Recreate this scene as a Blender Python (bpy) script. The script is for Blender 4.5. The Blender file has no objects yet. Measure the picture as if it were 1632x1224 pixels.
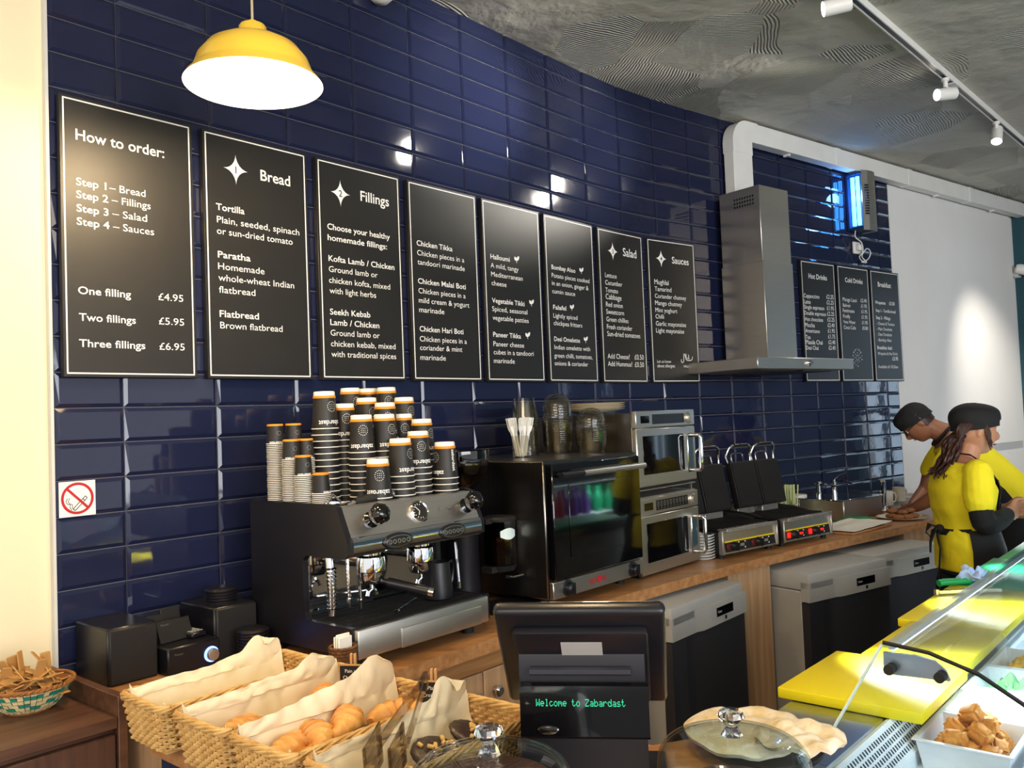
import bpy, bmesh, math, random
from mathutils import Vector, Matrix, noise
R = random.Random(7)
C = bpy.context.scene.collection
SC = bpy.context.scene
PI = math.pi
EXPOSURE, WORLD = 0.55, 0.85
BULB, PEND, SPOT = 30.0, 32.0, 55.0
LEDS, LEDW = 4.0, 7.0
DAY_END, DAY_FRONT, ROOM_WARM = 10.0, 210.0, 52.0     # watts
HC = 1.56                                   # eye height above the floor
# ---------------------------------------------------------------- camera
cd = bpy.data.cameras.new('camera'); cam = bpy.data.objects.new('camera', cd); C.objects.link(cam)
cd.sensor_width = 36.0; cd.lens = 36.0 * 1368 / 1632; cd.clip_start = 0.02; cd.clip_end = 100
_p, _r = 0.04089534, -0.03957606            # pitch up, roll
_c, _s, _cr, _sr = math.cos(_p), math.sin(_p), math.cos(_r), math.sin(_r)
_right = Vector((_cr, -_sr * _s, _sr * _c)); _up = Vector((-_sr, -_cr * _s, _cr * _c)); _fw = Vector((0, _c, _s))
cam.matrix_world = Matrix(((_right.x, _up.x, -_fw.x, 0), (_right.y, _up.y, -_fw.y, 0), (_right.z, _up.z, -_fw.z, HC), (0, 0, 0, 1)))
SC.camera = cam
# ---------------------------------------------------------------- view + world
SC.view_settings.view_transform = 'Standard'; SC.view_settings.look = 'None'
SC.view_settings.gamma = 1; SC.view_settings.use_curve_mapping = False
SC.view_settings.exposure = EXPOSURE
try:
    SC.cycles.max_bounces = 8; SC.cycles.transparent_max_bounces = 24; SC.cycles.caustics_reflective = False
    SC.cycles.caustics_refractive = False; SC.cycles.sample_clamp_indirect = 6.0; SC.cycles.use_denoising = True
except Exception:
    pass
W = bpy.data.worlds.new('world'); SC.world = W; W.use_nodes = True
W.node_tree.nodes['Background'].inputs[0].default_value = (0.95, 0.96, 1.0, 1)
W.node_tree.nodes['Background'].inputs[1].default_value = WORLD
# ---------------------------------------------------------------- frames: A left wall, B right wall, C the peninsula and display
AA, AB, AC = math.radians(49.4), math.radians(38.1), math.radians(49.0)
OA = Vector((-1.15145, 2.53237)); OB = Vector((1.07176, 4.96277))
ANG = [AA] * 8 + [math.radians(46.8), math.radians(42.4), math.radians(38.6)] + [AB] * 30
PTS = [OA.copy()]
for _a in ANG: PTS.append(PTS[-1] + 0.3 * Vector((math.cos(_a), math.sin(_a))))
FR = {'A': (OA, AA, 0.0), 'B': (OB, AB, 3.3), 'C': (Vector((0, 0)), AC, 0.0)}
def at(fr, s, d, z=0.0):                    # s along the frame, d out of it towards the room
    O, a, s0 = FR[fr]
    return Vector((O.x + (s - s0) * math.cos(a) + d * math.sin(a), O.y + (s - s0) * math.sin(a) - d * math.cos(a), z))
def ang(fr): return FR[fr][1]
# ---------------------------------------------------------------- lamps that light the room
def area(name, loc, aim, sx, sy, power, col, spread=None):
    l = bpy.data.lights.new(name, 'AREA'); l.shape = 'RECTANGLE'; l.size = sx; l.size_y = sy; l.energy = power; l.color = col
    if spread: l.spread = math.radians(spread)
    o = bpy.data.objects.new(name, l); C.objects.link(o); o.location = loc
    o.rotation_euler = (Vector(aim) - Vector(loc)).to_track_quat('-Z', 'Y').to_euler(); return o
def point(name, loc, power, col, rad=0.05):
    l = bpy.data.lights.new(name, 'POINT'); l.energy = power; l.color = col; l.shadow_soft_size = rad
    o = bpy.data.objects.new(name, l); C.objects.link(o); o.location = loc; return o
def spot(name, loc, aim, power, col, deg=50, blend=0.6, rad=0.03):
    l = bpy.data.lights.new(name, 'SPOT'); l.energy = power; l.color = col; l.spot_size = math.radians(deg); l.spot_blend = blend; l.shadow_soft_size = rad
    o = bpy.data.objects.new(name, l); C.objects.link(o); o.location = loc
    o.rotation_euler = (Vector(aim) - Vector(loc)).to_track_quat('-Z', 'Y').to_euler(); return o
# daylight through the panes of the end window wall, and through the shopfront behind the customer
for _d0, _d1 in ((0.90, 1.65), (2.81, 3.01)):
    area('window_daylight', at('B', 8.02, (_d0 + _d1) / 2, 1.75), at('B', 3.0, (_d0 + _d1) / 2 - 0.3, 1.2), _d1 - _d0, 1.9, DAY_END * (_d1 - _d0), (0.62, 0.80, 1.0))
area('shopfront_daylight', (3.4, -2.6, 2.0), (1.5, 4.0, 1.3), 4.5, 2.2, DAY_FRONT, (0.95, 0.97, 1.0))
area('room_lighting', (-1.2, -1.6, 3.1), (-0.4, 2.2, 1.2), 2.2, 1.4, ROOM_WARM, (1.0, 0.87, 0.70))
# ---------------------------------------------------------------- materials
def lin(h):
    h = h.lstrip('#'); v = [int(h[i:i + 2], 16) / 255 for i in (0, 2, 4)]
    return tuple(x / 12.92 if x <= 0.04045 else ((x + 0.055) / 1.055) ** 2.4 for x in v) + (1,)
def mat(name, hx, rough=0.5, metal=0.0, var=0.10, vs=9.0, bump=0.0, bs=60.0, stretch=(1, 1, 1), trans=0.0, ior=1.45, emit=None, es=0.0, coat=0.0, hx2=None, sss=0.0):
    m = bpy.data.materials.new(name); m.use_nodes = True; nt = m.node_tree; N = nt.nodes; L = nt.links
    b = N['Principled BSDF']; b.inputs['Roughness'].default_value = rough; b.inputs['Metallic'].default_value = metal
    b.inputs['IOR'].default_value = ior; b.inputs['Transmission Weight'].default_value = trans; b.inputs['Coat Weight'].default_value = coat
    tc = N.new('ShaderNodeTexCoord'); mp = N.new('ShaderNodeMapping'); mp.inputs['Scale'].default_value = stretch
    L.new(tc.outputs['Object'], mp.inputs['Vector'])
    no = N.new('ShaderNodeTexNoise'); no.inputs['Scale'].default_value = vs; no.inputs['Detail'].default_value = 4
    L.new(mp.outputs[0], no.inputs['Vector'])
    cr = N.new('ShaderNodeValToRGB'); c1 = lin(hx)
    if hx2: ca, cb = lin(hx2), c1
    else: ca = tuple(max(0, x * (1 - var)) for x in c1[:3]) + (1,); cb = tuple(min(1, x * (1 + var)) for x in c1[:3]) + (1,)
    cr.color_ramp.elements[0].position = 0.3; cr.color_ramp.elements[1].position = 0.7
    cr.color_ramp.elements[0].color = ca; cr.color_ramp.elements[1].color = cb
    L.new(no.outputs['Fac'], cr.inputs[0]); L.new(cr.outputs[0], b.inputs['Base Color'])
    if bump:
        n2 = N.new('ShaderNodeTexNoise'); n2.inputs['Scale'].default_value = bs; L.new(mp.outputs[0], n2.inputs['Vector'])
        bp = N.new('ShaderNodeBump'); bp.inputs['Strength'].default_value = bump; bp.inputs['Distance'].default_value = 0.01
        L.new(n2.outputs['Fac'], bp.inputs['Height']); L.new(bp.outputs[0], b.inputs['Normal'])
    if emit: b.inputs['Emission Color'].default_value = lin(emit); b.inputs['Emission Strength'].default_value = es
    if sss:
        b.inputs['Subsurface Weight'].default_value = sss; b.inputs['Subsurface Radius'].default_value = (0.01, 0.006, 0.003)
    return m
def thin_glass(name, tint='#f4fbff', rough=0.0, gain=1.0, base=0.0):
    m = bpy.data.materials.new(name); m.use_nodes = True; nt = m.node_tree; N = nt.nodes; L = nt.links
    N.remove(N['Principled BSDF']); out = N['Material Output']
    tr = N.new('ShaderNodeBsdfTransparent'); tr.inputs[0].default_value = lin(tint)
    gl = N.new('ShaderNodeBsdfGlossy'); gl.inputs['Roughness'].default_value = rough
    lw = N.new('ShaderNodeLayerWeight'); lw.inputs['Blend'].default_value = 0.5
    pw = N.new('ShaderNodeMath'); pw.operation = 'POWER'; pw.inputs[1].default_value = 3.0; L.new(lw.outputs['Facing'], pw.inputs[0])
    mt = N.new('ShaderNodeMath'); mt.operation = 'MULTIPLY_ADD'; mt.inputs[1].default_value = 0.9 * gain; mt.inputs[2].default_value = 0.03 + base; mt.use_clamp = True
    L.new(pw.outputs[0], mt.inputs[0])
    mx = N.new('ShaderNodeMixShader'); L.new(mt.outputs[0], mx.inputs[0]); L.new(tr.outputs[0], mx.inputs[1]); L.new(gl.outputs[0], mx.inputs[2])
    L.new(mx.outputs[0], out.inputs[0]); return m
def wood(name, h1, h2, rough=0.45, stretch=(2, 30, 30), scale=2.2, coat=0.0):
    m = mat(name, h1, rough, hx2=h2, vs=scale, stretch=stretch, coat=coat); return m
def tile_mat():
    m = mat('navy_glazed_tile', '#1b203a', 0.05, var=0.08, vs=3.0, coat=0.1)
    nt = m.node_tree; N = nt.nodes; L = nt.links; b = N['Principled BSDF']
    n2 = N.new('ShaderNodeTexNoise'); n2.inputs['Scale'].default_value = 20.0; n2.inputs['Detail'].default_value = 1
    tc = N.new('ShaderNodeTexCoord'); L.new(tc.outputs['Object'], n2.inputs['Vector'])
    bp = N.new('ShaderNodeBump'); bp.inputs['Strength'].default_value = 0.06; bp.inputs['Distance'].default_value = 0.004
    L.new(n2.outputs['Fac'], bp.inputs['Height']); L.new(bp.outputs[0], b.inputs['Normal']); L.new(bp.outputs[0], b.inputs['Coat Normal'])
    return m
def ceiling_mat():
    # trowelled plaster: patches of combed ridges, each patch combed another way
    m = mat('combed_plaster', '#c2beb2', 0.9, var=0.06, vs=1.2)
    nt = m.node_tree; N = nt.nodes; L = nt.links; b = N['Principled BSDF']
    tc = N.new('ShaderNodeTexCoord'); nz = N.new('ShaderNodeTexNoise'); nz.inputs['Scale'].default_value = 2.0
    L.new(tc.outputs['Object'], nz.inputs['Vector'])
    mxv = N.new('ShaderNodeVectorMath'); mxv.operation = 'MULTIPLY_ADD'; mxv.inputs[1].default_value = (0.16, 0.16, 0.0)
    L.new(nz.outputs['Color'], mxv.inputs[0]); L.new(tc.outputs['Object'], mxv.inputs[2])
    vo = N.new('ShaderNodeTexVoronoi'); vo.inputs['Scale'].default_value = 2.3; L.new(mxv.outputs[0], vo.inputs['Vector'])
    sp = N.new('ShaderNodeSeparateColor'); L.new(vo.outputs['Color'], sp.inputs[0])
    an = N.new('ShaderNodeMath'); an.operation = 'MULTIPLY'; an.inputs[1].default_value = 3.2; L.new(sp.outputs[0], an.inputs[0])
    vr = N.new('ShaderNodeVectorRotate'); vr.rotation_type = 'Z_AXIS'; L.new(mxv.outputs[0], vr.inputs['Vector']); L.new(an.outputs[0], vr.inputs['Angle'])
    wv = N.new('ShaderNodeTexWave'); wv.inputs['Scale'].default_value = 20.0; wv.inputs['Distortion'].default_value = 0.7; wv.inputs['Detail'].default_value = 1.0
    L.new(vr.outputs[0], wv.inputs['Vector'])
    gt = N.new('ShaderNodeMath'); gt.operation = 'GREATER_THAN'; gt.inputs[1].default_value = 0.42; L.new(sp.outputs[1], gt.inputs[0])
    ml = N.new('ShaderNodeMath'); ml.operation = 'MULTIPLY'; L.new(wv.outputs['Fac'], ml.inputs[0]); L.new(gt.outputs[0], ml.inputs[1])
    n3 = N.new('ShaderNodeTexNoise'); n3.inputs['Scale'].default_value = 5.0; n3.inputs['Detail'].default_value = 6; L.new(tc.outputs['Object'], n3.inputs['Vector'])
    ad = N.new('ShaderNodeMath'); ad.operation = 'MULTIPLY_ADD'; ad.inputs[1].default_value = 2.5; L.new(n3.outputs['Fac'], ad.inputs[0]); L.new(ml.outputs[0], ad.inputs[2])
    a2 = N.new('ShaderNodeMath'); a2.operation = 'MULTIPLY_ADD'; a2.inputs[1].default_value = 1.6; L.new(sp.outputs[2], a2.inputs[0]); L.new(ad.outputs[0], a2.inputs[2])
    bp = N.new('ShaderNodeBump'); bp.inputs['Strength'].default_value = 0.8; bp.inputs['Distance'].default_value = 0.012
    L.new(a2.outputs[0], bp.inputs['Height']); L.new(bp.outputs[0], b.inputs['Normal'])
    return m
# ---------------------------------------------------------------- mesh builder
class B:
    def __init__(s): s.bm = bmesh.new(); s.mi = 0
    def _tag(s, faces):
        for f in faces: f.material_index = s.mi
    def box(s, x0, x1, y0, y1, z0, z1, bev=0.0, seg=1, M=None):
        r = bmesh.ops.create_cube(s.bm, size=1.0); vs = r['verts']
        for v in vs: v.co = Vector(((x0 + x1) / 2 + v.co.x * (x1 - x0), (y0 + y1) / 2 + v.co.y * (y1 - y0), (z0 + z1) / 2 + v.co.z * (z1 - z0)))
        fs = set(f for v in vs for f in v.link_faces); s._tag(fs)
        if bev:
            es = list(set(e for v in vs for e in v.link_edges))
            q = bmesh.ops.bevel(s.bm, geom=es, offset=bev, segments=seg, affect='EDGES', profile=0.5, clamp_overlap=True)
            s._tag(q['faces']); vs = list(set(list(q['verts']) + [v for v in vs if v.is_valid]))
        if M is not None: bmesh.ops.transform(s.bm, matrix=M, verts=[v for v in vs if v.is_valid])
        return s
    def loft(s, rings, cap=True, close=True):
        R_ = [[s.bm.verts.new(p) for p in r] for r in rings]; fs = []
        for a, b in zip(R_, R_[1:]):
            n = len(a)
            for i in range(n if close else n - 1):
                j = (i + 1) % n; fs.append(s.bm.faces.new((a[i], a[j], b[j], b[i])))
        if cap and len(R_[0]) > 2:
            fs.append(s.bm.faces.new(list(reversed(R_[0])))); fs.append(s.bm.faces.new(R_[-1]))
        s._tag(fs); return s
    def cyl(s, p, q, r, r2=None, n=20, cap=True):
        p, q = Vector(p), Vector(q); r2 = r if r2 is None else r2; d = (q - p).normalized()
        a = d.orthogonal().normalized(); b = d.cross(a)
        ring = lambda c, rr: [c + rr * (math.cos(2 * PI * i / n) * a + math.sin(2 * PI * i / n) * b) for i in range(n)]
        return s.loft([ring(p, r), ring(q, r2)], cap)
    def lathe(s, prof, n=32, c=(0, 0, 0), cap=True, M=None, sx=1.0, sy=1.0):
        c = Vector(c); rings = []
        for r, z in prof:
            rr = max(r, 1e-5); rings.append([c + Vector((sx * rr * math.cos(2 * PI * i / n), sy * rr * math.sin(2 * PI * i / n), z)) for i in range(n)])
        if M is not None: rings = [[M @ p for p in r] for r in rings]
        return s.loft(rings, cap)
    def tube(s, pts, r, n=8, closed=False, r_end=None):
        P = [Vector(p) for p in pts]; m = len(P); rings = []; pa = None
        for i in range(m):
            if closed: t = P[(i + 1) % m] - P[i - 1]
            else: t = P[min(i + 1, m - 1)] - P[max(i - 1, 0)]
            t = t.normalized() if t.length > 1e-9 else Vector((0, 0, 1))
            if pa is None: a = t.orthogonal().normalized()
            else:
                a = pa - t * pa.dot(t); a = a.normalized() if a.length > 1e-6 else t.orthogonal().normalized()
            pa = a; b = t.cross(a); rr = r if r_end is None else r + (r_end - r) * i / (m - 1)
            rings.append([P[i] + rr * (math.cos(2 * PI * k / n) * a + math.sin(2 * PI * k / n) * b) for k in range(n)])
        if closed: rings.append(rings[0])
        return s.loft(rings, not closed)
    def prism(s, poly, a0, a1, axis='y', M=None):
        f = {'y': lambda u, v, a: (u, a, v), 'x': lambda u, v, a: (a, u, v), 'z': lambda u, v, a: (u, v, a)}[axis]
        r = [[Vector(f(u, v, a)) for u, v in poly] for a in (a0, a1)]
        if M is not None: r = [[M @ p for p in q] for q in r]
        return s.loft(r, True)
    def ball(s, c, rx, ry=None, rz=None, u=20, v=12, fn=None, M=None):
        ry = rx if ry is None else ry; rz = rx if rz is None else rz; rings = []
        for j in range(v + 1):
            th = PI * j / v - PI / 2; k = max(math.cos(th), 1e-4)
            ring = []
            for i in range(u):
                ph = 2 * PI * i / u; d = Vector((k * math.cos(ph), k * math.sin(ph), math.sin(th)))
                m = fn(d) if fn else 1.0
                p = Vector(c) + Vector((d.x * rx, d.y * ry, d.z * rz)) * m
                ring.append(M @ p if M is not None else p)
            rings.append(ring)
        return s.loft(rings, True)
    def grid(s, fn, nu, nv, closed_u=False):
        g = [[s.bm.verts.new(fn(i / nu, j / nv)) for i in range(nu if closed_u else nu + 1)] for j in range(nv + 1)]; fs = []
        for j in range(nv):
            for i in range(nu):
                k = (i + 1) % len(g[0]) if closed_u else i + 1
                fs.append(s.bm.faces.new((g[j][i], g[j][k], g[j + 1][k], g[j + 1][i])))
        s._tag(fs); return s
    def mesh(s, name, mats, smooth=True, angle=0.7, thick=0.0):
        if thick:
            bmesh.ops.recalc_face_normals(s.bm, faces=s.bm.faces)
            s.bm.normal_update(); s.bm.verts.index_update(); V0 = list(s.bm.verts); F0 = list(s.bm.faces); E0 = [e for e in s.bm.edges if len(e.link_faces) == 1]
            V1 = [s.bm.verts.new(v.co - v.normal * thick) for v in V0]   # a second skin, joined along the rim
            for e in E0:
                a, b = e.verts; s.bm.faces.new((a, b, V1[b.index], V1[a.index])).material_index = e.link_faces[0].material_index
            for f in F0: s.bm.faces.new([V1[v.index] for v in reversed(f.verts)]).material_index = f.material_index
        bmesh.ops.remove_doubles(s.bm, verts=s.bm.verts, dist=1e-6)
        bmesh.ops.recalc_face_normals(s.bm, faces=s.bm.faces)
        me = bpy.data.meshes.new(name); s.bm.to_mesh(me); s.bm.free()
        for m in (mats if isinstance(mats, (list, tuple)) else [mats]): me.materials.append(m)
        if smooth and len(me.polygons):
            me.polygons.foreach_set('use_smooth', [True] * len(me.polygons)); me.set_sharp_from_angle(angle=angle)
        return me
    def done(s, name, mats, parent=None, loc=None, rot=None, **k):
        o = bpy.data.objects.new(name, s.mesh(name, mats, **k)); C.objects.link(o)
        if parent is not None: o.parent = parent
        if loc is not None: o.location = loc
        if rot is not None: o.rotation_euler = rot if isinstance(rot, tuple) else (0, 0, rot)
        return o
def tag(o, label, cat, group=None, kind=None):
    o['label'] = label; o['category'] = cat
    if group: o['group'] = group
    if kind: o['kind'] = kind
    return o
def thing(name, label, cat, fr, s, d, z, group=None, rot=0.0, rx=0.0, ry=0.0):
    o = bpy.data.objects.new(name, None); C.objects.link(o); o.empty_display_size = 0.05
    o.location = at(fr, s, d, z); o.rotation_euler = (rx, ry, ang(fr) + rot); return tag(o, label, cat, group)
def put(o, fr, s, d, z, rot=0.0):
    o.location = at(fr, s, d, z); o.rotation_euler = (0, 0, ang(fr) + rot); return o
def struct(o): o['kind'] = 'structure'; return o
def dup(root, loc, rotz, label, group=None, sub=True):
    r = root.copy(); C.objects.link(r); r.location = loc; r.rotation_euler = (root.rotation_euler[0], root.rotation_euler[1], rotz); r['label'] = label
    if group: r['group'] = group
    for ch in list(root.children):
        c = ch.copy(); C.objects.link(c); c.parent = r
        for g in list(ch.children):
            e = g.copy(); C.objects.link(e); e.parent = c
    return r
# lettering: built-in font turned into mesh, flat on the local xz plane facing -y
def text_bm(bm, txt, x, z, w=None, h=None, bold=False, y=0.0, ext=0.0006, align='L', fn=None, flip=False, mi=0):
    cu = bpy.data.curves.new('t', 'FONT'); cu.body = txt; cu.size = 1.0; cu.fill_mode = 'FRONT'; cu.resolution_u = 3
    if bold: cu.offset = 0.010
    o = bpy.data.objects.new('t', cu); C.objects.link(o)
    dg = bpy.context.evaluated_depsgraph_get(); me = bpy.data.meshes.new_from_object(o.evaluated_get(dg))
    bpy.data.objects.remove(o); bpy.data.curves.remove(cu)
    if not me.vertices: return
    xs = [v.co.x for v in me.vertices]; ys = [v.co.y for v in me.vertices]; x0, x1 = min(xs), max(xs)
    k = w / (x1 - x0) if w else h / 0.73
    if w and h: kx, ky = w / (x1 - x0), h / 0.73
    else: kx = ky = k
    ox = {'L': 0, 'C': -(x1 - x0) * kx / 2, 'R': -(x1 - x0) * kx}[align]
    vs = []
    for v in me.vertices:
        u, t = (v.co.x - x0) * kx + ox, v.co.y * ky
        if flip: u, t = -u, -t
        p = Vector((x + u, y, z + t)); vs.append(bm.verts.new(fn(p) if fn else p))
    for pl in me.polygons:
        try:
            f = bm.faces.new([vs[i] for i in pl.vertices]); f.material_index = mi
        except ValueError: pass
    bpy.data.meshes.remove(me)
def flat_poly(bm, pts, y=0.0, mi=0):
    f = bm.faces.new([bm.verts.new((p[0], y, p[1])) for p in pts]); f.material_index = mi; return f
def stroke(bm, pts, w, y=0.0, mi=0):        # flat ribbon along a polyline on the xz plane
    P = [Vector((p[0], p[1])) for p in pts]; L_, R_ = [], []
    for i, p in enumerate(P):
        t = (P[min(i + 1, len(P) - 1)] - P[max(i - 1, 0)]); t = t.normalized() if t.length else Vector((1, 0)); n = Vector((-t.y, t.x)) * w / 2
        L_.append(bm.verts.new((p.x + n.x, y, p.y + n.y))); R_.append(bm.verts.new((p.x - n.x, y, p.y - n.y)))
    for i in range(len(P) - 1):
        f = bm.faces.new((L_[i], L_[i + 1], R_[i + 1], R_[i])); f.material_index = mi
# ---------------------------------------------------------------- palette
m_tile = tile_mat(); m_grout = mat('grey_grout', '#73716b', 0.9, vs=30)
m_plaster = mat('cream_plaster', '#eedfb8', 0.85, var=0.03, vs=2, bump=0.08, bs=40)
m_white_wall = mat('white_painted_wall', '#e9e6e2', 0.8, var=0.03, vs=2, bump=0.06, bs=30)
m_trim = mat('pale_edge_trim', '#cfcdc6', 0.6, var=0.05)
m_teal = mat('teal_paint', '#28505c', 0.45, var=0.06)
m_ceil = ceiling_mat()
m_floor = mat('dark_floor_tile', '#4b4642', 0.35, var=0.15, vs=4)
m_wood = wood('oak_effect_worktop', '#96653c', '#bd8957', 0.35, (1.6, 26, 26), 1.6, coat=0.15)
m_wood_v = wood('oak_effect_panel', '#ad8560', '#cda57c', 0.45, (26, 26, 1.6), 1.6)
m_walnut = wood('walnut_effect_board', '#43291f', '#65442f', 0.42, (2, 24, 24), 1.8)
m_navy = mat('navy_panel_paint', '#10233f', 0.5, var=0.06)
m_steel = mat('brushed_steel', '#cdc8c0', 0.36, 1.0, var=0.05, vs=6, stretch=(1, 1, 60), bump=0.02, bs=20)
m_steel_d = mat('dark_oven_steel', '#7d7872', 0.28, 1.0, var=0.10, vs=6, stretch=(1, 30, 1))
m_chrome = mat('polished_chrome', '#dcdcdc', 0.06, 1.0, var=0.02)
m_black = mat('black_plastic', '#16151a', 0.32, var=0.12)
m_blackm = mat('matt_black', '#141313', 0.6, var=0.12)
m_blackg = mat('gloss_black', '#08080a', 0.06, var=0.10, coat=0.4)
m_white = mat('white_plastic', '#e8e6e0', 0.4, var=0.03)
m_paper = mat('white_card', '#f1ede2', 0.8, var=0.03)
m_grey = mat('light_grey_enamel', '#a5a39e', 0.45, var=0.04)
m_greyd = mat('graphite_door', '#3a3a40', 0.38, 0.4, var=0.05, vs=5, stretch=(1, 1, 30))
m_rubber = mat('black_rubber', '#0d0d0d', 0.7, var=0.1)
m_board = mat('black_menu_board', '#1d1c1b', 0.42, var=0.05, bump=0.02, bs=300)
m_letter = mat('white_vinyl', '#f4f1ea', 0.55, var=0.02)
m_glass = thin_glass('clear_glass'); m_clear = thin_glass('clear_plastic', '#f3f1ea', 0.05, 1.2, 0.02)
m_red = mat('red_print', '#b41a20', 0.5, var=0.05)
# ---------------------------------------------------------------- setting
ZC = 3.33; RH = 0.1012797; ZR = lambda r: HC + (12.787541 - r) * RH
def wall_back():
    b = B(); g = 0.0013; rr = random.Random(3)
    segs = [(OA - 0.194 * Vector((math.cos(AA), math.sin(AA))), AA, 0.194)] + [(PTS[i], ANG[i], 0.3) for i in range(18)] + [(PTS[18], AB, 0.168)]
    rows = [(ZC + 0.02, ZR(-4))] + [(ZR(r), ZR(r + 1)) for r in range(-4, 20)] + [(ZR(20), 0.80)]
    for o, a, w in segs:
        t = Vector((math.cos(a), math.sin(a))); n = Vector((math.sin(a), -math.cos(a)))
        pt = lambda u, d, z: Vector((o.x + t.x * u + n.x * d, o.y + t.y * u + n.y * d, z))
        b.mi = 1; b.loft([[pt(-0.004, 0.003, 0.0), pt(w + 0.004, 0.003, 0.0), pt(w + 0.004, -0.10, 0.0), pt(-0.004, -0.10, 0.0)], [pt(-0.004, 0.003, ZC + 0.03), pt(w + 0.004, 0.003, ZC + 0.03), pt(w + 0.004, -0.10, ZC + 0.03), pt(-0.004, -0.10, ZC + 0.03)]])
        b.mi = 0
        for zt, zb in rows:
            k = [rr.uniform(-0.0007, 0.0007) for _ in range(3)]; e = 0.011 if w > 0.1 else 0.006
            q0 = [pt(g, 0.003, zb + g), pt(w - g, 0.003, zb + g), pt(w - g, 0.003, zt - g), pt(g, 0.003, zt - g)]
            q1 = [pt(g, 0.0055, zb + g), pt(w - g, 0.0055, zb + g), pt(w - g, 0.0055, zt - g), pt(g, 0.0055, zt - g)]
            q2 = [pt(g + e, 0.0105 + k[0] + k[1] + k[2], zb + g + e), pt(w - g - e, 0.0105 - k[0] + k[1], zb + g + e), pt(w - g - e, 0.0105 - k[0] - k[1], zt - g - e), pt(g + e, 0.0105 + k[0] - k[1], zt - g - e)]
            b.loft([q0, q1, q2])
    return struct(b.done('wall_back', [m_tile, m_grout], smooth=False))
wall_back()
def slab(name, fr, s0, s1, d0, d1, z0, z1, m):
    b = B(); P_ = [at(fr, s0, d0), at(fr, s1, d0), at(fr, s1, d1), at(fr, s0, d1)]
    b.loft([[Vector((p.x, p.y, z)) for p in P_] for z in (z0, z1)]); return struct(b.done(name, m, smooth=False))
slab('wall_left', 'A', -4.5, -0.197, -0.16, -0.010, 0, ZC + 0.02, m_plaster)
slab('trim_1', 'A', -0.2035, -0.1955, -0.0095, 0.010, 0, ZC, m_trim)
s_end = 3.3 + 7 * 0.3 + 0.168
slab('wall_end', 'B', s_end + 0.004, 7.95, -0.16, -0.02, 0, ZC + 0.02, m_white_wall)
slab('trim_2', 'B', s_end + 0.006, 7.70, -0.02, 0.006, 1.19, ZC, m_white_wall)
slab('trim_3', 'B', s_end + 0.006, 7.05, -0.02, 0.0055, 0.0, 1.19, m_white_wall)
slab('wall_right', 'B', 7.80, 8.0, -0.02, 0.85, 0, ZC + 0.02, m_teal)
slab('trim_4', 'B', 7.80, 8.0, 0.85, 3.05, 2.75, ZC, m_teal)
slab('trim_5', 'B', 7.80, 8.0, 0.85, 3.05, 0.0, 0.75, m_teal)
slab('trim_6', 'B', 7.80, 8.0, 1.70, 2.80, 0.75, 2.75, m_teal)
slab('wall_front', 'B', 7.80, 8.0, 3.05, 9.0, 0, ZC + 0.02, m_teal)
for i_, (a_, b_) in enumerate(((0.85, 1.70), (2.80, 3.05))):
    w_ = slab('window_%d' % (i_ + 1), 'B', 7.89, 7.90, a_, b_, 0.75, 2.75, m_glass)
    bb = B()
    for f_ in (0.33, 0.67):
        P_ = [at('B', 7.87, a_ + (b_ - a_) * f_ - 0.02), at('B', 7.92, a_ + (b_ - a_) * f_ - 0.02), at('B', 7.92, a_ + (b_ - a_) * f_ + 0.02), at('B', 7.87, a_ + (b_ - a_) * f_ + 0.02)]
        bb.loft([[Vector((p.x, p.y, z)) for p in P_] for z in (0.75, 2.75)])
    for z_ in (1.45, 2.1):
        P_ = [at('B', 7.87, a_), at('B', 7.92, a_), at('B', 7.92, b_), at('B', 7.87, b_)]
        bb.loft([[Vector((p.x, p.y, z)) for p in P_] for z in (z_ - 0.02, z_ + 0.02)])
    bb.done('glazing_bar', m_teal, w_, smooth=False)
slab('floor', 'A', -5.0, 14.0, -3.0, 10.0, -0.1, 0.0, m_floor)
slab('ceiling', 'A', -5.0, 14.0, -3.0, 10.0, ZC, ZC + 0.1, m_ceil)
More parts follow.
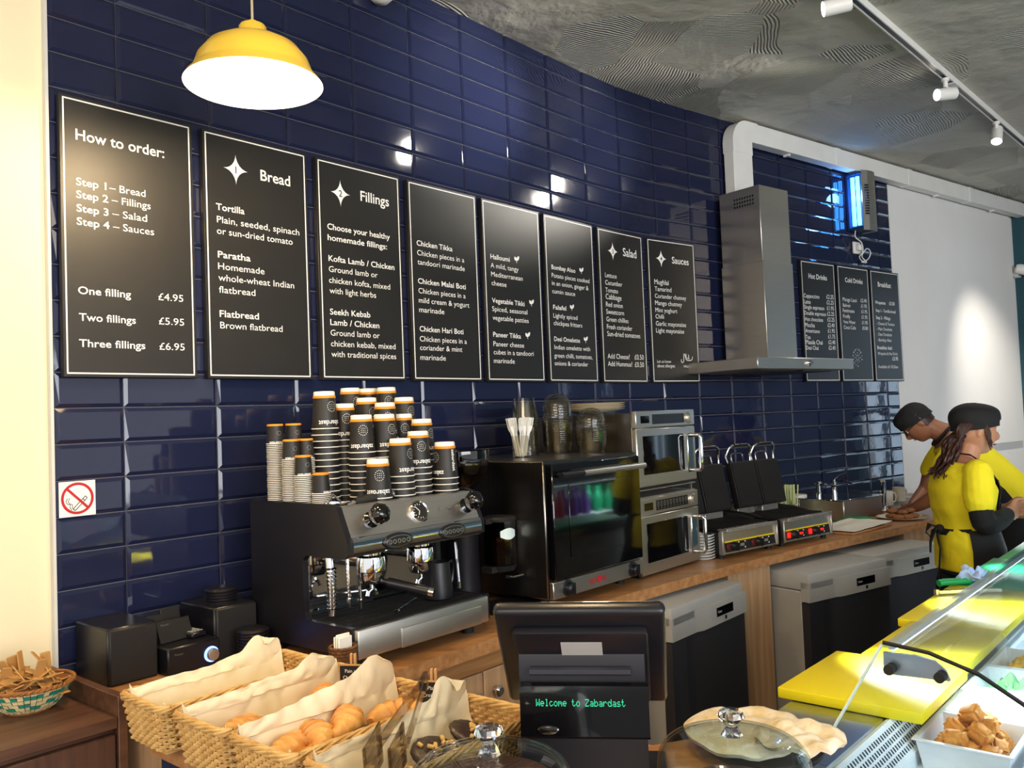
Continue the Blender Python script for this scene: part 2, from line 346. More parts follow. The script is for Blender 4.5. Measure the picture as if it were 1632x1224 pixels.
# ---------------------------------------------------------------- menu boards
LINES = {
 1: [('How to order:',1,0.044,0.678,0.263),('Step 1',1,0.043,0.547,0.085),('– Bread',0,0.137,0.546,0.108),('Step 2',1,0.043,0.51,0.09),('– Fillings',0,0.143,0.511,0.117),('Step 3',1,0.043,0.471,0.09),('– Salad',0,0.144,0.471,0.104),('Step 4',1,0.043,0.433,0.092),('– Sauces',0,0.145,0.433,0.124),('One filling',1,0.043,0.236,0.151),('£4.95',0,0.278,0.237,0.08),('Two fillings',1,0.044,0.16,0.163),('£5.95',0,0.278,0.163,0.081),('Three fillings',1,0.043,0.086,0.191),('£6.95',0,0.278,0.086,0.081)],
 2: [('Bread',1,0.211,0.673,0.118),('Tortilla',1,0.043,0.546,0.103),('Plain, seeded, spinach',0,0.045,0.505,0.316),('or sun-dried tomato',0,0.044,0.468,0.288),('Paratha',1,0.045,0.391,0.119),('Homemade',0,0.045,0.353,0.171),('whole-wheat Indian',0,0.045,0.316,0.288),('flatbread',0,0.046,0.277,0.133),('Flatbread',1,0.046,0.199,0.144),('Brown flatbread',0,0.047,0.162,0.234)],
 3: [('Fillings',1,0.201,0.676,0.14),('Choose your healthy',1,0.043,0.546,0.297),('homemade fillings:',1,0.043,0.506,0.281),('Kofta Lamb / Chicken',1,0.044,0.43,0.314),('Ground lamb or',0,0.044,0.391,0.228),('chicken kofta, mixed',0,0.043,0.351,0.29),('with light herbs',0,0.044,0.313,0.217),('Seekh Kebab',1,0.043,0.236,0.187),('Lamb / Chicken',1,0.043,0.198,0.229),('Ground lamb or',0,0.043,0.16,0.229),('chicken kebab, mixed',0,0.043,0.121,0.307),('with traditional spices',0,0.044,0.083,0.308)],
 4: [('Chicken Tikka',1,0.041,0.543,0.203),('Chicken pieces in a',0,0.042,0.504,0.271),('tandoori marinade',0,0.042,0.467,0.272),('Chicken Malai Boti',1,0.041,0.39,0.275),('Chicken pieces in a',0,0.042,0.351,0.271),('mild cream & yogurt',0,0.042,0.313,0.292),('marinade',0,0.042,0.275,0.141),('Chicken Hari Boti',1,0.041,0.198,0.251),('Chicken pieces in a',0,0.04,0.158,0.27),('coriander & mint',0,0.04,0.123,0.241),('marinade',0,0.04,0.084,0.142)],
 5: [('Halloumi',1,0.047,0.541,0.129),('A mild, tangy',0,0.046,0.502,0.189),('Mediterranean',0,0.047,0.463,0.215),('cheese',0,0.048,0.424,0.099),('Vegetable Tikki',1,0.046,0.347,0.222),('Spiced, seasonal',0,0.045,0.31,0.241),('vegetable patties',0,0.046,0.271,0.247),('Paneer Tikka',1,0.045,0.197,0.188),('Paneer cheese',0,0.044,0.156,0.209),('cubes in a tandoori',0,0.044,0.12,0.275),('marinade',0,0.043,0.082,0.14)],
 6: [('Bombay Aloo',1,0.047,0.542,0.191),('Potato pieces cooked',0,0.046,0.502,0.308),('in an onion, ginger &',0,0.045,0.465,0.299),('cumin sauce',0,0.045,0.426,0.183),('Falafel',1,0.047,0.349,0.103),('Lightly spiced',0,0.046,0.309,0.193),('chickpea fritters',0,0.046,0.273,0.23),('Desi Omelette',1,0.045,0.197,0.207),('Indian omelette with',0,0.044,0.158,0.291),('green chilli, tomatoes,',0,0.041,0.118,0.311),('onions & coriander',0,0.041,0.081,0.271)],
 7: [('Salad',1,0.217,0.676,0.124),('Lettuce',0,0.051,0.548,0.1),('Cucumber',0,0.05,0.509,0.148),('Tomato',0,0.049,0.47,0.109),('Cabbage',0,0.049,0.434,0.137),('Red onion',0,0.048,0.395,0.146),('Sweetcorn',0,0.048,0.357,0.154),('Green chillies',0,0.047,0.318,0.192),('Fresh coriander',0,0.048,0.279,0.223),('Sun-dried tomatoes',0,0.048,0.242,0.294),('Add Cheese?',0,0.043,0.126,0.194),('£0.50',0,0.282,0.126,0.084),('Add Hummus?',0,0.043,0.087,0.214),('£0.50',0,0.281,0.086,0.084)],
 8: [('Sauces',1,0.202,0.675,0.143),('Mughlai',0,0.049,0.548,0.117),('Tamarind',0,0.049,0.51,0.137),('Coriander chutney',0,0.048,0.471,0.26),('Mango chutney',0,0.047,0.432,0.222),('Mint yoghurt',0,0.047,0.393,0.18),('Chilli',0,0.046,0.357,0.068),('Garlic mayonaise',0,0.046,0.317,0.25),('Light mayonaise',0,0.045,0.279,0.232),('Let us know',0,0.042,0.112,0.114),('about allergies',0,0.042,0.087,0.143),('HALAL',0,0.26,0.087,0.059)],
 9: [('Hot Drinks',1,0.087,0.685,0.215),('Cappuccino',0,0.019,0.555,0.18),('Latte',0,0.02,0.515,0.074),('Single espresso',0,0.017,0.48,0.234),('Double espresso',0,0.016,0.441,0.252),('Hot chocolate',0,0.02,0.401,0.209),('Mocha',0,0.019,0.36,0.108),('Americano',0,0.018,0.324,0.164),('Tea',0,0.017,0.282,0.054),('Masala Chai',0,0.016,0.248,0.193),('Desi Chai',0,0.015,0.212,0.142),('£2.25',0,0.285,0.561,0.085),('£2.25',0,0.284,0.523,0.084),('£1.95',0,0.283,0.484,0.084),('£2.25',0,0.282,0.446,0.084),('£2.25',0,0.282,0.407,0.084),('£2.40',0,0.281,0.369,0.083),('£1.95',0,0.28,0.331,0.083),('£1.75',0,0.28,0.292,0.083),('£2.40',0,0.279,0.254,0.082),('£2.40',0,0.278,0.216,0.082)],
 10: [('Cold Drinks',1,0.095,0.69,0.225),('Mango Lassi',0,0.051,0.556,0.179),('Belvoir',0,0.05,0.516,0.097),('Fentimans',0,0.046,0.479,0.146),('Firefly',0,0.045,0.439,0.088),('Voss Water',0,0.044,0.402,0.155),('Coca Cola',0,0.046,0.363,0.152),('£2.40',0,0.282,0.56,0.078),('£1.95',0,0.282,0.521,0.077),('£1.95',0,0.283,0.482,0.077),('£1.95',0,0.283,0.443,0.076),('£1.95',0,0.283,0.404,0.075),('£0.80',0,0.283,0.365,0.075)],
 11: [('Breakfast',1,0.1,0.686,0.184),('Wrapettes',1,0.049,0.559,0.144),('£3.50',1,0.244,0.559,0.078),('Step 1 - Tortilla bread',1,0.052,0.501,0.276),('Step 2 - Fillings',1,0.05,0.449,0.198),('- Cheese & Tomato',0,0.054,0.407,0.25),('- Plain Omelette',0,0.053,0.368,0.211),('- Desi Omelette',0,0.052,0.329,0.205),('- Bombay Aloo',0,0.051,0.288,0.195),('Breakfast deal:',1,0.045,0.231,0.207),('Wrapette & Hot Drink',0,0.047,0.191,0.278),('£3.95',1,0.246,0.153,0.081),('Available till 10.30am',0,0.045,0.095,0.275)],
}
BOARDS = {1: ('How to order with steps and prices, far left by the cream wall', 'A', -0.178), 2: ('Bread with star 1', 'A', 0.257), 3: ('Fillings with star 2', 'A', 0.697), 4: ('three Chicken fillings and no star', 'A', 1.137),
          5: ('Halloumi, Vegetable Tikki and Paneer Tikka', 'A', 1.571), 6: ('Bombay Aloo, Falafel and Desi Omelette', 'A', 2.005), 7: ('Salad with star 3', 'A', 2.447), 8: ('Sauces with star 4 and a halal mark', 'B', 2.888),
          9: ('Hot Drinks partly behind the extractor hood', 'B', 4.345), 10: ('Cold Drinks and a dotted ring emblem', 'B', 4.777), 11: ('Breakfast at the right end of the tiles', 'B', 5.203)}
STAR = {2: (0.118, 0.69, '1'), 3: (0.107, 0.687, '2'), 7: (0.127, 0.69, '3'), 8: (0.113, 0.694, '4')}
LEAF = {5: ((0.223, 0.561), (0.317, 0.370), (0.280, 0.217)), 6: ((0.287, 0.563), (0.195, 0.371), (0.299, 0.218))}
m_letter_d = mat('black_vinyl', '#1d1c1b', 0.5)
for k, (desc, fr, s0) in BOARDS.items():
    bw = 0.40 if k < 9 else 0.40
    o = B().box(0, bw, 0.0, 0.020, 0, 0.803, 0.0015).done('menu_board', m_board)
    if k == 7:
        p0, p1 = at('A', 2.447, 0.034), at('B', 2.852, 0.034); o.location = (p0.x, p0.y, 1.726); o.rotation_euler = (0, 0, math.atan2(p1.y - p0.y, p1.x - p0.x))
    else: put(o, fr, s0, 0.034, 1.726)
    tag(o, 'black menu board headed ' + desc.replace('How to order with steps and prices, far left by the cream wall', 'How to order with steps and prices') if 'Chicken' not in desc and 'Halloumi' not in desc and 'Bombay' not in desc else 'black menu board listing ' + desc, 'menu board', 'black menu boards on the tiled wall')
    b = B(); y = -0.0006; e = 0.009; t_ = 0.0042
    for x0, x1, z0, z1 in ((e, bw - e, e, e + t_), (e, bw - e, 0.803 - e - t_, 0.803 - e), (e, e + t_, e, 0.803 - e), (bw - e - t_, bw - e, e, 0.803 - e)):
        b.box(x0, x1, y, 0.0003, z0, z1)
    b.done('border', m_letter, o, smooth=False)
    b = B()
    for (tx, bo, u, z, w) in LINES[k]:
        hh = None
        if k <= 6 and z < 0.60: hh = 0.0225
        text_bm(b.bm, tx, u, z, w=w, h=hh, bold=bool(bo), y=y)
    if k == 8:  # the halal word drawn as strokes
        stroke(b.bm, [(0.338, 0.150), (0.336, 0.135), (0.325, 0.128), (0.300, 0.127), (0.285, 0.131)], 0.005, y)
        stroke(b.bm, [(0.302, 0.160), (0.309, 0.150), (0.298, 0.143), (0.296, 0.137), (0.312, 0.139)], 0.0045, y)
        stroke(b.bm, [(0.285, 0.131), (0.283, 0.165)], 0.005, y); stroke(b.bm, [(0.283, 0.133), (0.272, 0.165)], 0.005, y)
        stroke(b.bm, [(0.265, 0.165), (0.262, 0.122), (0.250, 0.113), (0.241, 0.120), (0.243, 0.133)], 0.005, y)
    b.done('lettering', m_letter, o, smooth=False)
    if k in STAR:
        cx, cz, num = STAR[k]; b = B(); pts = []
        for q in range(4):
            a0 = q * PI / 2; r0 = 0.046
            for i in range(8):
                f = i / 8; a1_ = a0 + f * PI / 2   # concave four-pointed star (astroid)
                pts.append((cx + r0 * math.copysign(abs(math.cos(a1_)) ** 3.6, math.cos(a1_)) * 1.0, cz + r0 * math.copysign(abs(math.sin(a1_)) ** 3.6, math.sin(a1_)) * 1.12))
        c0 = b.bm.verts.new((cx, y, cz)); vv = [b.bm.verts.new((p[0], y, p[1])) for p in pts]
        for i in range(len(vv)): b.bm.faces.new((c0, vv[i], vv[(i + 1) % len(vv)]))
        st = b.done('star', m_letter, o, smooth=False)
        b = B(); text_bm(b.bm, num, cx, cz - 0.0125, h=0.025, bold=True, y=y * 2, align='C'); b.done('numeral', m_letter_d, st, smooth=False)
    for (lx, lz) in LEAF.get(k, ()):
        b = B()
        for sg, an in ((-1, 2.2), (1, 0.85)):
            pts = []
            L_ = 0.022 if sg < 0 else 0.030
            for i in range(9): f = i / 8; pts.append((f * L_, 0.0075 * math.sin(PI * f) ** 0.8))
            pts += [(p[0], -p[1]) for p in reversed(pts[1:-1])]
            flat_poly(b.bm, [(lx + p[0] * math.cos(an) - p[1] * math.sin(an), lz - 0.010 + p[0] * math.sin(an) + p[1] * math.cos(an)) for p in pts], y)
        stroke(b.bm, [(lx, lz - 0.010), (lx + 0.002, lz - 0.020)], 0.003, y)
        b.done('leaf_symbol', m_letter, o, smooth=False)
    if k == 10:
        b = B()
        for i in range(14):
            a_ = 2 * PI * i / 14
            if 2.2 < a_ < 2.9: continue
            text_bm(b.bm, 'INDIANSPICEANDZ'[i], 0, 0, h=0.013, bold=True, y=0, align='C', fn=lambda p, a_=a_: Vector((0.20 + 0.052 * math.sin(a_) + p.x * math.cos(a_) + p.z * math.sin(a_), y, 0.167 + 0.052 * math.cos(a_) - p.x * math.sin(a_) + p.z * math.cos(a_))))
        for i in range(8):
            a_ = 2 * PI * i / 8
            for r_ in (0.018, 0.034):
                flat_poly(b.bm, [(0.20 + r_ * math.cos(a_) + 0.0032 * math.cos(q * PI / 3), 0.167 + r_ * math.sin(a_) + 0.0032 * math.sin(q * PI / 3)) for q in range(6)], y)
        b.done('dotted_emblem', m_letter, o, smooth=False)
# ---------------------------------------------------------------- no-smoking sticker
o = B().box(0, 0.099, 0, 0.0012, 0, 0.098).done('no_smoking_sticker', m_paper, smooth=False); put(o, 'A', -0.188, 0.0135, 1.3365)
tag(o, 'white square sticker with a red no smoking symbol on the navy tiles', 'sticker')
b = B(); cx, cz = 0.0495, 0.050; y = -0.0005
for i in range(40):
    a0, a1_ = 2 * PI * i / 40, 2 * PI * (i + 1) / 40
    flat_poly(b.bm, [(cx + r * math.cos(a), cz + r * math.sin(a)) for r, a in ((0.037, a0), (0.0445, a0), (0.0445, a1_), (0.037, a1_))], y)
stroke(b.bm, [(cx - 0.0285, cz + 0.0285), (cx + 0.0285, cz - 0.0285)], 0.007, y * 1.6); b.done('prohibition_ring', m_red, o, smooth=False)
b = B(); y = -0.0004
for p in (((0.037, 0.021), (0.071, 0.055)), ((0.043, 0.016), (0.076, 0.049)), ((0.071, 0.055), (0.076, 0.049)), ((0.037, 0.021), (0.043, 0.016)), ((0.064, 0.048), (0.069, 0.042))): stroke(b.bm, p, 0.0022, y)
for dx in (0, 0.006): stroke(b.bm, [(0.034 + dx, 0.018), (0.029 + dx, 0.025), (0.030 + dx, 0.033), (0.022 + dx, 0.036), (0.018 + dx, 0.044), (0.023 + dx, 0.052)], 0.0018, y)
b.done('cigarette_symbol', m_letter_d, o, smooth=False)
# ---------------------------------------------------------------- back counter
def plan(name, pts, z0, z1, m, parent=None, bev=0.0):
    b = B(); b.loft([[Vector((p.x, p.y, z)) for p in pts] for z in (z0, z1)])
    if bev: bmesh.ops.bevel(b.bm, geom=[e for e in b.bm.edges], offset=bev, segments=2, affect='EDGES')
    return b.done(name, m, parent, smooth=False)
front_edge = [at('A', -0.19, 0.75), at('A', 1.45, 0.735), at('A', 2.24, 0.80), at('B', 3.08, 0.855), at('B', 5.62, 0.855)]
back_edge = [at('B', 5.62, 0.018)] + [at('B', s, 0.018) for s in (4.5, 3.35)] + [Vector((p.x, p.y, 0)) + Vector((math.sin(a), -math.cos(a), 0)) * 0.02 for p, a in ((PTS[10], math.radians(40.5)), (PTS[9], math.radians(44.6)))] + [at('A', 2.38, 0.018), at('A', -0.19, 0.018)]
wt = plan('worktop', front_edge + back_edge, 0.858, 0.898, m_wood)
tag(wt, 'long wood effect worktop along the navy tiled wall, bent near the microwaves', 'worktop')
def cabinet(name, label, fr, s0, s1, d, doors, z1=0.855, d0=0.05):
    o = thing(name, label, 'cabinet', fr, s0, 0, 0); w = s1 - s0
    B().box(0, w, -d + 0.02, -d0, 0.0, z1).done('carcass', m_wood_v, o, smooth=False)
    B().box(0, w, -d - 0.004, -d + 0.0195, z1 - 0.06, z1, 0.002).done('rail', m_wood, o)
    for a, b_, kx in doors:
        dd = B().box(a + 0.003, b_ - 0.003, -d, -d + 0.0195, 0.10, z1 - 0.065, 0.002).done('door', m_wood_v, o)
        k = B(); k.cyl((kx, -d, 0.725), (kx, -d - 0.02, 0.725), 0.006); k.lathe([(0.007, 0), (0.016, 0.006), (0.018, 0.014), (0.012, 0.020)], 20, M=Matrix.Translation((kx, -d - 0.012, 0.725)) @ Matrix.Rotation(PI / 2, 4, 'X'))
        k.done('knob', m_chrome, dd)
    return o
cabinet('base_cabinet', 'wood effect base cabinet with round chrome knobs under the coffee machine', 'A', -0.185, 1.52, 0.695, ((0.0, 0.50, 0.45), (0.50, 0.955, 0.905), (0.955, 1.42, 1.0)))
e = B().box(0, 0.30, -0.845, -0.30, 0.0, 0.856, 0.002).done('end_panel', m_wood_v, smooth=False); put(e, 'B', 2.425, 0, 0)
tag(e, 'tall plain wood panel between the middle two undercounter fridges', 'panel')
e = B().box(0, 0.55, -0.80, -0.30, 0.0, 0.856, 0.002).done('end_panel', m_wood_v, smooth=False); put(e, 'B', 4.02, 0, 0)
tag(e, 'wood panel under the worktop behind the woman in the yellow shirt', 'panel')
def fridge(label, fr, s, d, rot, h):
    o = thing('undercounter_fridge', label, 'fridge', fr, s, d, 0, 'grey undercounter fridges', rot); w = 0.60
    B().box(0, w, 0.045, 0.60, 0.06, h - 0.08, 0.004).done('body', m_grey, o)
    B().box(0, w, 0.0, 0.60, h - 0.078, h, 0.012, 2).done('top_cap', m_grey, o)
    f = B(); f.prism([(0.0, 0.0), (0.0, 0.045), (w, 0.045), (w, -0.012), (0.22, -0.012), (0.19, -0.001), (0.17, 0.0)], h - 0.125, h - 0.04, 'z'); f.done('fascia', m_grey, o)
    dr = B(); dr.prism([(0.0, 0.044), (w, 0.044), (w, 0.0), (0.22, 0.0), (0.19, 0.012), (0.13, 0.018), (0.10, 0.004), (0.0, 0.004)], 0.10, h - 0.13, 'z'); dr = dr.done('door', m_greyd, o)
    B().box(0.02, w - 0.02, 0.06, 0.56, 0.0, 0.058).done('plinth', m_blackm, o)
    dp = B().box(0.33, 0.47, -0.0145, -0.0118, h - 0.095, h - 0.06).done('display', m_blackg, o)
    b = B(); text_bm(b.bm, 'Gram', 0.338, h - 0.0815, h=0.010, y=-0.0150); b.done('maker_mark', m_letter, dp, smooth=False)
    k = B(); k.cyl((0.40, -0.013, h - 0.107), (0.40, -0.017, h - 0.107), 0.008); k.done('lock', m_chrome, o)
    return o
fridge('grey undercounter fridge below the microwaves, left of the wood panel', 'A', 1.61, 0.865, math.radians(0.5), 0.84)
fridge('grey undercounter fridge right of the wood panel, under the contact grills', 'B', 2.745, 1.03, math.radians(-3.6), 0.825)
fridge('grey undercounter fridge nearest the woman in the yellow shirt', 'B', 3.350, 0.99, math.radians(-3.6), 0.825)
ZT = 0.898
# ---------------------------------------------------------------- espresso machine: local x along the wall, origin at its left back foot
em = thing('espresso_machine', 'black and chrome two group espresso machine stacked with paper cups', 'coffee machine', 'A', 0.29, 0.20, ZT)
X1 = 0.545
b = B(); b.box(0.02, X1 - 0.02, -0.22, 0.0, 0.05, 0.395, 0.006); b.done('body', m_black, em)
side = [(0.0, 0.04), (0.0, 0.447), (-0.395, 0.447), (-0.42, 0.440), (-0.462, 0.345), (-0.462, 0.31), (-0.44, 0.300), (-0.275, 0.300), (-0.26, 0.285), (-0.26, 0.14), (-0.275, 0.118), (-0.47, 0.118), (-0.47, 0.04)]
for x0, x1 in ((0.0, 0.018), (X1 - 0.018, X1)):
    b = B(); b.prism([(y, z) for y, z in side], x0, x1, 'x'); b.done('side_panel', m_black, em, smooth=False)
b = B(); b.box(0.0185, X1 - 0.0185, -0.395, -0.005, 0.396, 0.407); b.done('cup_tray', m_chrome, em, smooth=False)
fp = B(); fp.loft([[Vector((x, y, z)) for y, z in ((-0.398, 0.4405), (-0.420, 0.438), (-0.4575, 0.357), (-0.43, 0.357))] for x in (0.0185, X1 - 0.0185)]); fp = fp.done('upper_front_panel', m_steel, em, smooth=False)
cb = B(); pr = [(-0.43, 0.3565), (-0.462, 0.3565), (-0.468, 0.345), (-0.468, 0.318), (-0.460, 0.305), (-0.43, 0.303)]
cb.loft([[Vector((x, y, z)) for y, z in pr] for x in (0.0185, X1 - 0.0185)]); cb = cb.done('chrome_band', m_chrome, em)
def on_panel(u, v):                          # point on the sloping panel, v 0 bottom .. 1 top
    return Vector((u, -0.4585 + v * 0.0385, 0.357 + v * 0.081))
nrm = Vector((0, -0.90, 0.43)).normalized(); MR = nrm.to_track_quat('Z', 'Y').to_matrix().to_4x4()
for u in (0.095, 0.475):
    c0 = on_panel(u, 0.45); b = B(); M = Matrix.Translation(c0) @ MR
    b.lathe([(0.022, 0), (0.024, 0.012), (0.015, 0.020), (0.016, 0.026), (0.025, 0.034), (0.028, 0.050), (0.026, 0.066), (0.018, 0.076), (0.006, 0.079)], 24, M=M)
    for i in range(7):
        a_ = 2 * PI * i / 7; b.ball((0.022 * math.cos(a_), 0.022 * math.sin(a_), 0.054), 0.009, 0.009, 0.016, 8, 6, M=M)
    b.done('steam_knob', m_blackg, em)
gb = B(); M = Matrix.Translation(on_panel(0.285, 0.52)) @ MR
gb.lathe([(0.034, 0), (0.034, 0.008), (0.030, 0.012), (0.027, 0.010), (0.027, 0.006)], 32, cap=False, M=M); gb = gb.done('gauge_bezel', m_chrome, em)
b = B(); b.lathe([(0.0285, 0.003), (0.0275, 0.0065), (0.001, 0.0066)], 32, M=M); dial = b.done('gauge_dial', m_blackm, gb)
b = B(); MI = M @ Matrix.Rotation(-PI / 2, 4, 'X')
for k in range(10):
    a_ = -0.4 + k * 0.42; b.box(-0.0008, 0.0008, -0.0072, -0.0070, 0.019, 0.024, M=M @ Matrix.Rotation(a_, 4, 'Z') @ Matrix.Rotation(-PI / 2, 4, 'X'))
for a_, l_ in ((0.7, 0.02), (2.6, 0.014)): b.box(-0.001, 0.001, -0.0076, -0.0072, 0.0, l_, M=M @ Matrix.Rotation(a_, 4, 'Z') @ Matrix.Rotation(-PI / 2, 4, 'X'))
b.done('gauge_needles', m_letter, gb, smooth=False)
b = B(); MS = Matrix.Translation(on_panel(0.36, 0.40)) @ Matrix.Rotation(-math.atan2(0.43, 0.90) * 1.0, 4, 'X')
stroke(b.bm, [(0.0, 0.0), (0.006, 0.012), (0.014, 0.013), (0.008, 0.004), (0.018, 0.002), (0.022, 0.010), (0.026, 0.002), (0.032, 0.010), (0.036, 0.003), (0.042, 0.014), (0.046, 0.003), (0.056, 0.006)], 0.0016, -0.002)
bmesh.ops.transform(b.bm, matrix=MS, verts=b.bm.verts); b.done('script_badge', m_chrome, em, smooth=False)
for u in (0.175, 0.395):
    o = B(); Mx = Matrix.Translation((u, -0.468, 0.331)) @ Matrix.Rotation(PI / 2, 4, 'X')
    o.lathe([(0.056, -0.002), (0.056, 0.003), (0.052, 0.006), (0.001, 0.007)], 40, M=Mx @ Matrix.Diagonal((1, 0.42, 1, 1))); o = o.done('button_panel', m_black, em)
    b = B()
    for k in range(5): b.lathe([(0.0062, 0.0065), (0.0062, 0.0085), (0.0046, 0.0085), (0.0046, 0.0066)], 16, c=(-0.034 + 0.017 * k, 0, 0), cap=False, M=Mx)
    ell = [(0.046 * math.cos(2 * PI * i / 40), 0.0155 * math.sin(2 * PI * i / 40), 0.0070) for i in range(40)]
    b.tube([Mx @ Vector(p) for p in ell], 0.0007, 4, True); b.done('button_rings', m_steel, o)
bs = B().box(0.019, X1 - 0.019, -0.225, -0.2205, 0.12, 0.303).done('backsplash', m_chrome, em, smooth=False)
for k, u in enumerate((0.165, 0.36)):
    g = B(); g.lathe([(0.030, 0.302), (0.030, 0.285), (0.041, 0.280), (0.043, 0.262), (0.043, 0.240), (0.038, 0.236), (0.001, 0.235)], 32, c=(u, -0.36, 0)); g.cyl((u, -0.20, 0.275), (u, -0.34, 0.275), 0.03); g = g.done('group_head', m_chrome, em)
    pf = B(); pf.lathe([(0.036, 0.236), (0.036, 0.215), (0.030, 0.205), (0.012, 0.200)], 28, c=(u, -0.36, 0)); pf.tube([(u, -0.36, 0.20), (u, -0.36, 0.186), (u - 0.012, -0.36, 0.180), (u - 0.016, -0.36, 0.168)], 0.006); pf.tube([(u, -0.36, 0.19), (u + 0.012, -0.36, 0.180), (u + 0.016, -0.36, 0.168)], 0.006)
    pf = pf.done('portafilter', m_chrome, g)
    a_ = 0.55 if k == 0 else 0.1; d_ = Vector((math.sin(a_), -math.cos(a_), -0.22)); p0 = Vector((u, -0.36, 0.215))
    if k == 0:
        b = B(); b.tube([p0 + d_ * 0.03, p0 + d_ * 0.055], 0.008); b.tube([p0 + d_ * 0.05, p0 + d_ * 0.09, p0 + d_ * 0.15, p0 + d_ * 0.17], 0.015, 12); b.done('portafilter_handle', m_black, g)
        b = B(); b.tube([p0 + d_ * 0.168, p0 + d_ * 0.185], 0.013, 12); b.done('handle_cap', m_chrome, g)
# steam wands and water spout
b = B(); b.tube([(0.045, -0.32, 0.30), (0.045, -0.33, 0.20), (0.046, -0.33, 0.13)], 0.012, 12)
for i in range(11): b.lathe([(0.012, -0.003), (0.0155, 0), (0.012, 0.003)], 14, c=(0.0455, -0.33, 0.150 + 0.011 * i), cap=False)
b.done('steam_wand', m_chrome, em)
for xx, zz in ((0.095, 0.145), (0.135, 0.135)):
    b = B(); b.tube([(xx, -0.34, 0.30), (xx, -0.345, zz + 0.02)], 0.005); b.tube([(xx, -0.345, zz + 0.025), (xx, -0.345, zz)], 0.0085, 10, r_end=0.005); b.done('water_spout', m_chrome, em)
b = B(); b.tube([(0.47, -0.38, 0.30), (0.475, -0.40, 0.28), (0.475, -0.41, 0.15)], 0.005); b.tube([(0.475, -0.41, 0.16), (0.475, -0.41, 0.14)], 0.007); b.done('steam_wand', m_chrome, em)
dt = B(); dt.box(0.008, X1 - 0.018, -0.485, -0.02, 0.035, 0.114, 0.006, 2); dt = dt.done('drip_tray', m_steel, em)
b = B(); b.box(0.16, X1 - 0.055, -0.4885, -0.484, 0.035, 0.090, 0.012, 3); b.done('embossed_panel', m_steel, dt)
b = B(); b.box(0.016, X1 - 0.026, -0.475, -0.235, 0.1135, 0.116)
for i in range(52):
    x = 0.022 + i * (X1 - 0.056) / 51; b.box(x - 0.0015, x + 0.0015, -0.47, -0.24, 0.116, 0.1185)
for i in range(6): b.box(0.018, X1 - 0.028, -0.47 + i * 0.045, -0.466 + i * 0.045, 0.116, 0.1185)
b.done('grate', m_blackm, dt, smooth=False)
b = B(); b.box(0.025, 0.27, -0.237, -0.229, 0.117, 0.130); b.done('tray_rail', m_chrome, dt, smooth=False)
for x in (0.05, X1 - 0.05):
    for y in (-0.42, -0.06): B().cyl((x, y, 0.0), (x, y, 0.036), 0.02).done('foot', m_rubber, em)
ZD = ZT + 0.1188
# milk jug standing on the drip tray
j = thing('milk_jug', 'matt black steel milk jug standing on the espresso machine drip tray', 'jug', 'A', 0.695, 0.585, ZD)
b = B(); b.lathe([(0.001, 0.0), (0.043, 0.0), (0.047, 0.004), (0.047, 0.03), (0.041, 0.085), (0.040, 0.112), (0.037, 0.112), (0.038, 0.085), (0.044, 0.03), (0.043, 0.008), (0.001, 0.006)], 32)
for v in b.bm.verts:
    if v.co.z > 0.10 and v.co.x < -0.03: v.co.x -= 0.012; v.co.z += 0.006
b.done('body', m_black, j)
b = B(); b.tube([(0.038, 0, 0.10), (0.065, 0, 0.105), (0.072, 0, 0.09), (0.066, 0, 0.05), (0.055, 0, 0.025), (0.045, 0, 0.022)], 0.005, 8); b.done('handle', m_black, j)
b = B(); b.tube([(0.0, 0, 0), (0.16, 0.03, 0.002)], 0.0025, 6); b.ball((-0.008, -0.001, 0.001), 0.014, 0.009, 0.003, 12, 6)
sp = b.done('teaspoon', m_chrome); put(sp, 'A', 0.50, 0.62, ZD + 0.0035, 0.3); tag(sp, 'thin steel spoon lying on the espresso machine drip grate', 'spoon')
# loose portafilter lying on the cup tray
lp = thing('portafilter', 'loose chrome portafilter with a long black handle lying above the gauge panel', 'portafilter', 'A', 0.335, 0.560, ZT + 0.4075, None, -0.12)
b = B(); b.lathe([(0.010, 0.004), (0.022, 0.006), (0.032, 0.016), (0.034, 0.036), (0.036, 0.040), (0.033, 0.040), (0.030, 0.012), (0.001, 0.010)], 28, c=(0.0, 0.0, 0.0)); b.tube([(-0.01, 0, 0.0), (-0.01, 0, 0.01)], 0.006); b.tube([(0.03, 0, 0.026), (0.07, 0, 0.036)], 0.008)
b.tube([(-0.02, 0.01, 0.040), (0.0, 0.014, 0.062), (0.02, 0.01, 0.042)], 0.004); b.done('basket_head', m_chrome, lp)
b = B(); b.tube([(0.065, 0, 0.034), (0.075, 0, 0.036), (0.13, 0, 0.042), (0.175, 0, 0.047), (0.185, 0, 0.048)], 0.0145, 14); b.done('handle', m_blackm, lp)
b = B(); b.ball((0.190, 0, 0.0485), 0.010); b.done('end_cap', m_chrome, lp)
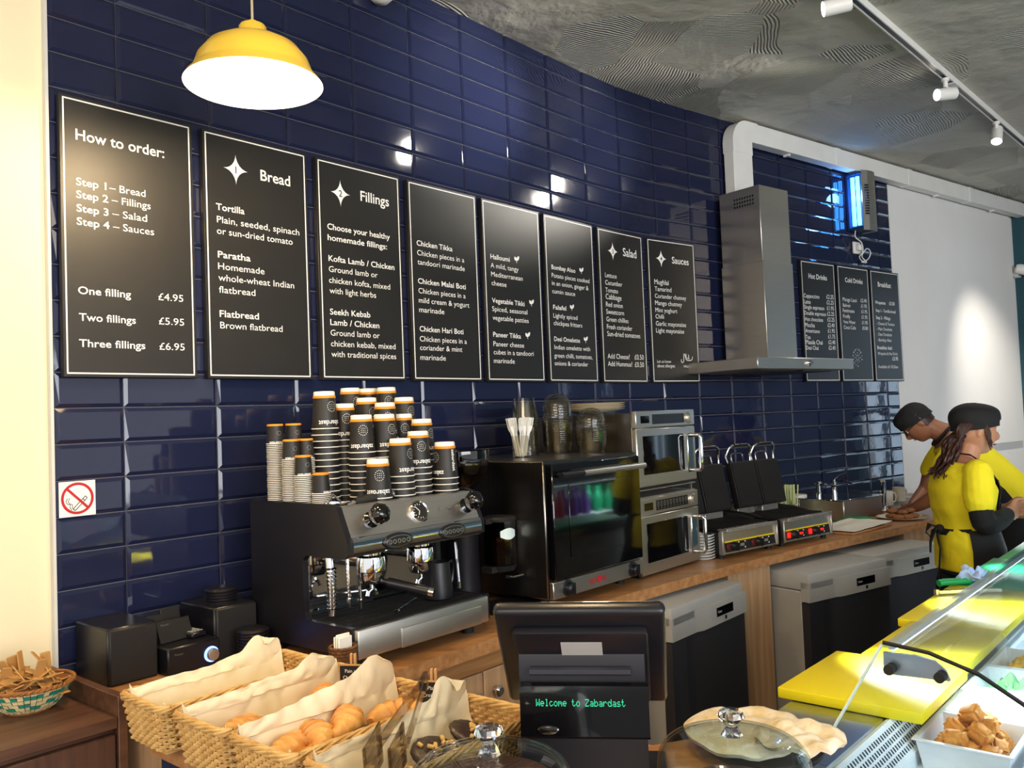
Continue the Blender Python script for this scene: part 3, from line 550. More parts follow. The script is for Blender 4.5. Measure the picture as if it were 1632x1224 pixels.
# ---------------------------------------------------------------- paper cups in upturned stacks on the machine
m_cup = mat('black_paper_cup', '#1b1917', 0.5, var=0.08); m_orange = mat('orange_band', '#d98a1c', 0.5, var=0.05); m_rim = mat('white_cup_rim', '#ece6da', 0.5, var=0.03)
def wrap(r0, r1, h, off):                    # cone point for lettering: p.x is arc length, p.z height above the rim
    def f(p, a0=0.0):
        r = r1 + (r0 - r1) * p.z / h + off; a_ = a0 + p.x / r1 - PI / 2; return Vector((r * math.cos(a_), r * math.sin(a_), p.z))
    return f
def cup_meshes(rb, rr, h, big):
    band = 0.008 if big else 0.006; cap = 0.013 if big else 0.0; rt = rb + (rr - rb) * 0.06
    b = B(); b.lathe([(rr - 0.002, 0.0035), (rr - 0.0005, 0.0035), (rt, h - band - cap), (rt - 0.0008, h - band - cap), (rr - 0.0022, 0.0035)], 28, cap=False); wall = b.mesh('cup_wall', m_cup)
    b = B(); b.tube([(rr * math.cos(2 * PI * i / 28), rr * math.sin(2 * PI * i / 28), 0.0018) for i in range(28)], 0.0016 if big else 0.0013, 6, True); rim = b.mesh('cup_rim', m_rim)
    b = B(); b.lathe([(rt + 0.0012, h - band - cap), (rt + 0.0014, h - cap - 0.002), (rt - 0.0006, h - cap)] + ([] if big else [(rt - 0.006, h), (0.001, h - 0.001)]), 28, cap=False); bandm = b.mesh('cup_band', m_orange)
    capm = None
    if big:
        b = B(); b.lathe([(rt - 0.0006, h - cap), (rt - 0.001, h - 0.003), (rt - 0.003, h), (rt - 0.006, h), (rt - 0.008, h - 0.004), (0.001, h - 0.004)], 28, cap=False); capm = b.mesh('cup_base', m_rim)
    f = wrap(rt, rr, h, 0.0006); b = B()
    if big:
        text_bm(b.bm, 'zabardast', 0.034, 0.026, h=0.015, fn=lambda p: f(p, 0.0), flip=True, bold=True)
        for i in range(15):
            a_ = 2 * PI * i / 15; flat = [f(Vector((0.0 + 0.015 * math.cos(a_) + 0.0015 * math.cos(q * PI / 2), 0, 0.068 + 0.015 * math.sin(a_) + 0.0015 * math.sin(q * PI / 2))), 0.0) for q in range(4)]
            b.bm.faces.new([b.bm.verts.new(p) for p in flat])
        for i in range(9):
            p0 = (0.006 * (i % 3 - 1), 0.006 * (i // 3 - 1)); flat = [f(Vector((p0[0] + 0.0012 * math.cos(q * PI / 2), 0, 0.068 + p0[1] + 0.0012 * math.sin(q * PI / 2)))) for q in range(4)]
            b.bm.faces.new([b.bm.verts.new(p) for p in flat])
        vf = lambda p: f(Vector((p.z - 0.006, 0, 0.092 - p.x)), 1.75)
        text_bm(b.bm, 'zabardast', 0, 0, h=0.013, fn=vf, bold=True)
    else:
        text_bm(b.bm, 'zabardast', 0.017, 0.008, h=0.008, fn=lambda p: f(p, 0.0), flip=True, bold=True)
        stroke_pts = [(0.007, 0), (0, 0.007), (-0.007, 0), (0, -0.007)]
        for i in range(8):
            a_ = 2 * PI * i / 8; b.bm.faces.new([b.bm.verts.new(f(Vector((0.006 + 0.006 * math.cos(a_) + 0.0008 * math.cos(q * PI / 2), 0, 0.033 + 0.006 * math.sin(a_) + 0.0008 * math.sin(q * PI / 2))))) for q in range(4)])
    let = b.mesh('cup_lettering', m_letter, smooth=False)
    return wall, rim, bandm, capm, let
def sub(name, me, parent):
    o = bpy.data.objects.new(name, me); C.objects.link(o); o.parent = parent; return o
BIG = cup_meshes(0.0325, 0.0405, 0.115, True); SMALL = cup_meshes(0.0225, 0.0262, 0.060, False)
def stack(fr, s, d, z, n, meshes, pitch, turn, where, grp, kindname):
    big = meshes is BIG
    for k in range(n):
        top = k == n - 1; o = bpy.data.objects.new('paper_cup', meshes[0]); C.objects.link(o)
        jx = R.uniform(-1, 1) * 0.0007; o.location = at(fr, s + jx, d + R.uniform(-1, 1) * 0.0007, z + k * pitch); o.rotation_euler = (0, 0, turn + (R.uniform(-2, 2) if not top else 0))
        if top: tag(o, 'topmost %s of the %s' % (kindname, where), 'paper cup', grp)
        else: tag(o, 'upturned %s nested in the %s' % (kindname, where), 'paper cup', grp)
        sub('rim', meshes[1], o)
        if top:
            sub('band', meshes[2], o)
            if meshes[3]: sub('cup_base', meshes[3], o)
            sub('lettering', meshes[4], o)
ZCUP = ZT + 0.4072
BIGS = [(0.450, 0.370, 14, 1.0, 'tall stack at far left'), (0.671, 0.220, 15, 1.0, 'backmost tall stack'), (0.777, 0.185, 15, 0.4, 'back stack third along the top'), (0.790, 0.266, 15, 0.2, 'tallest right hand back stack'),
        (0.533, 0.357, 12, 0.35, 'second row stack left'), (0.649, 0.330, 13, 0.9, 'second row stack mid left'), (0.654, 0.414, 12, 0.25, 'second row stack mid right'), (0.796, 0.349, 13, 1.0, 'second row stack right'),
        (0.514, 0.465, 10, 0.1, 'middle row stack at left'), (0.597, 0.476, 10, 1.0, 'middle row stack with sideways lettering'), (0.737, 0.403, 10, 0.2, 'middle row stack at right'), (0.746, 0.486, 9, 1.4, 'stack behind the right pair'),
        (0.680, 0.535, 7, -0.5 + 0.8, 'front stack second from right'), (0.585, 0.559, 6, 1.45, 'front stack beside the shortest one'), (0.493, 0.560, 3, 0.05, 'shortest front stack above the gauge'), (0.760, 0.572, 5, -1.9, 'rightmost front stack')]
for s, d, n, tn, wh in BIGS: stack('A', s, d, ZCUP, n, BIG, 0.019, ang('A') - 0.62 + tn * 0.6, wh, 'big black paper cups on the espresso machine', 'big black cup')
SMALLS = [(0.318, 0.302, 41, 'tall small cup stack at left end'), (0.373, 0.314, 41, 'tall small cup stack second from left'), (0.320, 0.376, 32, 'middle small cup stack left'), (0.374, 0.371, 32, 'middle small cup stack right'), (0.323, 0.431, 23, 'front small cup stack'), (0.346, 0.482, 13, 'low small cup stack by the portafilter')]
for i, (s, d, n, wh) in enumerate(SMALLS): stack('A', s, d, ZCUP, n, SMALL, 0.0052, ang('A') - 0.35 + (0.9 if i == 5 else 0.0), wh, 'small black espresso cups on the machine', 'small black cup')
# ---------------------------------------------------------------- convection oven
ov = thing('convection_oven', 'wide stainless convection oven with a large black glass door', 'oven', 'A', 1.15, 0.66, ZT)   # local y into the wall
W_ = 0.575
B().box(0, W_, 0.003, 0.58, 0.035, 0.512, 0.004).done('body', m_steel_d, ov)
B().box(0.0, W_, -0.001, 0.0025, 0.505, 0.5125).done('top_trim', m_blackm, ov)
d = B().box(0.012, W_ - 0.006, -0.026, 0.0, 0.100, 0.500, 0.004).done('door', m_blackg, ov)
m_oglass = thin_glass('oven_door_glass', '#4a4a50', 0.0, 1.0, 0.06)
b = B(); b.box(0.10, W_ - 0.075, -0.0285, -0.0262, 0.17, 0.425, 0.001); b.done('inner_window', m_blackg, d)
h = B(); h.cyl((0.03, -0.058, 0.462), (W_ - 0.02, -0.058, 0.462), 0.0115, n=16); h.done('handle_bar', m_steel, d)
h = B(); h.cyl((0.022, -0.058, 0.462), (0.15, -0.058, 0.462), 0.0118, n=16)
for x in (0.05, W_ - 0.05): h.cyl((x, -0.02, 0.462), (x, -0.058, 0.462), 0.010)
h.done('handle_grip', m_black, d)
cp = B().box(0.004, W_ - 0.002, -0.018, 0.0, 0.036, 0.094, 0.002).done('control_panel', m_steel, ov)
for x in (0.085, W_ - 0.075):
    M = Matrix.Translation((x, -0.018, 0.065)) @ Matrix.Rotation(PI / 2, 4, 'X')
    k = B(); k.lathe([(0.029, 0), (0.029, 0.004), (0.021, 0.006), (0.019, 0.022), (0.014, 0.026), (0.001, 0.026)], 24, M=M); k.box(-0.005, 0.005, -0.021, 0.021, 0.02, 0.032, M=M); k = k.done('control_knob', m_black, ov)
    l = B(); l.lathe([(0.005, 0), (0.005, 0.003), (0.001, 0.004)], 12, c=(0.033, 0.012, 0), M=M); l.done('indicator_light', mat('green_indicator', '#1d8a4a', 0.4), k)
b = B(); text_bm(b.bm, 'RED', 0.215, 0.056, h=0.018, y=-0.0186, bold=True); text_bm(b.bm, 'NE', 0.293, 0.056, h=0.018, y=-0.0186, bold=True)
for i in range(20): flat_poly(b.bm, [(0.277 + r * math.cos(a), 0.066 + r * 1.2 * math.sin(a)) for r, a in ((0.002, 2 * PI * i / 20), (0.0115, 2 * PI * i / 20), (0.0115, 2 * PI * (i + 1) / 20), (0.002, 2 * PI * (i + 1) / 20))], -0.0186)
b.done('maker_mark', m_red, cp, smooth=False)
for x in (0.05, W_ - 0.05):
    for y in (0.06, 0.52): B().cyl((x, y, 0.0), (x, y, 0.036), 0.018).done('foot', m_rubber, ov)
ZO = ZT + 0.5125
# ---------------------------------------------------------------- two microwaves, one on a rack above the other
mw = thing('microwave', 'stainless microwave standing on the worktop below another microwave', 'microwave', 'A', 1.765, 0.65, ZT + 0.012, 'stacked stainless microwaves')
MW, MH = 0.478, 0.302
B().box(0.004, MW - 0.004, 0.022, 0.52, 0.004, MH, 0.003).done('case', m_steel_d, mw)
ff = B().box(0, MW, 0.0, 0.0215, 0.0, 0.236, 0.004).done('door', m_steel, mw)
b = B().box(0.045, 0.375, -0.0015, 0.0005, 0.048, 0.205, 0.0006).done('door_window', m_blackg, ff)
h = B(); h.tube([(0.43, 0.0, 0.196), (0.43, -0.045, 0.196), (0.432, -0.052, 0.185), (0.432, -0.052, 0.055), (0.43, -0.045, 0.044), (0.43, 0.0, 0.044)], 0.0095, 10)
h.box(0.405, 0.452, -0.004, 0.0, 0.035, 0.205, 0.002); h.done('handle', m_chrome, ff)
cpn = B().box(0, MW, 0.0, 0.0215, 0.240, MH + 0.006, 0.003).done('control_panel', m_steel, mw)
b = B().box(0.035, 0.10, -0.0012, 0.0004, 0.258, 0.288).done('display', m_blackg, cpn)
kp = B().box(0.125, 0.385, -0.0010, 0.0004, 0.252, 0.293).done('keypad', m_black, cpn)
b = B()
for i in range(10):
    M = Matrix.Translation((0.140 + 0.0255 * i, -0.001, 0.277)) @ Matrix.Rotation(PI / 2, 4, 'X') @ Matrix.Diagonal((0.7, 1.35, 1, 1)); b.lathe([(0.0085, 0), (0.0085, 0.0012), (0.0066, 0.0012), (0.0066, 0.0004)], 16, cap=False, M=M)
    b.box(0.136 + 0.0255 * i, 0.144 + 0.0255 * i, -0.0014, -0.001, 0.258, 0.2605)
b.done('button_rings', m_steel, kp)
k = B(); M = Matrix.Translation((0.427, 0.0, 0.272)) @ Matrix.Rotation(PI / 2, 4, 'X'); k.lathe([(0.025, 0), (0.025, 0.003), (0.0235, 0.005), (0.019, 0.006), (0.018, 0.014), (0.001, 0.015)], 28, M=M); k.done('dial', m_steel, cpn)
B().box(0.02, MW - 0.02, 0.03, 0.5, -0.012, 0.004).done('base', m_blackm, mw)
dup(mw, at('A', 1.765, 0.65, ZT + 0.012 + MH + 0.052), ang('A'), 'stainless microwave on top of the other microwave, under the plates')
r_ = B(); r_.box(0.006, MW - 0.006, 0.01, 0.50, 0.0, 0.004)
for x in (0.012, MW - 0.022):
    r_.box(x, x + 0.01, 0.02, 0.03, 0.004, 0.034); r_.box(x, x + 0.01, 0.47, 0.48, 0.004, 0.034)
r_.box(0.006, MW - 0.006, 0.006, 0.50, 0.030, 0.034)
rk = r_.done('microwave_rack', m_steel, smooth=False); put(rk, 'A', 1.765, 0.65, ZT + 0.012 + MH + 0.0065); tag(rk, 'thin steel stacking shelf between the two microwaves', 'shelf')
# plates on the upper microwave
m_plate = mat('cream_plate', '#cfc3a6', 0.35, var=0.04)
b = B(); b.lathe([(0.001, 0.0), (0.075, 0.0), (0.08, 0.003), (0.135, 0.014), (0.138, 0.0165), (0.134, 0.0165), (0.078, 0.006), (0.001, 0.004)], 40); pm = b.mesh('plate', m_plate)
zm = ZT + 0.012 + MH + 0.052 + MH + 0.0065
for i in range(4):
    o = bpy.data.objects.new('plate', pm); C.objects.link(o); o.location = at('A', 1.93 + 0.004 * (i % 2), 0.33, zm + i * 0.0085); tag(o, ['lowest', 'second', 'third', 'topmost'][i] + ' cream plate of the stack on the upper microwave', 'plate', 'cream plates on the microwave')
b = B(); b.lathe([(0.001, 0.0), (0.045, 0.0), (0.072, 0.010), (0.074, 0.013), (0.070, 0.013), (0.045, 0.004), (0.001, 0.004)], 36); sm = b.mesh('saucer', m_white)
for i in range(9):
    o = bpy.data.objects.new('saucer', sm); C.objects.link(o); o.location = at('A', 2.312, 0.62, ZT + i * 0.0125); o.scale = (0.78, 0.78, 1); tag(o, 'white saucer in the tall stack between microwave and left contact grill', 'saucer', 'white saucers stacked beside the microwave')
# clear plastic tubs, lids and forks on the oven
def tub_mesh(r0, r1, h, nm):
    b = B(); b.lathe([(r0, 0.0), (r0 + 0.001, 0.0), (r1, h - 0.002), (r1 + 0.003, h), (r1 + 0.003, h + 0.0015), (r1 - 0.001, h)], 24, cap=False)
    b.loft([[Vector((r0 * math.cos(2 * PI * i / 24), r0 * math.sin(2 * PI * i / 24), 0.0)) for i in range(24)]], True) if False else None
    return b.mesh(nm, m_clear)
cupm = tub_mesh(0.042, 0.054, 0.08, 'clear_cup'); tubm = tub_mesh(0.052, 0.063, 0.05, 'clear_tub')
def dome_mesh(r, h):
    b = B(); b.lathe([(r + 0.004, 0), (r + 0.004, 0.004), (r, 0.006)] + [(r * math.cos(a) ** 0.8, 0.006 + (h - 0.006) * math.sin(a)) for a in (0.2, 0.45, 0.7, 0.95, 1.2, 1.4)] + [(0.018, h), (0.001, h)], 28, cap=False); return b.mesh('dome_lid', m_clear)
domem = dome_mesh(0.057, 0.055)
def clear_stack(s, d, n, pitch, me, kind, cat, lab, grp, flip=False, z0=ZO):
    for i in range(n):
        o = bpy.data.objects.new(kind, me); C.objects.link(o); o.location = at('A', s + R.uniform(-.001, .001), d, z0 + i * pitch + (0.080 if flip else 0))
        if flip: o.rotation_euler = (PI, 0, 0)
        tag(o, lab, cat, grp)
clear_stack(1.525, 0.270, 17, 0.0095, cupm, 'clear_plastic_cup', 'plastic cup', 'clear plastic cup in the tall leaning stack behind the white forks', 'clear plastic cups on the oven', True)
clear_stack(1.615, 0.370, 12, 0.0085, tubm, 'clear_plastic_tub', 'plastic tub', 'clear round plastic tub in the stack in the middle of the oven top', 'clear plastic tubs on the oven')
clear_stack(1.615, 0.370, 5, 0.011, domem, 'clear_dome_lid', 'plastic lid', 'clear domed lid resting on the middle stack of tubs on the oven', 'clear domed lids', z0=ZO + 12 * 0.0085 + 0.046)
clear_stack(1.672, 0.495, 7, 0.0085, tubm, 'clear_plastic_tub', 'plastic tub', 'clear round plastic tub in the low stack at right of the oven top', 'clear plastic tubs on the oven')
clear_stack(1.672, 0.495, 3, 0.011, domem, 'clear_dome_lid', 'plastic lid', 'clear domed lid on the low right stack of tubs on the oven', 'clear domed lids', z0=ZO + 7 * 0.0085 + 0.046)
fc = thing('fork_cup', 'clear plastic cup on the oven holding white plastic forks', 'cup', 'A', 1.375, 0.37, ZO)
b = B(); b.lathe([(0.001, 0.001), (0.032, 0.001), (0.036, 0.085), (0.0345, 0.085), (0.031, 0.003), (0.001, 0.003)], 24); b.done('cup', m_clear, fc)
b = B(); b.prism([(-0.003, 0), (0.003, 0), (0.004, 0.09), (0.010, 0.105), (0.011, 0.118), (-0.011, 0.118), (-0.010, 0.105), (-0.004, 0.09)], -0.001, 0.001, 'y')
for i in range(4): x = -0.0095 + i * 0.0063; b.box(x - 0.0016, x + 0.0016, -0.001, 0.001, 0.118, 0.150)
fkm = b.mesh('fork', m_white, smooth=False)
for i in range(18):
    a_ = 2 * PI * i / 18; t_ = 0.20 + 0.06 * R.random(); rr = 0.006 + 0.012 * (i % 2)
    o = bpy.data.objects.new('plastic_fork', fkm); C.objects.link(o)
    o.location = at('A', 1.375 + rr * math.cos(a_), 0.37 - rr * math.sin(a_), ZO + 0.006); o.rotation_euler = (-t_ * math.sin(a_) * 0.9, t_ * math.cos(a_) * 0.9, ang('A') + R.uniform(-0.6, 0.6)); tag(o, 'white plastic fork standing tines up in the clear cup on the oven', 'fork', 'white plastic forks on the oven')
# ---------------------------------------------------------------- coffee grinder behind the espresso machine
g = thing('coffee_grinder', 'dark coffee grinder with clear bean hopper and clear ribbed doser', 'coffee grinder', 'A', 1.00, 0.40, ZT)
m_beans = mat('coffee_beans', '#2a130b', 0.5, var=0.4, vs=160, bump=0.6, bs=150)
m_smoke = thin_glass('smoked_plastic', '#b9b4b0', 0.03, 1.1, 0.03)
b = B(); b.lathe([(0.001, 0), (0.085, 0), (0.09, 0.01), (0.085, 0.03), (0.06, 0.05), (0.058, 0.28), (0.066, 0.31), (0.066, 0.36), (0.05, 0.385), (0.045, 0.41), (0.001, 0.41)], 28); b.done('motor_body', m_black, g)
b = B(); b.lathe([(0.038, 0.40), (0.045, 0.42), (0.10, 0.475), (0.107, 0.52), (0.107, 0.558), (0.104, 0.558), (0.104, 0.52), (0.097, 0.477), (0.042, 0.424)], 36, cap=False); hp = b.done('hopper', m_smoke, g)
b = B(); b.lathe([(0.001, 0.405), (0.036, 0.405), (0.044, 0.426), (0.094, 0.477), (0.100, 0.505), (0.05, 0.512), (0.001, 0.507)], 30); b.done('beans', m_beans, hp)
ds = B(); ds.lathe([(0.056, 0.15), (0.058, 0.155), (0.058, 0.305), (0.055, 0.305), (0.055, 0.155)], 12, c=(0.115, -0.075, 0), cap=False, M=None); ds = ds.done('doser_chamber', m_smoke, g, smooth=False)
b = B(); b.lathe([(0.001, 0.156), (0.052, 0.156), (0.052, 0.235), (0.03, 0.245), (0.001, 0.24)], 20, c=(0.115, -0.075, 0)); b.done('ground_coffee', m_beans, ds)
b = B(); b.lathe([(0.001, 0.304), (0.060, 0.304), (0.062, 0.312), (0.055, 0.320), (0.001, 0.322)], 24, c=(0.115, -0.075, 0)); b.box(0.03, 0.10, -0.09, -0.03, 0.30, 0.318); b.done('doser_lid', m_blackm, g)
b = B(); b.lathe([(0.001, 0.12), (0.05, 0.13), (0.06, 0.150), (0.001, 0.151)], 24, c=(0.115, -0.075, 0)); b.box(0.04, 0.115, -0.10, -0.05, 0.13, 0.15); b.done('doser_base', m_blackm, g)
b = B(); b.tube([(0.17, -0.09, 0.17), (0.20, -0.11, 0.175), (0.23, -0.12, 0.178)], 0.006); b.ball((0.236, -0.122, 0.178), 0.012); b.done('doser_lever', m_black, g)
lb = B(); Ml = Matrix.Translation((0.115, -0.075, 0)) @ Matrix.Rotation(-0.25, 4, 'Z')
n_ = 10; pr = [[Ml @ Vector((0.0595 * math.sin(-0.55 + 1.1 * i / n_), -0.0595 * math.cos(-0.55 + 1.1 * i / n_), z + 0.010 * (math.sin(PI * i / n_)) * (1 if z > 0.26 else -1))) for i in range(n_ + 1)] for z in (0.252, 0.272)]
lb.loft(pr, False, False); lb.done('logo_badge', mat('pale_logo_badge', '#cfe0dc', 0.4), ds)
b = B(); b.tube([(0.085, -0.125, 0.115), (0.09, -0.155, 0.115), (0.14, -0.155, 0.115), (0.145, -0.125, 0.115)], 0.004); b.done('filter_fork', m_chrome, g)
b = B(); b.box(-0.01, 0.22, -0.19, -0.03, 0.0, 0.020, 0.006); b.done('grounds_tray', m_black, g)
# ---------------------------------------------------------------- contact grills
m_grillp = mat('seasoned_cast_iron', '#1b1817', 0.5, 0.3, var=0.25, vs=12); m_yel = mat('yellow_stripe', '#d2b416', 0.5); m_scrape = mat('worn_aluminium', '#a8a29a', 0.45, 0.8, var=0.25, vs=20)
m_off = mat('dark_red_switch', '#5a1515', 0.3); m_lcd = mat('grey_display', '#6f706c', 0.3)
m_redled = mat('red_display', '#a00a05', 0.4, emit='#ff2410', es=2.2); m_redsw = mat('red_lit_switch', '#a00a05', 0.4, emit='#ff1c10', es=1.2)
def grill(label, s, d, lit):
    o = thing('contact_grill', label, 'contact grill', 'B', s, d, ZT, 'double contact grills'); w = 0.415
    bd = B(); bd.box(0.004, w - 0.004, 0.012, 0.36, 0.022, 0.118, 0.004); bd.done('body', m_blackm, o)
    fp = B(); fp.loft([[Vector((x, y, z)) for y, z in ((0.012, 0.022), (-0.006, 0.022), (0.006, 0.118), (0.012, 0.118))] for x in (0.0, w)]); fp = fp.done('front_panel', m_steel, o, smooth=False)
    for x in (0.0, w - 0.012): B().box(x, x + 0.012, -0.010, 0.014, 0.020, 0.126, 0.003).done('corner_post', m_scrape, o)
    pl = B(); pl.box(0.018, w - 0.018, 0.03, 0.34, 0.119, 0.130, 0.004)
    for k in range(2):
        x0 = 0.024 + k * (w - 0.04) / 2
        for i in range(11): x = x0 + 0.008 + i * 0.0165; pl.box(x, x + 0.007, 0.035, 0.30, 0.130, 0.134)
    pl.done('lower_plate', m_grillp, o, smooth=False)
    tr = B(); tr.box(0.02, w - 0.02, -0.020, 0.03, 0.118, 0.126, 0.003); tr.box(0.02, w - 0.02, -0.022, -0.016, 0.118, 0.136, 0.002); tr.done('grease_lip', m_scrape, o)
    sg = B(); sg.loft([[Vector((x, y, z)) for y, z in ((0.35, 0.119), (0.20, 0.119), (0.12, 0.135), (0.20, 0.150), (0.35, 0.16))] for x in (0.006, 0.018)]); sg.loft([[Vector((x, y, z)) for y, z in ((0.35, 0.119), (0.20, 0.119), (0.12, 0.135), (0.20, 0.150), (0.35, 0.16))] for x in (w - 0.018, w - 0.006)]); sg.done('splash_guard', m_blackm, o)
    cpn = B(); cpn.loft([[Vector((x, y, z)) for y, z in ((-0.001, 0.030), (-0.0065, 0.030), (-0.0015, 0.072), (0.004, 0.072))] for x in (0.022, w - 0.022)]); cpn = cpn.done('control_panel', m_blackm, o, smooth=False)
    b = B(); b.box(0.022, w - 0.022, -0.0035, 0.002, 0.072, 0.079); b.done('yellow_stripe', m_yel, o, smooth=False)
    for k in range(2):
        x0 = 0.03 + k * 0.178
        b = B(); b.box(x0, x0 + 0.022, -0.012, -0.003, 0.040, 0.066, 0.002); b.done('rocker_switch', m_redsw if lit else m_off, cpn)
        M = Matrix.Translation((x0 + 0.055, -0.004, 0.052)) @ Matrix.Rotation(PI / 2, 4, 'X'); b = B(); b.lathe([(0.022, 0), (0.021, 0.006), (0.017, 0.012), (0.015, 0.024), (0.001, 0.025)], 20, M=M); b.box(-0.003, 0.003, -0.018, 0.018, 0.012, 0.028, M=M); b.done('thermostat_knob', m_black, cpn)
        b = B(); b.box(x0 + 0.090, x0 + 0.132, -0.0075, -0.003, 0.044, 0.063); dpl = b.done('timer_display', m_blackg, cpn, smooth=False)
        b = B(); b.box(x0 + 0.096, x0 + 0.126, -0.0082, -0.007, 0.047, 0.060) if not lit else text_bm(b.bm, '00:00', x0 + 0.094, 0.0475, w=0.034, y=-0.0080, bold=True); b.done('timer_digits', m_redled if lit else m_lcd, dpl, smooth=False)
        b = B()
        for q in ((0.088, 0.040), (0.134, 0.040), (0.088, 0.066), (0.134, 0.066)): b.lathe([(0.0032, 0), (0.0032, 0.003), (0.001, 0.0032)], 10, c=(0, 0, 0), M=Matrix.Translation((x0 + q[0], -0.004, q[1])) @ Matrix.Rotation(PI / 2, 4, 'X'))
        b.done('buttons', m_white, cpn)
        # raised lid
        lx = 0.012 + k * (w / 2 - 0.004); tilt = math.radians(12); ML = Matrix.Translation((lx, 0.275, 0.165)) @ Matrix.Rotation(-tilt, 4, 'X')
        l = B(); l.box(0.0, 0.196, -0.028, 0.010, 0.0, 0.235, 0.006, 2, M=ML); l = l.done('lid', m_grillp, o)
        b = B()
        b.box(0.008, 0.188, -0.031, -0.027, 0.01, 0.225, M=ML); b.done('upper_plate', m_grillp, l, smooth=False)
        hb = B(); hb.tube([ML @ Vector(p) for p in ((0.012, -0.006, 0.20), (-0.002, -0.006, 0.265), (0.010, -0.03, 0.305), (0.03, -0.036, 0.316), (0.166, -0.036, 0.316), (0.186, -0.03, 0.305), (0.198, -0.006, 0.265), (0.184, -0.006, 0.20))], 0.0065, 10); hb.done('handle', m_chrome, l)
        gb_ = B(); gb_.tube([ML @ Vector(p) for p in ((0.045, -0.036, 0.316), (0.151, -0.036, 0.316))], 0.0105, 12); gb_.done('grip', m_black, l)
        st = B(); st.tube([ML @ Vector(p) for p in ((0.05, 0.0, 0.233), (0.052, 0.0, 0.272), (0.062, 0.0, 0.280), (0.134, 0.0, 0.280), (0.144, 0.0, 0.272), (0.146, 0.0, 0.233))], 0.005, 8); st.done('cable_loop', m_chrome, l)
        ar = B()
        for q in (0.02, 0.035): ar.tube([(lx + q, 0.33, 0.13), (lx + q + 0.005, 0.30, 0.20)], 0.004)
        ar.box(lx + 0.03, lx + 0.17, 0.285, 0.335, 0.118, 0.166, 0.004); ar.done('hinge', m_scrape, o)
    for x in (0.03, w - 0.03):
        for y in (0.03, 0.33): B().cyl((x, y, 0.0), (x, y, 0.024), 0.014).done('foot', m_rubber, o)
    return o
grill('left double contact grill with unlit displays, beside the microwaves', 2.475, 0.775, False)
grill('right double contact grill with glowing red displays', 2.935, 0.775, True)
# ---------------------------------------------------------------- far end of the worktop
m_pad = mat('white_parchment', '#e6e2d6', 0.75, var=0.03, vs=6)
bd = B().box(0, 0.45, 0.0, 0.23, 0.0, 0.012, 0.004).done('bread_board', m_wood); put(bd, 'B', 3.46, 0.835, ZT, math.radians(5)); tag(bd, 'flat wooden board under the white parchment, right of the grills', 'board')
b = B(); b.grid(lambda u, v: Vector((0.01 + 0.45 * u, 0.005 + 0.235 * v, 0.014 + 0.006 * noise.noise(Vector((u * 3, v * 3, 1))) + 0.005 * u * u)), 24, 16); pd = b.done('parchment', m_pad, thick=-0.004); put(pd, 'B', 3.46, 0.835, ZT + 0.004, math.radians(5)); tag(pd, 'sheet stack of white parchment on a board right of the lit grill', 'parchment')
gb2 = B().box(0, 0.26, 0, 0.12, 0, 0.012, 0.004).done('chopping_board', mat('green_plastic', '#1f8a54', 0.5)); put(gb2, 'B', 3.86, 0.60, ZT, 0.1); tag(gb2, 'small green board between the parchment and the plate of patties', 'board')
pt = bpy.data.objects.new('plate', pm); C.objects.link(pt); pt.location = at('B', 4.20, 0.70, ZT); tag(pt, 'cream plate of brown patties on the far end of the worktop', 'plate')
m_patty = mat('fried_patty', '#7a4a22', 0.7, var=0.35, vs=40, bump=0.5, bs=60)
b = B(); b.ball((0, 0, 0), 0.034, 0.034, 0.014, 18, 10, fn=lambda d: 1 + 0.10 * noise.noise(d * 3)); pmsh = b.mesh('patty', m_patty)
for i, (x, y, z) in enumerate(((-0.06, 0.0, 0), (0.0, 0.055, 0), (0.06, -0.01, 0), (0.0, -0.06, 0), (-0.055, -0.07, 0.002), (0.065, 0.06, 0.002), (0.0, 0.0, 0.018), (0.05, 0.02, 0.026), (-0.045, 0.03, 0.024))):
    o = bpy.data.objects.new('fried_patty', pmsh); C.objects.link(o); p_ = at('B', 4.20, 0.70, ZT + 0.0195 + z); o.location = p_ + Vector((x, y, 0)); o.rotation_euler = (0, 0, i); tag(o, 'brown fried patty heaped on the cream plate beside the man', 'patty', 'fried patties on the plate')
sk = thing('steel_sink_unit', 'boxy stainless wash unit with taps against the tiles behind the parchment', 'sink', 'B', 3.93, 0.50, ZT)
b = B(); b.box(0, 0.42, 0, 0.30, 0.0, 0.118, 0.004)
b.box(0.03, 0.39, 0.03, 0.27, 0.1185, 0.1188); b.done('steel_box', m_steel, sk)
b = B(); b.box(-0.006, 0.426, -0.006, 0.306, 0.112, 0.120, 0.002); b.done('rim', m_chrome, sk)
tp = B(); tp.cyl((0.10, 0.22, 0.12), (0.10, 0.22, 0.20), 0.014); tp.tube([(0.10, 0.22, 0.19), (0.10, 0.17, 0.205), (0.10, 0.11, 0.19)], 0.008); tp.box(0.085, 0.115, 0.20, 0.24, 0.20, 0.215, 0.004); tp.done('tap', m_chrome, sk)
tp = B(); tp.cyl((0.30, 0.24, 0.12), (0.30, 0.24, 0.21), 0.016); tp.tube([(0.30, 0.24, 0.20), (0.30, 0.18, 0.21), (0.30, 0.12, 0.19)], 0.009); tp.done('tap', m_chrome, sk)
tp = B(); tp.tube([(0.30, 0.24, 0.21), (0.33, 0.22, 0.235), (0.39, 0.20, 0.245)], 0.008); tp.done('tap_lever', m_black, sk)
dr = B(); dr.box(0, 0.85, 0, 0.40, 0, 0.010, 0.003)
for i in range(9): dr.box(0.30 + i * 0.055, 0.325 + i * 0.055, 0.03, 0.37, 0.010, 0.014)
dr = dr.done('draining_board', m_steel); put(dr, 'B', 4.45, 0.47, ZT); tag(dr, 'steel draining board under the mugs at the far end of the worktop', 'draining board')
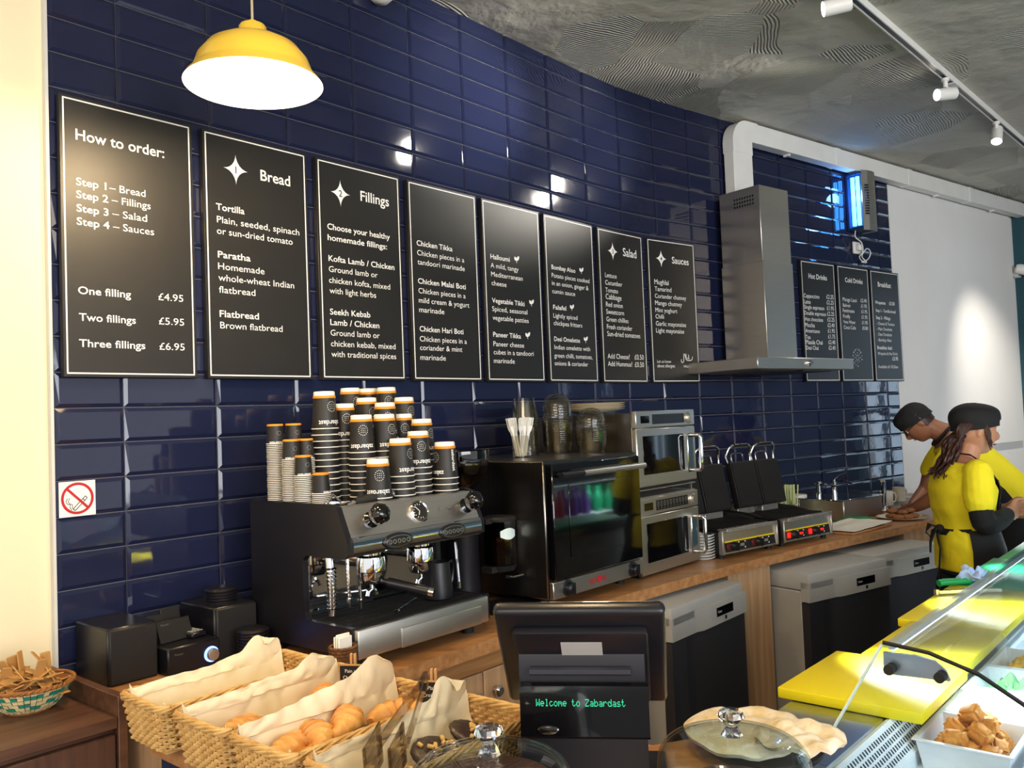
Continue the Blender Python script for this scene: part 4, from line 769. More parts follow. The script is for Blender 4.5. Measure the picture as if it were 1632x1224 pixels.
fa = thing('spray_tap', 'tall chrome tap with a black lever beside the mugs', 'tap', 'B', 4.56, 0.40, ZT + 0.010)
b = B(); b.cyl((0, 0, 0), (0, 0, 0.145), 0.014); b.tube([(0, 0, 0.14), (0, 0, 0.165), (-0.03, -0.01, 0.175)], 0.013); b.done('column', m_chrome, fa)
b = B(); b.tube([(0.0, 0, 0.165), (-0.05, -0.03, 0.155), (-0.16, -0.08, 0.115)], 0.011, r_end=0.008); b.done('spout', m_black, fa)
b = B(); b.lathe([(0.001, 0), (0.036, 0), (0.040, 0.004), (0.040, 0.095), (0.037, 0.095), (0.037, 0.008), (0.001, 0.006)], 28); mgm = b.mesh('mug_body', mat('cream_mug', '#ded8c8', 0.3, var=0.03))
b = B(); b.tube([(0.038, 0, 0.080), (0.060, 0, 0.078), (0.068, 0, 0.055), (0.060, 0, 0.025), (0.038, 0, 0.018)], 0.0055, 8); mhm = b.mesh('mug_handle', bpy.data.materials['cream_mug'])
for s, d, rz, lab in ((4.66, 0.36, -0.5, 'cream mug nearest the tap on the draining board'), (4.93, 0.30, -0.3, 'cream mug further right, beside the man')):
    o = thing('mug', lab, 'mug', 'B', s, d, ZT + 0.0145, 'cream mugs by the sink', rz); sub('body', mgm, o); sub('handle', mhm, o)
tb = thing('paper_towel_roll', 'white paper roll standing between the grill lids and the steel sink unit', 'paper roll', 'B', 4.02, 0.13, ZT)
b = B(); b.lathe([(0.02, 0), (0.062, 0), (0.064, 0.006), (0.064, 0.124), (0.062, 0.13), (0.02, 0.13)], 32); b.done('roll', m_white, tb); b = B(); b.lathe([(0.0195, 0.0), (0.0195, 0.131), (0.018, 0.131), (0.018, 0.0)], 20, cap=False); b.done('core', m_wood, tb)
st = thing('straw_holder', 'wire holder of pale green wrapped straws beside the right grill', 'straw holder', 'B', 3.78, 0.22, ZT)
b = B()
for x0 in (-0.075, 0.005):
    for z in (0.005, 0.05, 0.095): b.tube([(x0, -0.04, z), (x0 + 0.07, -0.04, z), (x0 + 0.07, 0.04, z), (x0, 0.04, z)], 0.002, 6, True)
    for x, y in ((x0, -0.04), (x0 + 0.07, -0.04), (x0 + 0.07, 0.04), (x0, 0.04)): b.tube([(x, y, 0.0), (x, y, 0.12)], 0.002, 6)
b.box(-0.075, 0.075, -0.04, 0.04, 0.0, 0.002); b.done('wire_rack', m_chrome, st)
b = B(); b.tube([(0, 0, 0), (0, 0, 0.205)], 0.0042, 8); stm = b.mesh('straw', mat('green_straw_wrapper', '#c9d49a', 0.6, var=0.1))
for i in range(36):
    o = bpy.data.objects.new('wrapped_straw', stm); C.objects.link(o); gx = -0.062 + (i % 6) * 0.0095 if i < 18 else 0.018 + (i % 6) * 0.0095; gy = -0.024 + ((i // 6) % 3) * 0.022
    O_ = at('B', 3.78 + gx, 0.22 - gy, ZT + 0.004); o.location = O_; lean = -0.22 if i < 18 else 0.02; o.rotation_euler = (R.uniform(-.07, .07), lean * 0.6 + R.uniform(-.07, .07), ang('B')); tag(o, 'pale green wrapped straw standing in the ' + ('left leaning' if i < 18 else 'right upright') + ' half of the wire holder', 'straw', 'wrapped straws by the grill')
# ---------------------------------------------------------------- left end: small stereo
def speaker(lab, s, d):
    o = thing('loudspeaker', lab, 'loudspeaker', 'A', s, d, ZT, 'black bookshelf loudspeakers'); B().box(0, 0.135, 0.006, 0.20, 0, 0.150, 0.004).done('cabinet', m_black, o); B().box(0.002, 0.133, -0.006, 0.0055, 0.002, 0.148, 0.004).done('grille', m_blackm, o); return o
speaker('black loudspeaker against the tiles nearest the cream wall', -0.152, 0.215)
speaker('black loudspeaker with black lids stacked on top, beside the coffee machine', 0.148, 0.23)
am = thing('mini_stereo', 'black mini stereo with a blue ringed volume knob between the loudspeakers', 'stereo', 'A', -0.012, 0.26, ZT)
B().box(0, 0.155, 0.0, 0.235, 0, 0.075, 0.004).done('case', m_black, am)
k = B(); M = Matrix.Translation((0.128, 0.0, 0.034)) @ Matrix.Rotation(PI / 2, 4, 'X'); k.lathe([(0.017, 0), (0.017, 0.014), (0.0155, 0.016), (0.001, 0.0165)], 28, M=M); k = k.done('volume_knob', m_steel, am)
b = B(); b.lathe([(0.0172, 0.0), (0.0215, 0.0), (0.0215, 0.003), (0.0172, 0.003)], 32, cap=False, M=M); b.done('light_ring', mat('blue_light_ring', '#2a4bd8', 0.4, emit='#5f84ff', es=5.0), k)
b = B(); text_bm(b.bm, 'Pioneer', 0.02, 0.052, h=0.006, y=-0.0006); b.done('maker_mark', m_lcd, am, smooth=False)
for i, (x, y, w, h, t) in enumerate(((0.0, 0.11, 0.062, 0.072, -0.25), (0.052, 0.12, 0.062, 0.085, -0.2), (0.012, 0.06, 0.105, 0.062, -0.35))):
    o = B().box(0, w, 0, 0.009, 0, h, 0.002).done('folded_card_holder', m_blackm); o.location = at('A', -0.012 + x, 0.26 - y, ZT + 0.0765); o.rotation_euler = (t, 0, ang('A') + 0.12); tag(o, ['narrow black card leaning at the back left on the stereo', 'taller black card leaning at the back right on the stereo', 'wide black card with a small silver mark in front on the stereo'][i], 'card')
    if i == 2: b = B(); text_bm(b.bm, 'Pioneer', 0.012, 0.048, h=0.006, y=-0.0006); b.done('maker_mark', m_lcd, o, smooth=False)
rc = thing('remote_control', 'black remote control with tiny keys lying on the stereo by the loudspeaker', 'remote control', 'A', 0.085, 0.215, ZT + 0.0755, None, 0.15)
B().box(0, 0.05, 0, 0.13, 0, 0.016, 0.004).done('case', m_black, rc)
b = B()
for i in range(4):
    for q in range(9): b.box(0.006 + i * 0.0105, 0.013 + i * 0.0105, 0.012 + q * 0.0125, 0.019 + q * 0.0125, 0.016, 0.0175)
b.done('keys', m_grey, rc, smooth=False)
b = B(); b.lathe([(0.046, 0), (0.047, 0.004), (0.042, 0.008), (0.036, 0.010), (0.001, 0.010)], 28, cap=False); ldm = b.mesh('cup_lid', m_black)
for i in range(5):
    o = bpy.data.objects.new('cup_lid', ldm); C.objects.link(o); o.location = at('A', 0.215, 0.15, ZT + 0.150 + i * 0.0085); tag(o, 'black cup lid in the short stack on the right loudspeaker', 'cup lid', 'black cup lids')
for i in range(10):
    o = bpy.data.objects.new('cup_lid', ldm); C.objects.link(o); o.location = at('A', 0.235, 0.285, ZT + i * 0.0085); tag(o, 'black cup lid in the stack between loudspeaker and coffee machine', 'cup lid', 'black cup lids')
nb = thing('napkin_basket', 'small brown wicker pot with folded white napkins beside the espresso machine tray', 'basket', 'A', 0.248, 0.685, ZT)
m_nb = mat('brown_wicker', '#6b4526', 0.7, var=0.3, vs=50)
b = B()
for j in range(10): b.tube([((0.028 + 0.006 * j / 9 + 0.0018 * math.sin(i * PI / 2 + j * PI)) * math.cos(2 * PI * i / 56), (0.028 + 0.006 * j / 9 + 0.0018 * math.sin(i * PI / 2 + j * PI)) * math.sin(2 * PI * i / 56), 0.005 + 0.0088 * j) for i in range(56)], 0.0042, 5, True)
b.lathe([(0.001, 0.001), (0.027, 0.001), (0.032, 0.086), (0.030, 0.086), (0.026, 0.004), (0.001, 0.004)], 24); b.done('woven_pot', m_nb, nb)
for q in range(3): b = B(); b.box(-0.022, 0.022, -0.012 + q * 0.009, -0.006 + q * 0.009, 0.01, 0.112 + 0.006 * (q % 2), 0.002); b.done('napkin', m_paper, nb)
# ---------------------------------------------------------------- pendant lamps
m_shade = mat('yellow_enamel', '#d9b53c', 0.28, var=0.05, coat=0.2); m_shadein = mat('white_enamel_inside', '#f4efe2', 0.5)
m_bulb = mat('lit_bulb', '#fff3d8', 0.4, emit='#ffe3ae', es=BULB)
def pendant(label, x, y, z):
    o = bpy.data.objects.new('pendant_lamp', None); C.objects.link(o); o.location = (x, y, z); tag(o, label, 'lamp', 'yellow pendant lamps')
    pr = [(0.176, 0.0), (0.170, 0.010), (0.155, 0.026), (0.150, 0.036), (0.140, 0.064), (0.115, 0.096), (0.080, 0.116), (0.036, 0.124)]
    b = B(); b.lathe(pr + [(0.001, 0.1245)], 64, cap=False)
    b.mi = 1; b.lathe([(r - 0.0025 if i else r - 0.0005, zz - 0.0022 if i else zz) for i, (r, zz) in enumerate(pr)] + [(0.001, 0.122)], 64, cap=False)
    for f in b.bm.faces: pass
    b.done('shade', [m_shade, m_shadein], o)
    b = B(); b.lathe([(0.036, 0.123), (0.035, 0.152), (0.031, 0.158), (0.012, 0.162), (0.010, 0.170), (0.001, 0.171)], 32, cap=False); b.done('cap', m_shade, o)
    b = B(); b.cyl((0, 0, 0.168), (0, 0, ZC - z - 0.03), 0.0035, n=10); b.done('cord', mat('cream_flex', '#b9a98a', 0.6) if 'cream_flex' not in bpy.data.materials else bpy.data.materials['cream_flex'], o)
    b = B(); b.lathe([(0.05, ZC - z - 0.001), (0.048, ZC - z - 0.02), (0.01, ZC - z - 0.035), (0.001, ZC - z - 0.035)], 28); b.done('ceiling_rose', m_shade, o)
    b = B(); b.cyl((0, 0, 0.121), (0, 0, 0.085), 0.018); b.done('lamp_holder', m_white, o)
    b = B(); b.ball((0, 0, 0.045), 0.034, 0.034, 0.042, 24, 16); b.done('bulb', m_bulb, o)
    point('pendant_light', (x, y, z + 0.012), PEND, (1.0, 0.74, 0.42), 0.045)
    return o
pendant('yellow enamel pendant lamp hanging lit before the blue tiles', -0.64, 2.2, 2.455)
pendant('yellow pendant lamp over the middle of the front counter', 0.06, 1.45, 2.62)
# ---------------------------------------------------------------- extractor hood
m_hoodside = mat('smoked_steel', '#6f6d6c', 0.22, 1.0, var=0.06)
h = thing('extractor_hood', 'brushed steel chimney extractor hood over the contact grills', 'extractor hood', 'B', 3.19, 0.5, 1.775)
c = B(); c.box(0, 0.93, 0.0, 0.47, 0.0, 0.062, 0.003); c = c.done('canopy', m_steel, h)
k = B(); k.lathe([(0.021, 0), (0.021, 0.004), (0.017, 0.007), (0.015, 0.016), (0.001, 0.017)], 28, M=Matrix.Translation((0.47, 0, 0.034)) @ Matrix.Rotation(PI / 2, 4, 'X')); k.done('control_knob', m_chrome, c)
b = B(); text_bm(b.bm, 'CDA', 0.03, 0.012, h=0.007, y=-0.0006); b.done('maker_mark', m_grey, c, smooth=False)
for x in (0.10, 0.50):
    b = B(); b.box(x, x + 0.33, 0.06, 0.42, -0.006, -0.0005)
    for i in range(14): b.box(x + 0.012 + i * 0.022, x + 0.022 + i * 0.022, 0.07, 0.41, -0.009, -0.006)
    b.done('grease_filter', m_steel_d, h, smooth=False)
b = B(); b.box(0.312, 0.598, 0.155, 0.445, 0.063, 0.625, 0.002); b.done('lower_chimney', m_steel, h)
b = B(); b.box(0.316, 0.594, 0.160, 0.440, 0.62, 1.06, 0.002); uc = b.done('upper_chimney', m_steel, h)
b = B()
for r_ in range(3):
    for q in range(8): b.box(0.3145, 0.3162, 0.20 + q * 0.018, 0.210 + q * 0.018, 0.955 + r_ * 0.022, 0.968 + r_ * 0.022)
b.done('vent_slots', m_blackm, uc, smooth=False)
spot('hood_light', at('B', 3.75, 0.32, 1.76), at('B', 3.75, 0.30, 0.9), 1.2, (1.0, 0.72, 0.42), 110, 0.8)
# ---------------------------------------------------------------- white ducting
dk = thing('duct', 'white flat ventilation duct from the hood chimney along the ceiling', 'duct', 'B', 3.61, 0.10, 0.0)
wv, zt = 0.185, 3.318
b = B(); b.box(0.0, wv, 0.0, 0.07, 2.837, 3.13, 0.002); b.done('riser', m_white, dk)
b = B(); nn = 10; r0 = 0.15
out = [(0.15 - 0.15 * math.cos(a), zt - 0.15 + 0.15 * math.sin(a)) for a in [PI / 2 * i / nn for i in range(nn + 1)]]
poly = [(-0.002, 3.11)] + [(x - 0.002, z) for x, z in out] + [(0.25, zt + 0.0), (0.25, zt - 0.125), (wv + 0.002, zt - 0.125), (wv + 0.002, 3.11)]
b.prism(poly, -0.003, 0.073, 'y'); b.done('elbow', m_white, dk, smooth=False)
b = B(); b.box(0.245, 4.18, 0.0, 0.07, zt - 0.122, zt - 0.003, 0.002); b.done('duct_run', m_white, dk)
for x in (1.12, 2.1, 3.1): B().box(x, x + 0.06, -0.003, 0.072, zt - 0.125, zt, 0.002).done('coupling', m_white, dk)
for x in (0.6, 1.5, 2.6, 3.6):
    b = B(); b.box(x, x + 0.02, 0.02, 0.06, zt - 0.135, zt - 0.123); b.done('clip', m_white, dk, smooth=False)
# ---------------------------------------------------------------- fly killer
fk = thing('fly_killer', 'steel fly killer with glowing blue tube mounted high on the tiles', 'fly killer', 'B', 4.975, 0.130, 2.785)
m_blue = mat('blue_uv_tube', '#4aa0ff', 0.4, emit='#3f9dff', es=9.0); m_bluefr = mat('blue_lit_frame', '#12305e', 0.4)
b = B(); b.box(0.0, 0.165, 0.10, 0.115, 0.0, 0.40); b.box(0.0, 0.165, 0.0, 0.11, 0.385, 0.40); b.box(0.0, 0.165, 0.0, 0.11, 0.0, 0.015); b.done('housing', m_bluefr, fk, smooth=False)
b = B(); b.prism([(0.012, 0.0), (0.06, -0.018), (0.12, -0.022), (0.168, -0.012), (0.168, 0.10), (0.160, 0.10), (0.160, -0.004), (0.118, -0.013), (0.06, -0.009), (0.014, 0.008)], -0.01, 0.41, 'z'); cv = b.done('cover', m_steel, fk, smooth=False)
b = B()
for i in range(12):
    for j in range(3): b.box(0.03 + 0.012 * j, 0.036 + 0.012 * j, -0.023, -0.008, 0.10 + i * 0.018, 0.109 + i * 0.018)
b.done('punched_slots', m_blackm, cv, smooth=False)
for y in (0.035, 0.072):
    b = B(); b.cyl((0.022, y, 0.03), (0.022, y, 0.37), 0.013, n=16); b.done('tube', m_blue, fk)
b = B()
for i in range(8): b.box(0.004, 0.006, 0.02 + i * 0.013, 0.0212 + i * 0.013, 0.02, 0.38)
b.done('grid', m_bluefr, fk, smooth=False)
point('fly_killer_glow', at('B', 4.97, 0.10, 3.02), 1.6, (0.25, 0.5, 1.0), 0.05)
sk_ = thing('socket', 'small white wall socket and plug below the fly killer', 'socket', 'B', 5.02, 0.030, 2.63); B().box(0, 0.085, 0, 0.016, 0, 0.085, 0.004).done('plate', m_white, sk_); B().box(0.02, 0.065, -0.03, -0.001, 0.02, 0.065, 0.006).done('plug', m_white, sk_)
b = B(); pts = [(0.02, -0.03, 2.80), (0.0, -0.035, 2.74), (0.05, -0.05, 2.70), (0.07, -0.045, 2.64), (0.03, -0.04, 2.60), (0.09, -0.03, 2.575), (0.16, -0.035, 2.60), (0.18, -0.04, 2.65), (0.12, -0.045, 2.665), (0.08, -0.03, 2.61), (0.14, -0.03, 2.572), (0.05, -0.032, 2.568)]
sm_ = []
for i in range(len(pts) - 1):
    p0, p1, p2, p3 = [Vector(pts[max(0, min(len(pts) - 1, q))]) for q in (i - 1, i, i + 1, i + 2)]
    for t in (0, .25, .5, .75): sm_.append(0.5 * ((2 * p1) + (-p0 + p2) * t + (2 * p0 - 5 * p1 + 4 * p2 - p3) * t * t + (-p0 + 3 * p1 - 3 * p2 + p3) * t ** 3))
b.tube(sm_, 0.004, 6); cbl = b.done('cable', m_white); put(cbl, 'B', 5.0, 0.02, 0); tag(cbl, 'looped white cable hanging under the fly killer', 'cable')
# ---------------------------------------------------------------- track lighting
td = Vector((3.57 - 1.491, 5.816 - 3.576, 0)).normalized(); ta = math.atan2(td.y, td.x); p0 = Vector((1.491, 3.576, 0)) - td * 1.6
tr = bpy.data.objects.new('lighting_track', None); C.objects.link(tr); tr.location = (p0.x, p0.y, 3.30); tr.rotation_euler = (0, 0, ta); tag(tr, 'white ceiling lighting track carrying the spotlights', 'lighting track')
b = B(); b.box(0, 6.0, -0.018, 0.018, 0.002, 0.030); b.box(0, 6.0, -0.018, -0.012, -0.004, 0.002); b.box(0, 6.0, 0.012, 0.018, -0.004, 0.002); b.done('rail', m_white, tr, smooth=False)
b = B(); b.box(0, 6.0, -0.0115, 0.0115, 0.0008, 0.0018); b.done('conductor_slot', m_black, tr, smooth=False)
for x in (1.3, 3.02): B().box(x, x + 0.10, -0.022, 0.022, -0.007, 0.0005, 0.002).done('joint', m_white, tr)
m_lens = mat('lit_spot_lens', '#ffffff', 0.3, emit='#fff6e6', es=14.0)
def head(label, u, aim, k=1.0):
    base = p0 + td * u; o = bpy.data.objects.new('spotlight', None); C.objects.link(o); o.location = (base.x, base.y, 3.295); tag(o, label, 'spotlight', 'white track spotlights')
    d = (Vector(aim) - Vector((base.x, base.y, 3.20))).normalized(); c0 = Vector((0, 0, -0.085)); q = d.to_track_quat('Z', 'Y').to_matrix().to_4x4(); M = Matrix.Translation(c0) @ q
    b = B(); b.cyl((0, 0, 0), (0, 0, -0.05), 0.012); b.tube([(0, 0, -0.045), (0.014, -0.014, -0.06), (0.016, -0.016, -0.085)], 0.006); b.cyl((0, 0, -0.001), (0, 0, -0.016), 0.02); b.done('stem', m_white, o)
    b = B(); b.lathe([(0.001, -0.055), (0.030, -0.055), (0.032, -0.05), (0.032, 0.055), (0.030, 0.055), (0.029, 0.040)], 28, cap=False, M=M); b.done('can', m_white, o)
    b = B(); b.lathe([(0.001, 0.041), (0.0285, 0.040)], 24, cap=False, M=M); b.done('lens', m_lens, o)
    spot('spot_beam', Vector(o.location) + c0 + d * 0.06, aim, SPOT * k, (1.0, 0.93, 0.82), {3.2: 36, 2.4: 62}.get(k, 100), 1.0, 0.04); return o
uof = lambda x, y: (Vector((x, y, 0)) - p0).dot(td)
head('white track spotlight at the top edge, aimed at the menu boards', uof(1.38, 3.50), at('A', 1.55, 0.0, 2.98), 3.2)
head('white track spotlight in the middle of the track, aimed at the tiles', uof(2.35, 4.58), at('A', 2.15, 0.0, 2.94), 3.2)
head('added track spotlight beyond the right edge, imitating daylight on the white wall', uof(3.95, 6.28), at('B', 7.45, 0.0, 0.75), 2.4)  # added unseen lamp, imitates window daylight on the white wall
head('white track spotlight with its lit face towards the counter, near the white wall', uof(3.06, 5.32), (2.2, 4.2, 0.9), 0.75)
# ---------------------------------------------------------------- small fittings
cc = thing('security_camera', 'white bullet security camera on the teal wall end', 'security camera', 'B', 7.70, 0.06, 2.70)
b = B(); b.cyl((0.06, 0.06, 0.0), (0.06, 0.02, 0.0), 0.05); b.tube([(0.06, 0.03, 0), (0.05, -0.03, 0.0)], 0.018); b.done('bracket', m_white, cc)
MC = Matrix.Translation((0.02, -0.06, 0)) @ Vector((0.55, -0.80, -0.28)).to_track_quat('Z', 'Y').to_matrix().to_4x4()
b = B(); b.lathe([(0.001, -0.10), (0.035, -0.095), (0.045, -0.07), (0.048, 0.10), (0.044, 0.104), (0.040, 0.09)], 28, cap=False, M=MC); b.done('housing', m_white, cc)
b = B(); b.lathe([(0.001, 0.092), (0.040, 0.090)], 24, cap=False, M=MC); b.ball((0, 0, 0.09), 0.02, M=MC); b.done('lens', m_blackg, cc)
sd = thing('alarm_sensor', 'white domed sensor fixed high on the tiles at the top edge', 'sensor', 'A', 1.02, 0.05, 3.245)
b = B(); b.lathe([(0.001, -0.05), (0.03, -0.045), (0.055, -0.02), (0.06, 0.01), (0.06, 0.03), (0.001, 0.03)], 28); b.done('dome', m_white, sd); B().box(-0.05, 0.05, 0.0, 0.038, -0.02, 0.04, 0.006).done('mount', m_white, sd)
# ---------------------------------------------------------------- walnut side cabinet by the cream wall
ZP = 0.951                                   # top of the front counter
cb_ = thing('side_cabinet', 'dark walnut effect cabinet with raised right edge, in the bottom left corner', 'cabinet', 'A', -1.05, 0.0, 0.0)
B().box(0.0, 0.807, -0.465, -0.02, 0.872, 0.898, 0.0015).done('top', m_walnut, cb_)
B().box(0.8075, 0.829, -0.468, -0.02, 0.0, 0.945, 0.0015).done('side_panel', m_walnut, cb_)
B().box(0.0, 0.807, -0.44, -0.02, 0.06, 0.8715).done('carcass', m_walnut, cb_, smooth=False)
m_walnut_v = wood('walnut_effect_door', '#40281e', '#5c3d2c', 0.45, (24, 24, 2), 1.8)
for x in (0.01, 0.41): B().box(x, x + 0.393, -0.462, -0.4405, 0.08, 0.858, 0.002).done('door', m_walnut_v, cb_)
# sugar basket with paper sachets
m_straw = mat('pale_straw', '#dfcf9a', 0.7, var=0.15, vs=30); m_green = mat('green_dyed_straw', '#1f8f78', 0.7, var=0.12, vs=30); m_cane = mat('brown_cane_rim', '#8a5626', 0.6, var=0.25, vs=60)
sb = thing('sugar_basket', 'small round woven basket in green and cream full of brown sachets', 'basket', 'A', -0.345, 0.215, 0.8985)
def bwall(f): return 0.052 + 0.046 * f ** 0.8, 0.004 + 0.058 * f
b = B(); ns = 40
for i in range(ns):
    for j in range(6):
        f0, f1 = j / 6, (j + 1) / 6; a0, a1_ = 2 * PI * (i + 0.06) / ns, 2 * PI * (i + 0.94) / ns; o_ = 0.0015 if (i + j) % 2 else -0.0012
        r0, z0 = bwall(f0 + 0.01); r1, z1 = bwall(f1 - 0.01); b.mi = 1 if ((i + j * 2) % 5 < 2 and j in (1, 2, 4)) or j == 4 and i % 2 else 0
        q = [Vector(((r + o_ + e) * math.cos(a), (r + o_ + e) * math.sin(a), z)) for e in (0, 0.002) for r, z, a in ((r0, z0, a0), (r0, z0, a1_), (r1, z1, a1_), (r1, z1, a0))]
        b.loft([q[:4], q[4:]])
b.done('woven_wall', [m_straw, m_green], sb, smooth=False)
b = B(); b.lathe([(0.001, 0.0), (0.052, 0.0), (0.053, 0.004), (0.001, 0.004)], 30); b.lathe([(0.0515, 0.003), (0.0965, 0.062), (0.095, 0.062), (0.05, 0.004)], 30, cap=False); b.done('lining', m_cane, sb)
b = B()
for k in range(2): b.tube([((0.099 + 0.0025 * math.cos(i * 0.9 + k * PI)) * math.cos(2 * PI * i / 160), (0.099 + 0.0025 * math.cos(i * 0.9 + k * PI)) * math.sin(2 * PI * i / 160), 0.063 + 0.0025 * math.sin(i * 0.9 + k * PI)) for i in range(160)], 0.0038, 6, True)
b.done('rim', m_cane, sb)
b = B(); b.box(-0.035, 0.035, -0.0115, 0.0115, 0, 0.003, 0.001); b.box(-0.036, -0.031, -0.0095, 0.0095, 0.0008, 0.0022); b.box(0.031, 0.036, -0.0095, 0.0095, 0.0008, 0.0022)
sam = b.mesh('sachet', mat('brown_paper_sachet', '#b98a4c', 0.75, var=0.12))
c0 = at('A', -0.345, 0.215, 0.8985)
for i in range(84):
    f = i / 84; r = 0.078 * math.sqrt(R.random()) * (1 - 0.35 * f); a = R.uniform(0, 2 * PI); z = 0.035 + 0.062 * f * (1 - (r / 0.085) ** 2 * 0.5)
    if i > 76: z += 0.012
    o = bpy.data.objects.new('sugar_sachet', sam); C.objects.link(o); o.location = c0 + Vector((r * math.cos(a), r * math.sin(a), z)); up = i > 74
    o.rotation_euler = (R.uniform(-0.5, 0.5), R.uniform(-0.5, 0.5) if not up else R.uniform(0.8, 1.5), R.uniform(0, PI)); tag(o, 'brown paper sachet heaped in the round green and cream basket', 'sachet', 'brown paper sachets in the basket')
# ---------------------------------------------------------------- front counter with the tills
pts = [at('C', 0.838, -1.745), at('C', 0.838, 0.55), at('C', 1.43, 0.55), at('C', 1.43, -0.84), at('C', 1.365, -0.88), at('C', 1.365, -1.745)]
fc_ = bpy.data.objects.new('front_counter', None); C.objects.link(fc_); tag(fc_, 'wood topped front counter with navy panelling under baskets and till', 'counter')
plan('counter_top', pts, ZP - 0.042, ZP - 0.001, m_wood, fc_)
plan('front_panel', [at('C', 0.862, -1.745), at('C', 0.862, 0.55), at('C', 0.885, 0.55), at('C', 0.885, -1.745)], 0.0, ZP - 0.0425, m_navy, fc_)
plan('rear_carcass', [at('C', 0.90, -1.73), at('C', 0.90, 0.5), at('C', 1.33, 0.5), at('C', 1.33, -1.73)], 0.08, ZP - 0.0425, m_wood_v, fc_)
# ---------------------------------------------------------------- wicker bread baskets
m_wick = mat('straw_wicker', '#dcb470', 0.6, var=0.28, vs=45, bump=0.2, bs=120, hx2='#b98a4c'); m_gp = mat('greaseproof_paper', '#e8d8b4', 0.6, var=0.04, vs=5, sss=0.0)
def wicker(L=0.375, Wd=0.178, H=0.088):
    def rect(inset, z, n, ph=0.0, amp=0.0, fr=0):
        l, w, rc = L - 2 * inset, Wd - 2 * inset, 0.022; per = 2 * (l + w) - 8 * rc + 2 * PI * rc; P_ = []
        segs = [(l - 2 * rc), PI * rc / 2, (w - 2 * rc), PI * rc / 2] * 2
        for i in range(n):
            d = per * i / n; k = 0
            while d > segs[k]: d -= segs[k]; k += 1
            cx = [rc, l - rc, l - rc, l - rc, l - rc, rc, rc, rc][k]; cy = [0, rc, rc, w - rc, w, w - rc, w - rc, rc][k]
            if k == 0: p = Vector((rc + d, 0, 0)); nr = Vector((0, -1, 0))
            elif k == 2: p = Vector((l, rc + d, 0)); nr = Vector((1, 0, 0))
            elif k == 4: p = Vector((l - rc - d, w, 0)); nr = Vector((0, 1, 0))
            elif k == 6: p = Vector((0, w - rc - d, 0)); nr = Vector((-1, 0, 0))
            else:
                a0 = {1: -PI / 2, 3: 0, 5: PI / 2, 7: PI}[k]; a = a0 + d / rc; cc = {1: (l - rc, rc), 3: (l - rc, w - rc), 5: (rc, w - rc), 7: (rc, rc)}[k]; nr = Vector((math.cos(a), math.sin(a), 0)); p = Vector((cc[0], cc[1], 0)) + rc * nr
            o = amp * math.sin(PI * fr * i / n * 2 + ph); P_.append(Vector((p.x - L / 2 + inset, p.y - Wd / 2 + inset, z)) + nr * o)
        return P_
    b = B(); ins = lambda z: 0.014 * (1 - z / H); rows = 12; n = 176
    for j in range(rows):
        z = 0.006 + j * (H - 0.012) / (rows - 1); b.tube(rect(ins(z), z, n, (j % 2) * PI, 0.0042, 44), 0.0033, 5, True)
    wl = b.mesh('woven_wall', m_wick)
    b = B(); top, bot = rect(ins(H), H - 0.004, 88), rect(ins(0), 0.002, 88)
    for i in range(88): b.tube([bot[i], (bot[i] + top[i]) / 2, top[i]], 0.0022, 5)
    stk = b.mesh('stakes', m_wick)
    b = B(); n = 260
    for k in range(5):
        base = rect(0, H, n); pp = []
        for i in range(n):
            a = 2 * PI * i * 8 / n + k * 2 * PI / 5; o = (base[i] - Vector((0, 0, H))).normalized(); pp.append(base[i] + Vector((o.x, o.y, 0)) * 0.005 * math.cos(a) + Vector((0, 0, 0.0055 * math.sin(a))))
        b.tube(pp, 0.0034, 6, True)
    rim = b.mesh('braided_rim', m_wick)
    b = B(); b.box(-L / 2 + 0.016, L / 2 - 0.016, -Wd / 2 + 0.016, Wd / 2 - 0.016, 0.0, 0.005); flo = b.mesh('woven_base', m_wick, smooth=False)
    return wl, stk, rim, flo
WK = wicker(); LB, WB, HB = 0.375, 0.178, 0.088
def liner(seed, rise, h1, curl, near):
    b = B(); nz = lambda u, v, k: noise.noise(Vector((u * 3.1 + seed, v * 2.7, k)))
    def fn(u, v):
        x = -LB / 2 + 0.012 + u * (LB - 0.024)
        prof = [(WB / 2 - 0.006, HB + rise * (0.25 + 0.75 * u ** 1.3)), (WB / 2 - 0.012, HB * 0.9), (WB / 2 - 0.026, 0.018), (0.0, 0.010), (-WB / 2 + 0.026, 0.018), (-WB / 2 + 0.013, HB * 0.8), (-WB / 2 + 0.009, HB * 0.92 + near)]
        q = v * 6; k = min(5, int(q)); f = q - k; f = f * f * (3 - 2 * f) if 0 < k < 5 else f
        y = prof[k][0] * (1 - f) + prof[k + 1][0] * f; z = prof[k][1] * (1 - f) + prof[k + 1][1] * f
        e = 1 if k in (1, 2, 3, 4) else 1.6
        cr_ = abs(noise.noise(Vector((u * 9 + seed, v * 7, 3)))) * 0.010 * e; y2 = y + 0.006 * e * nz(u, v, 1) - cr_ * (1 if y > 0 else -1) - (0.004 if k == 0 else 0); z2 = z + 0.005 * e * nz(u, v, 5) * (1 if k in (0, 5) else 0.4)
        if k == 0 and u > 0.72: w_ = (u - 0.72) / 0.28 * (1 - f); y2 -= curl * w_ * w_; x -= 0.05 * w_ * w_; z2 += h1 * math.sin(PI * min(1, w_ * 1.1)) * 0.8
        if u > 0.93: z2 += (u - 0.93) / 0.07 * 0.03 * (1 if 1 <= k <= 4 else 0)
        if u < 0.05: z2 += (0.05 - u) / 0.05 * 0.03 * (1 if 1 <= k <= 4 else 0)
        return Vector((x, y2, max(z2, 0.0065)))
    b.grid(fn, 44, 48); return b
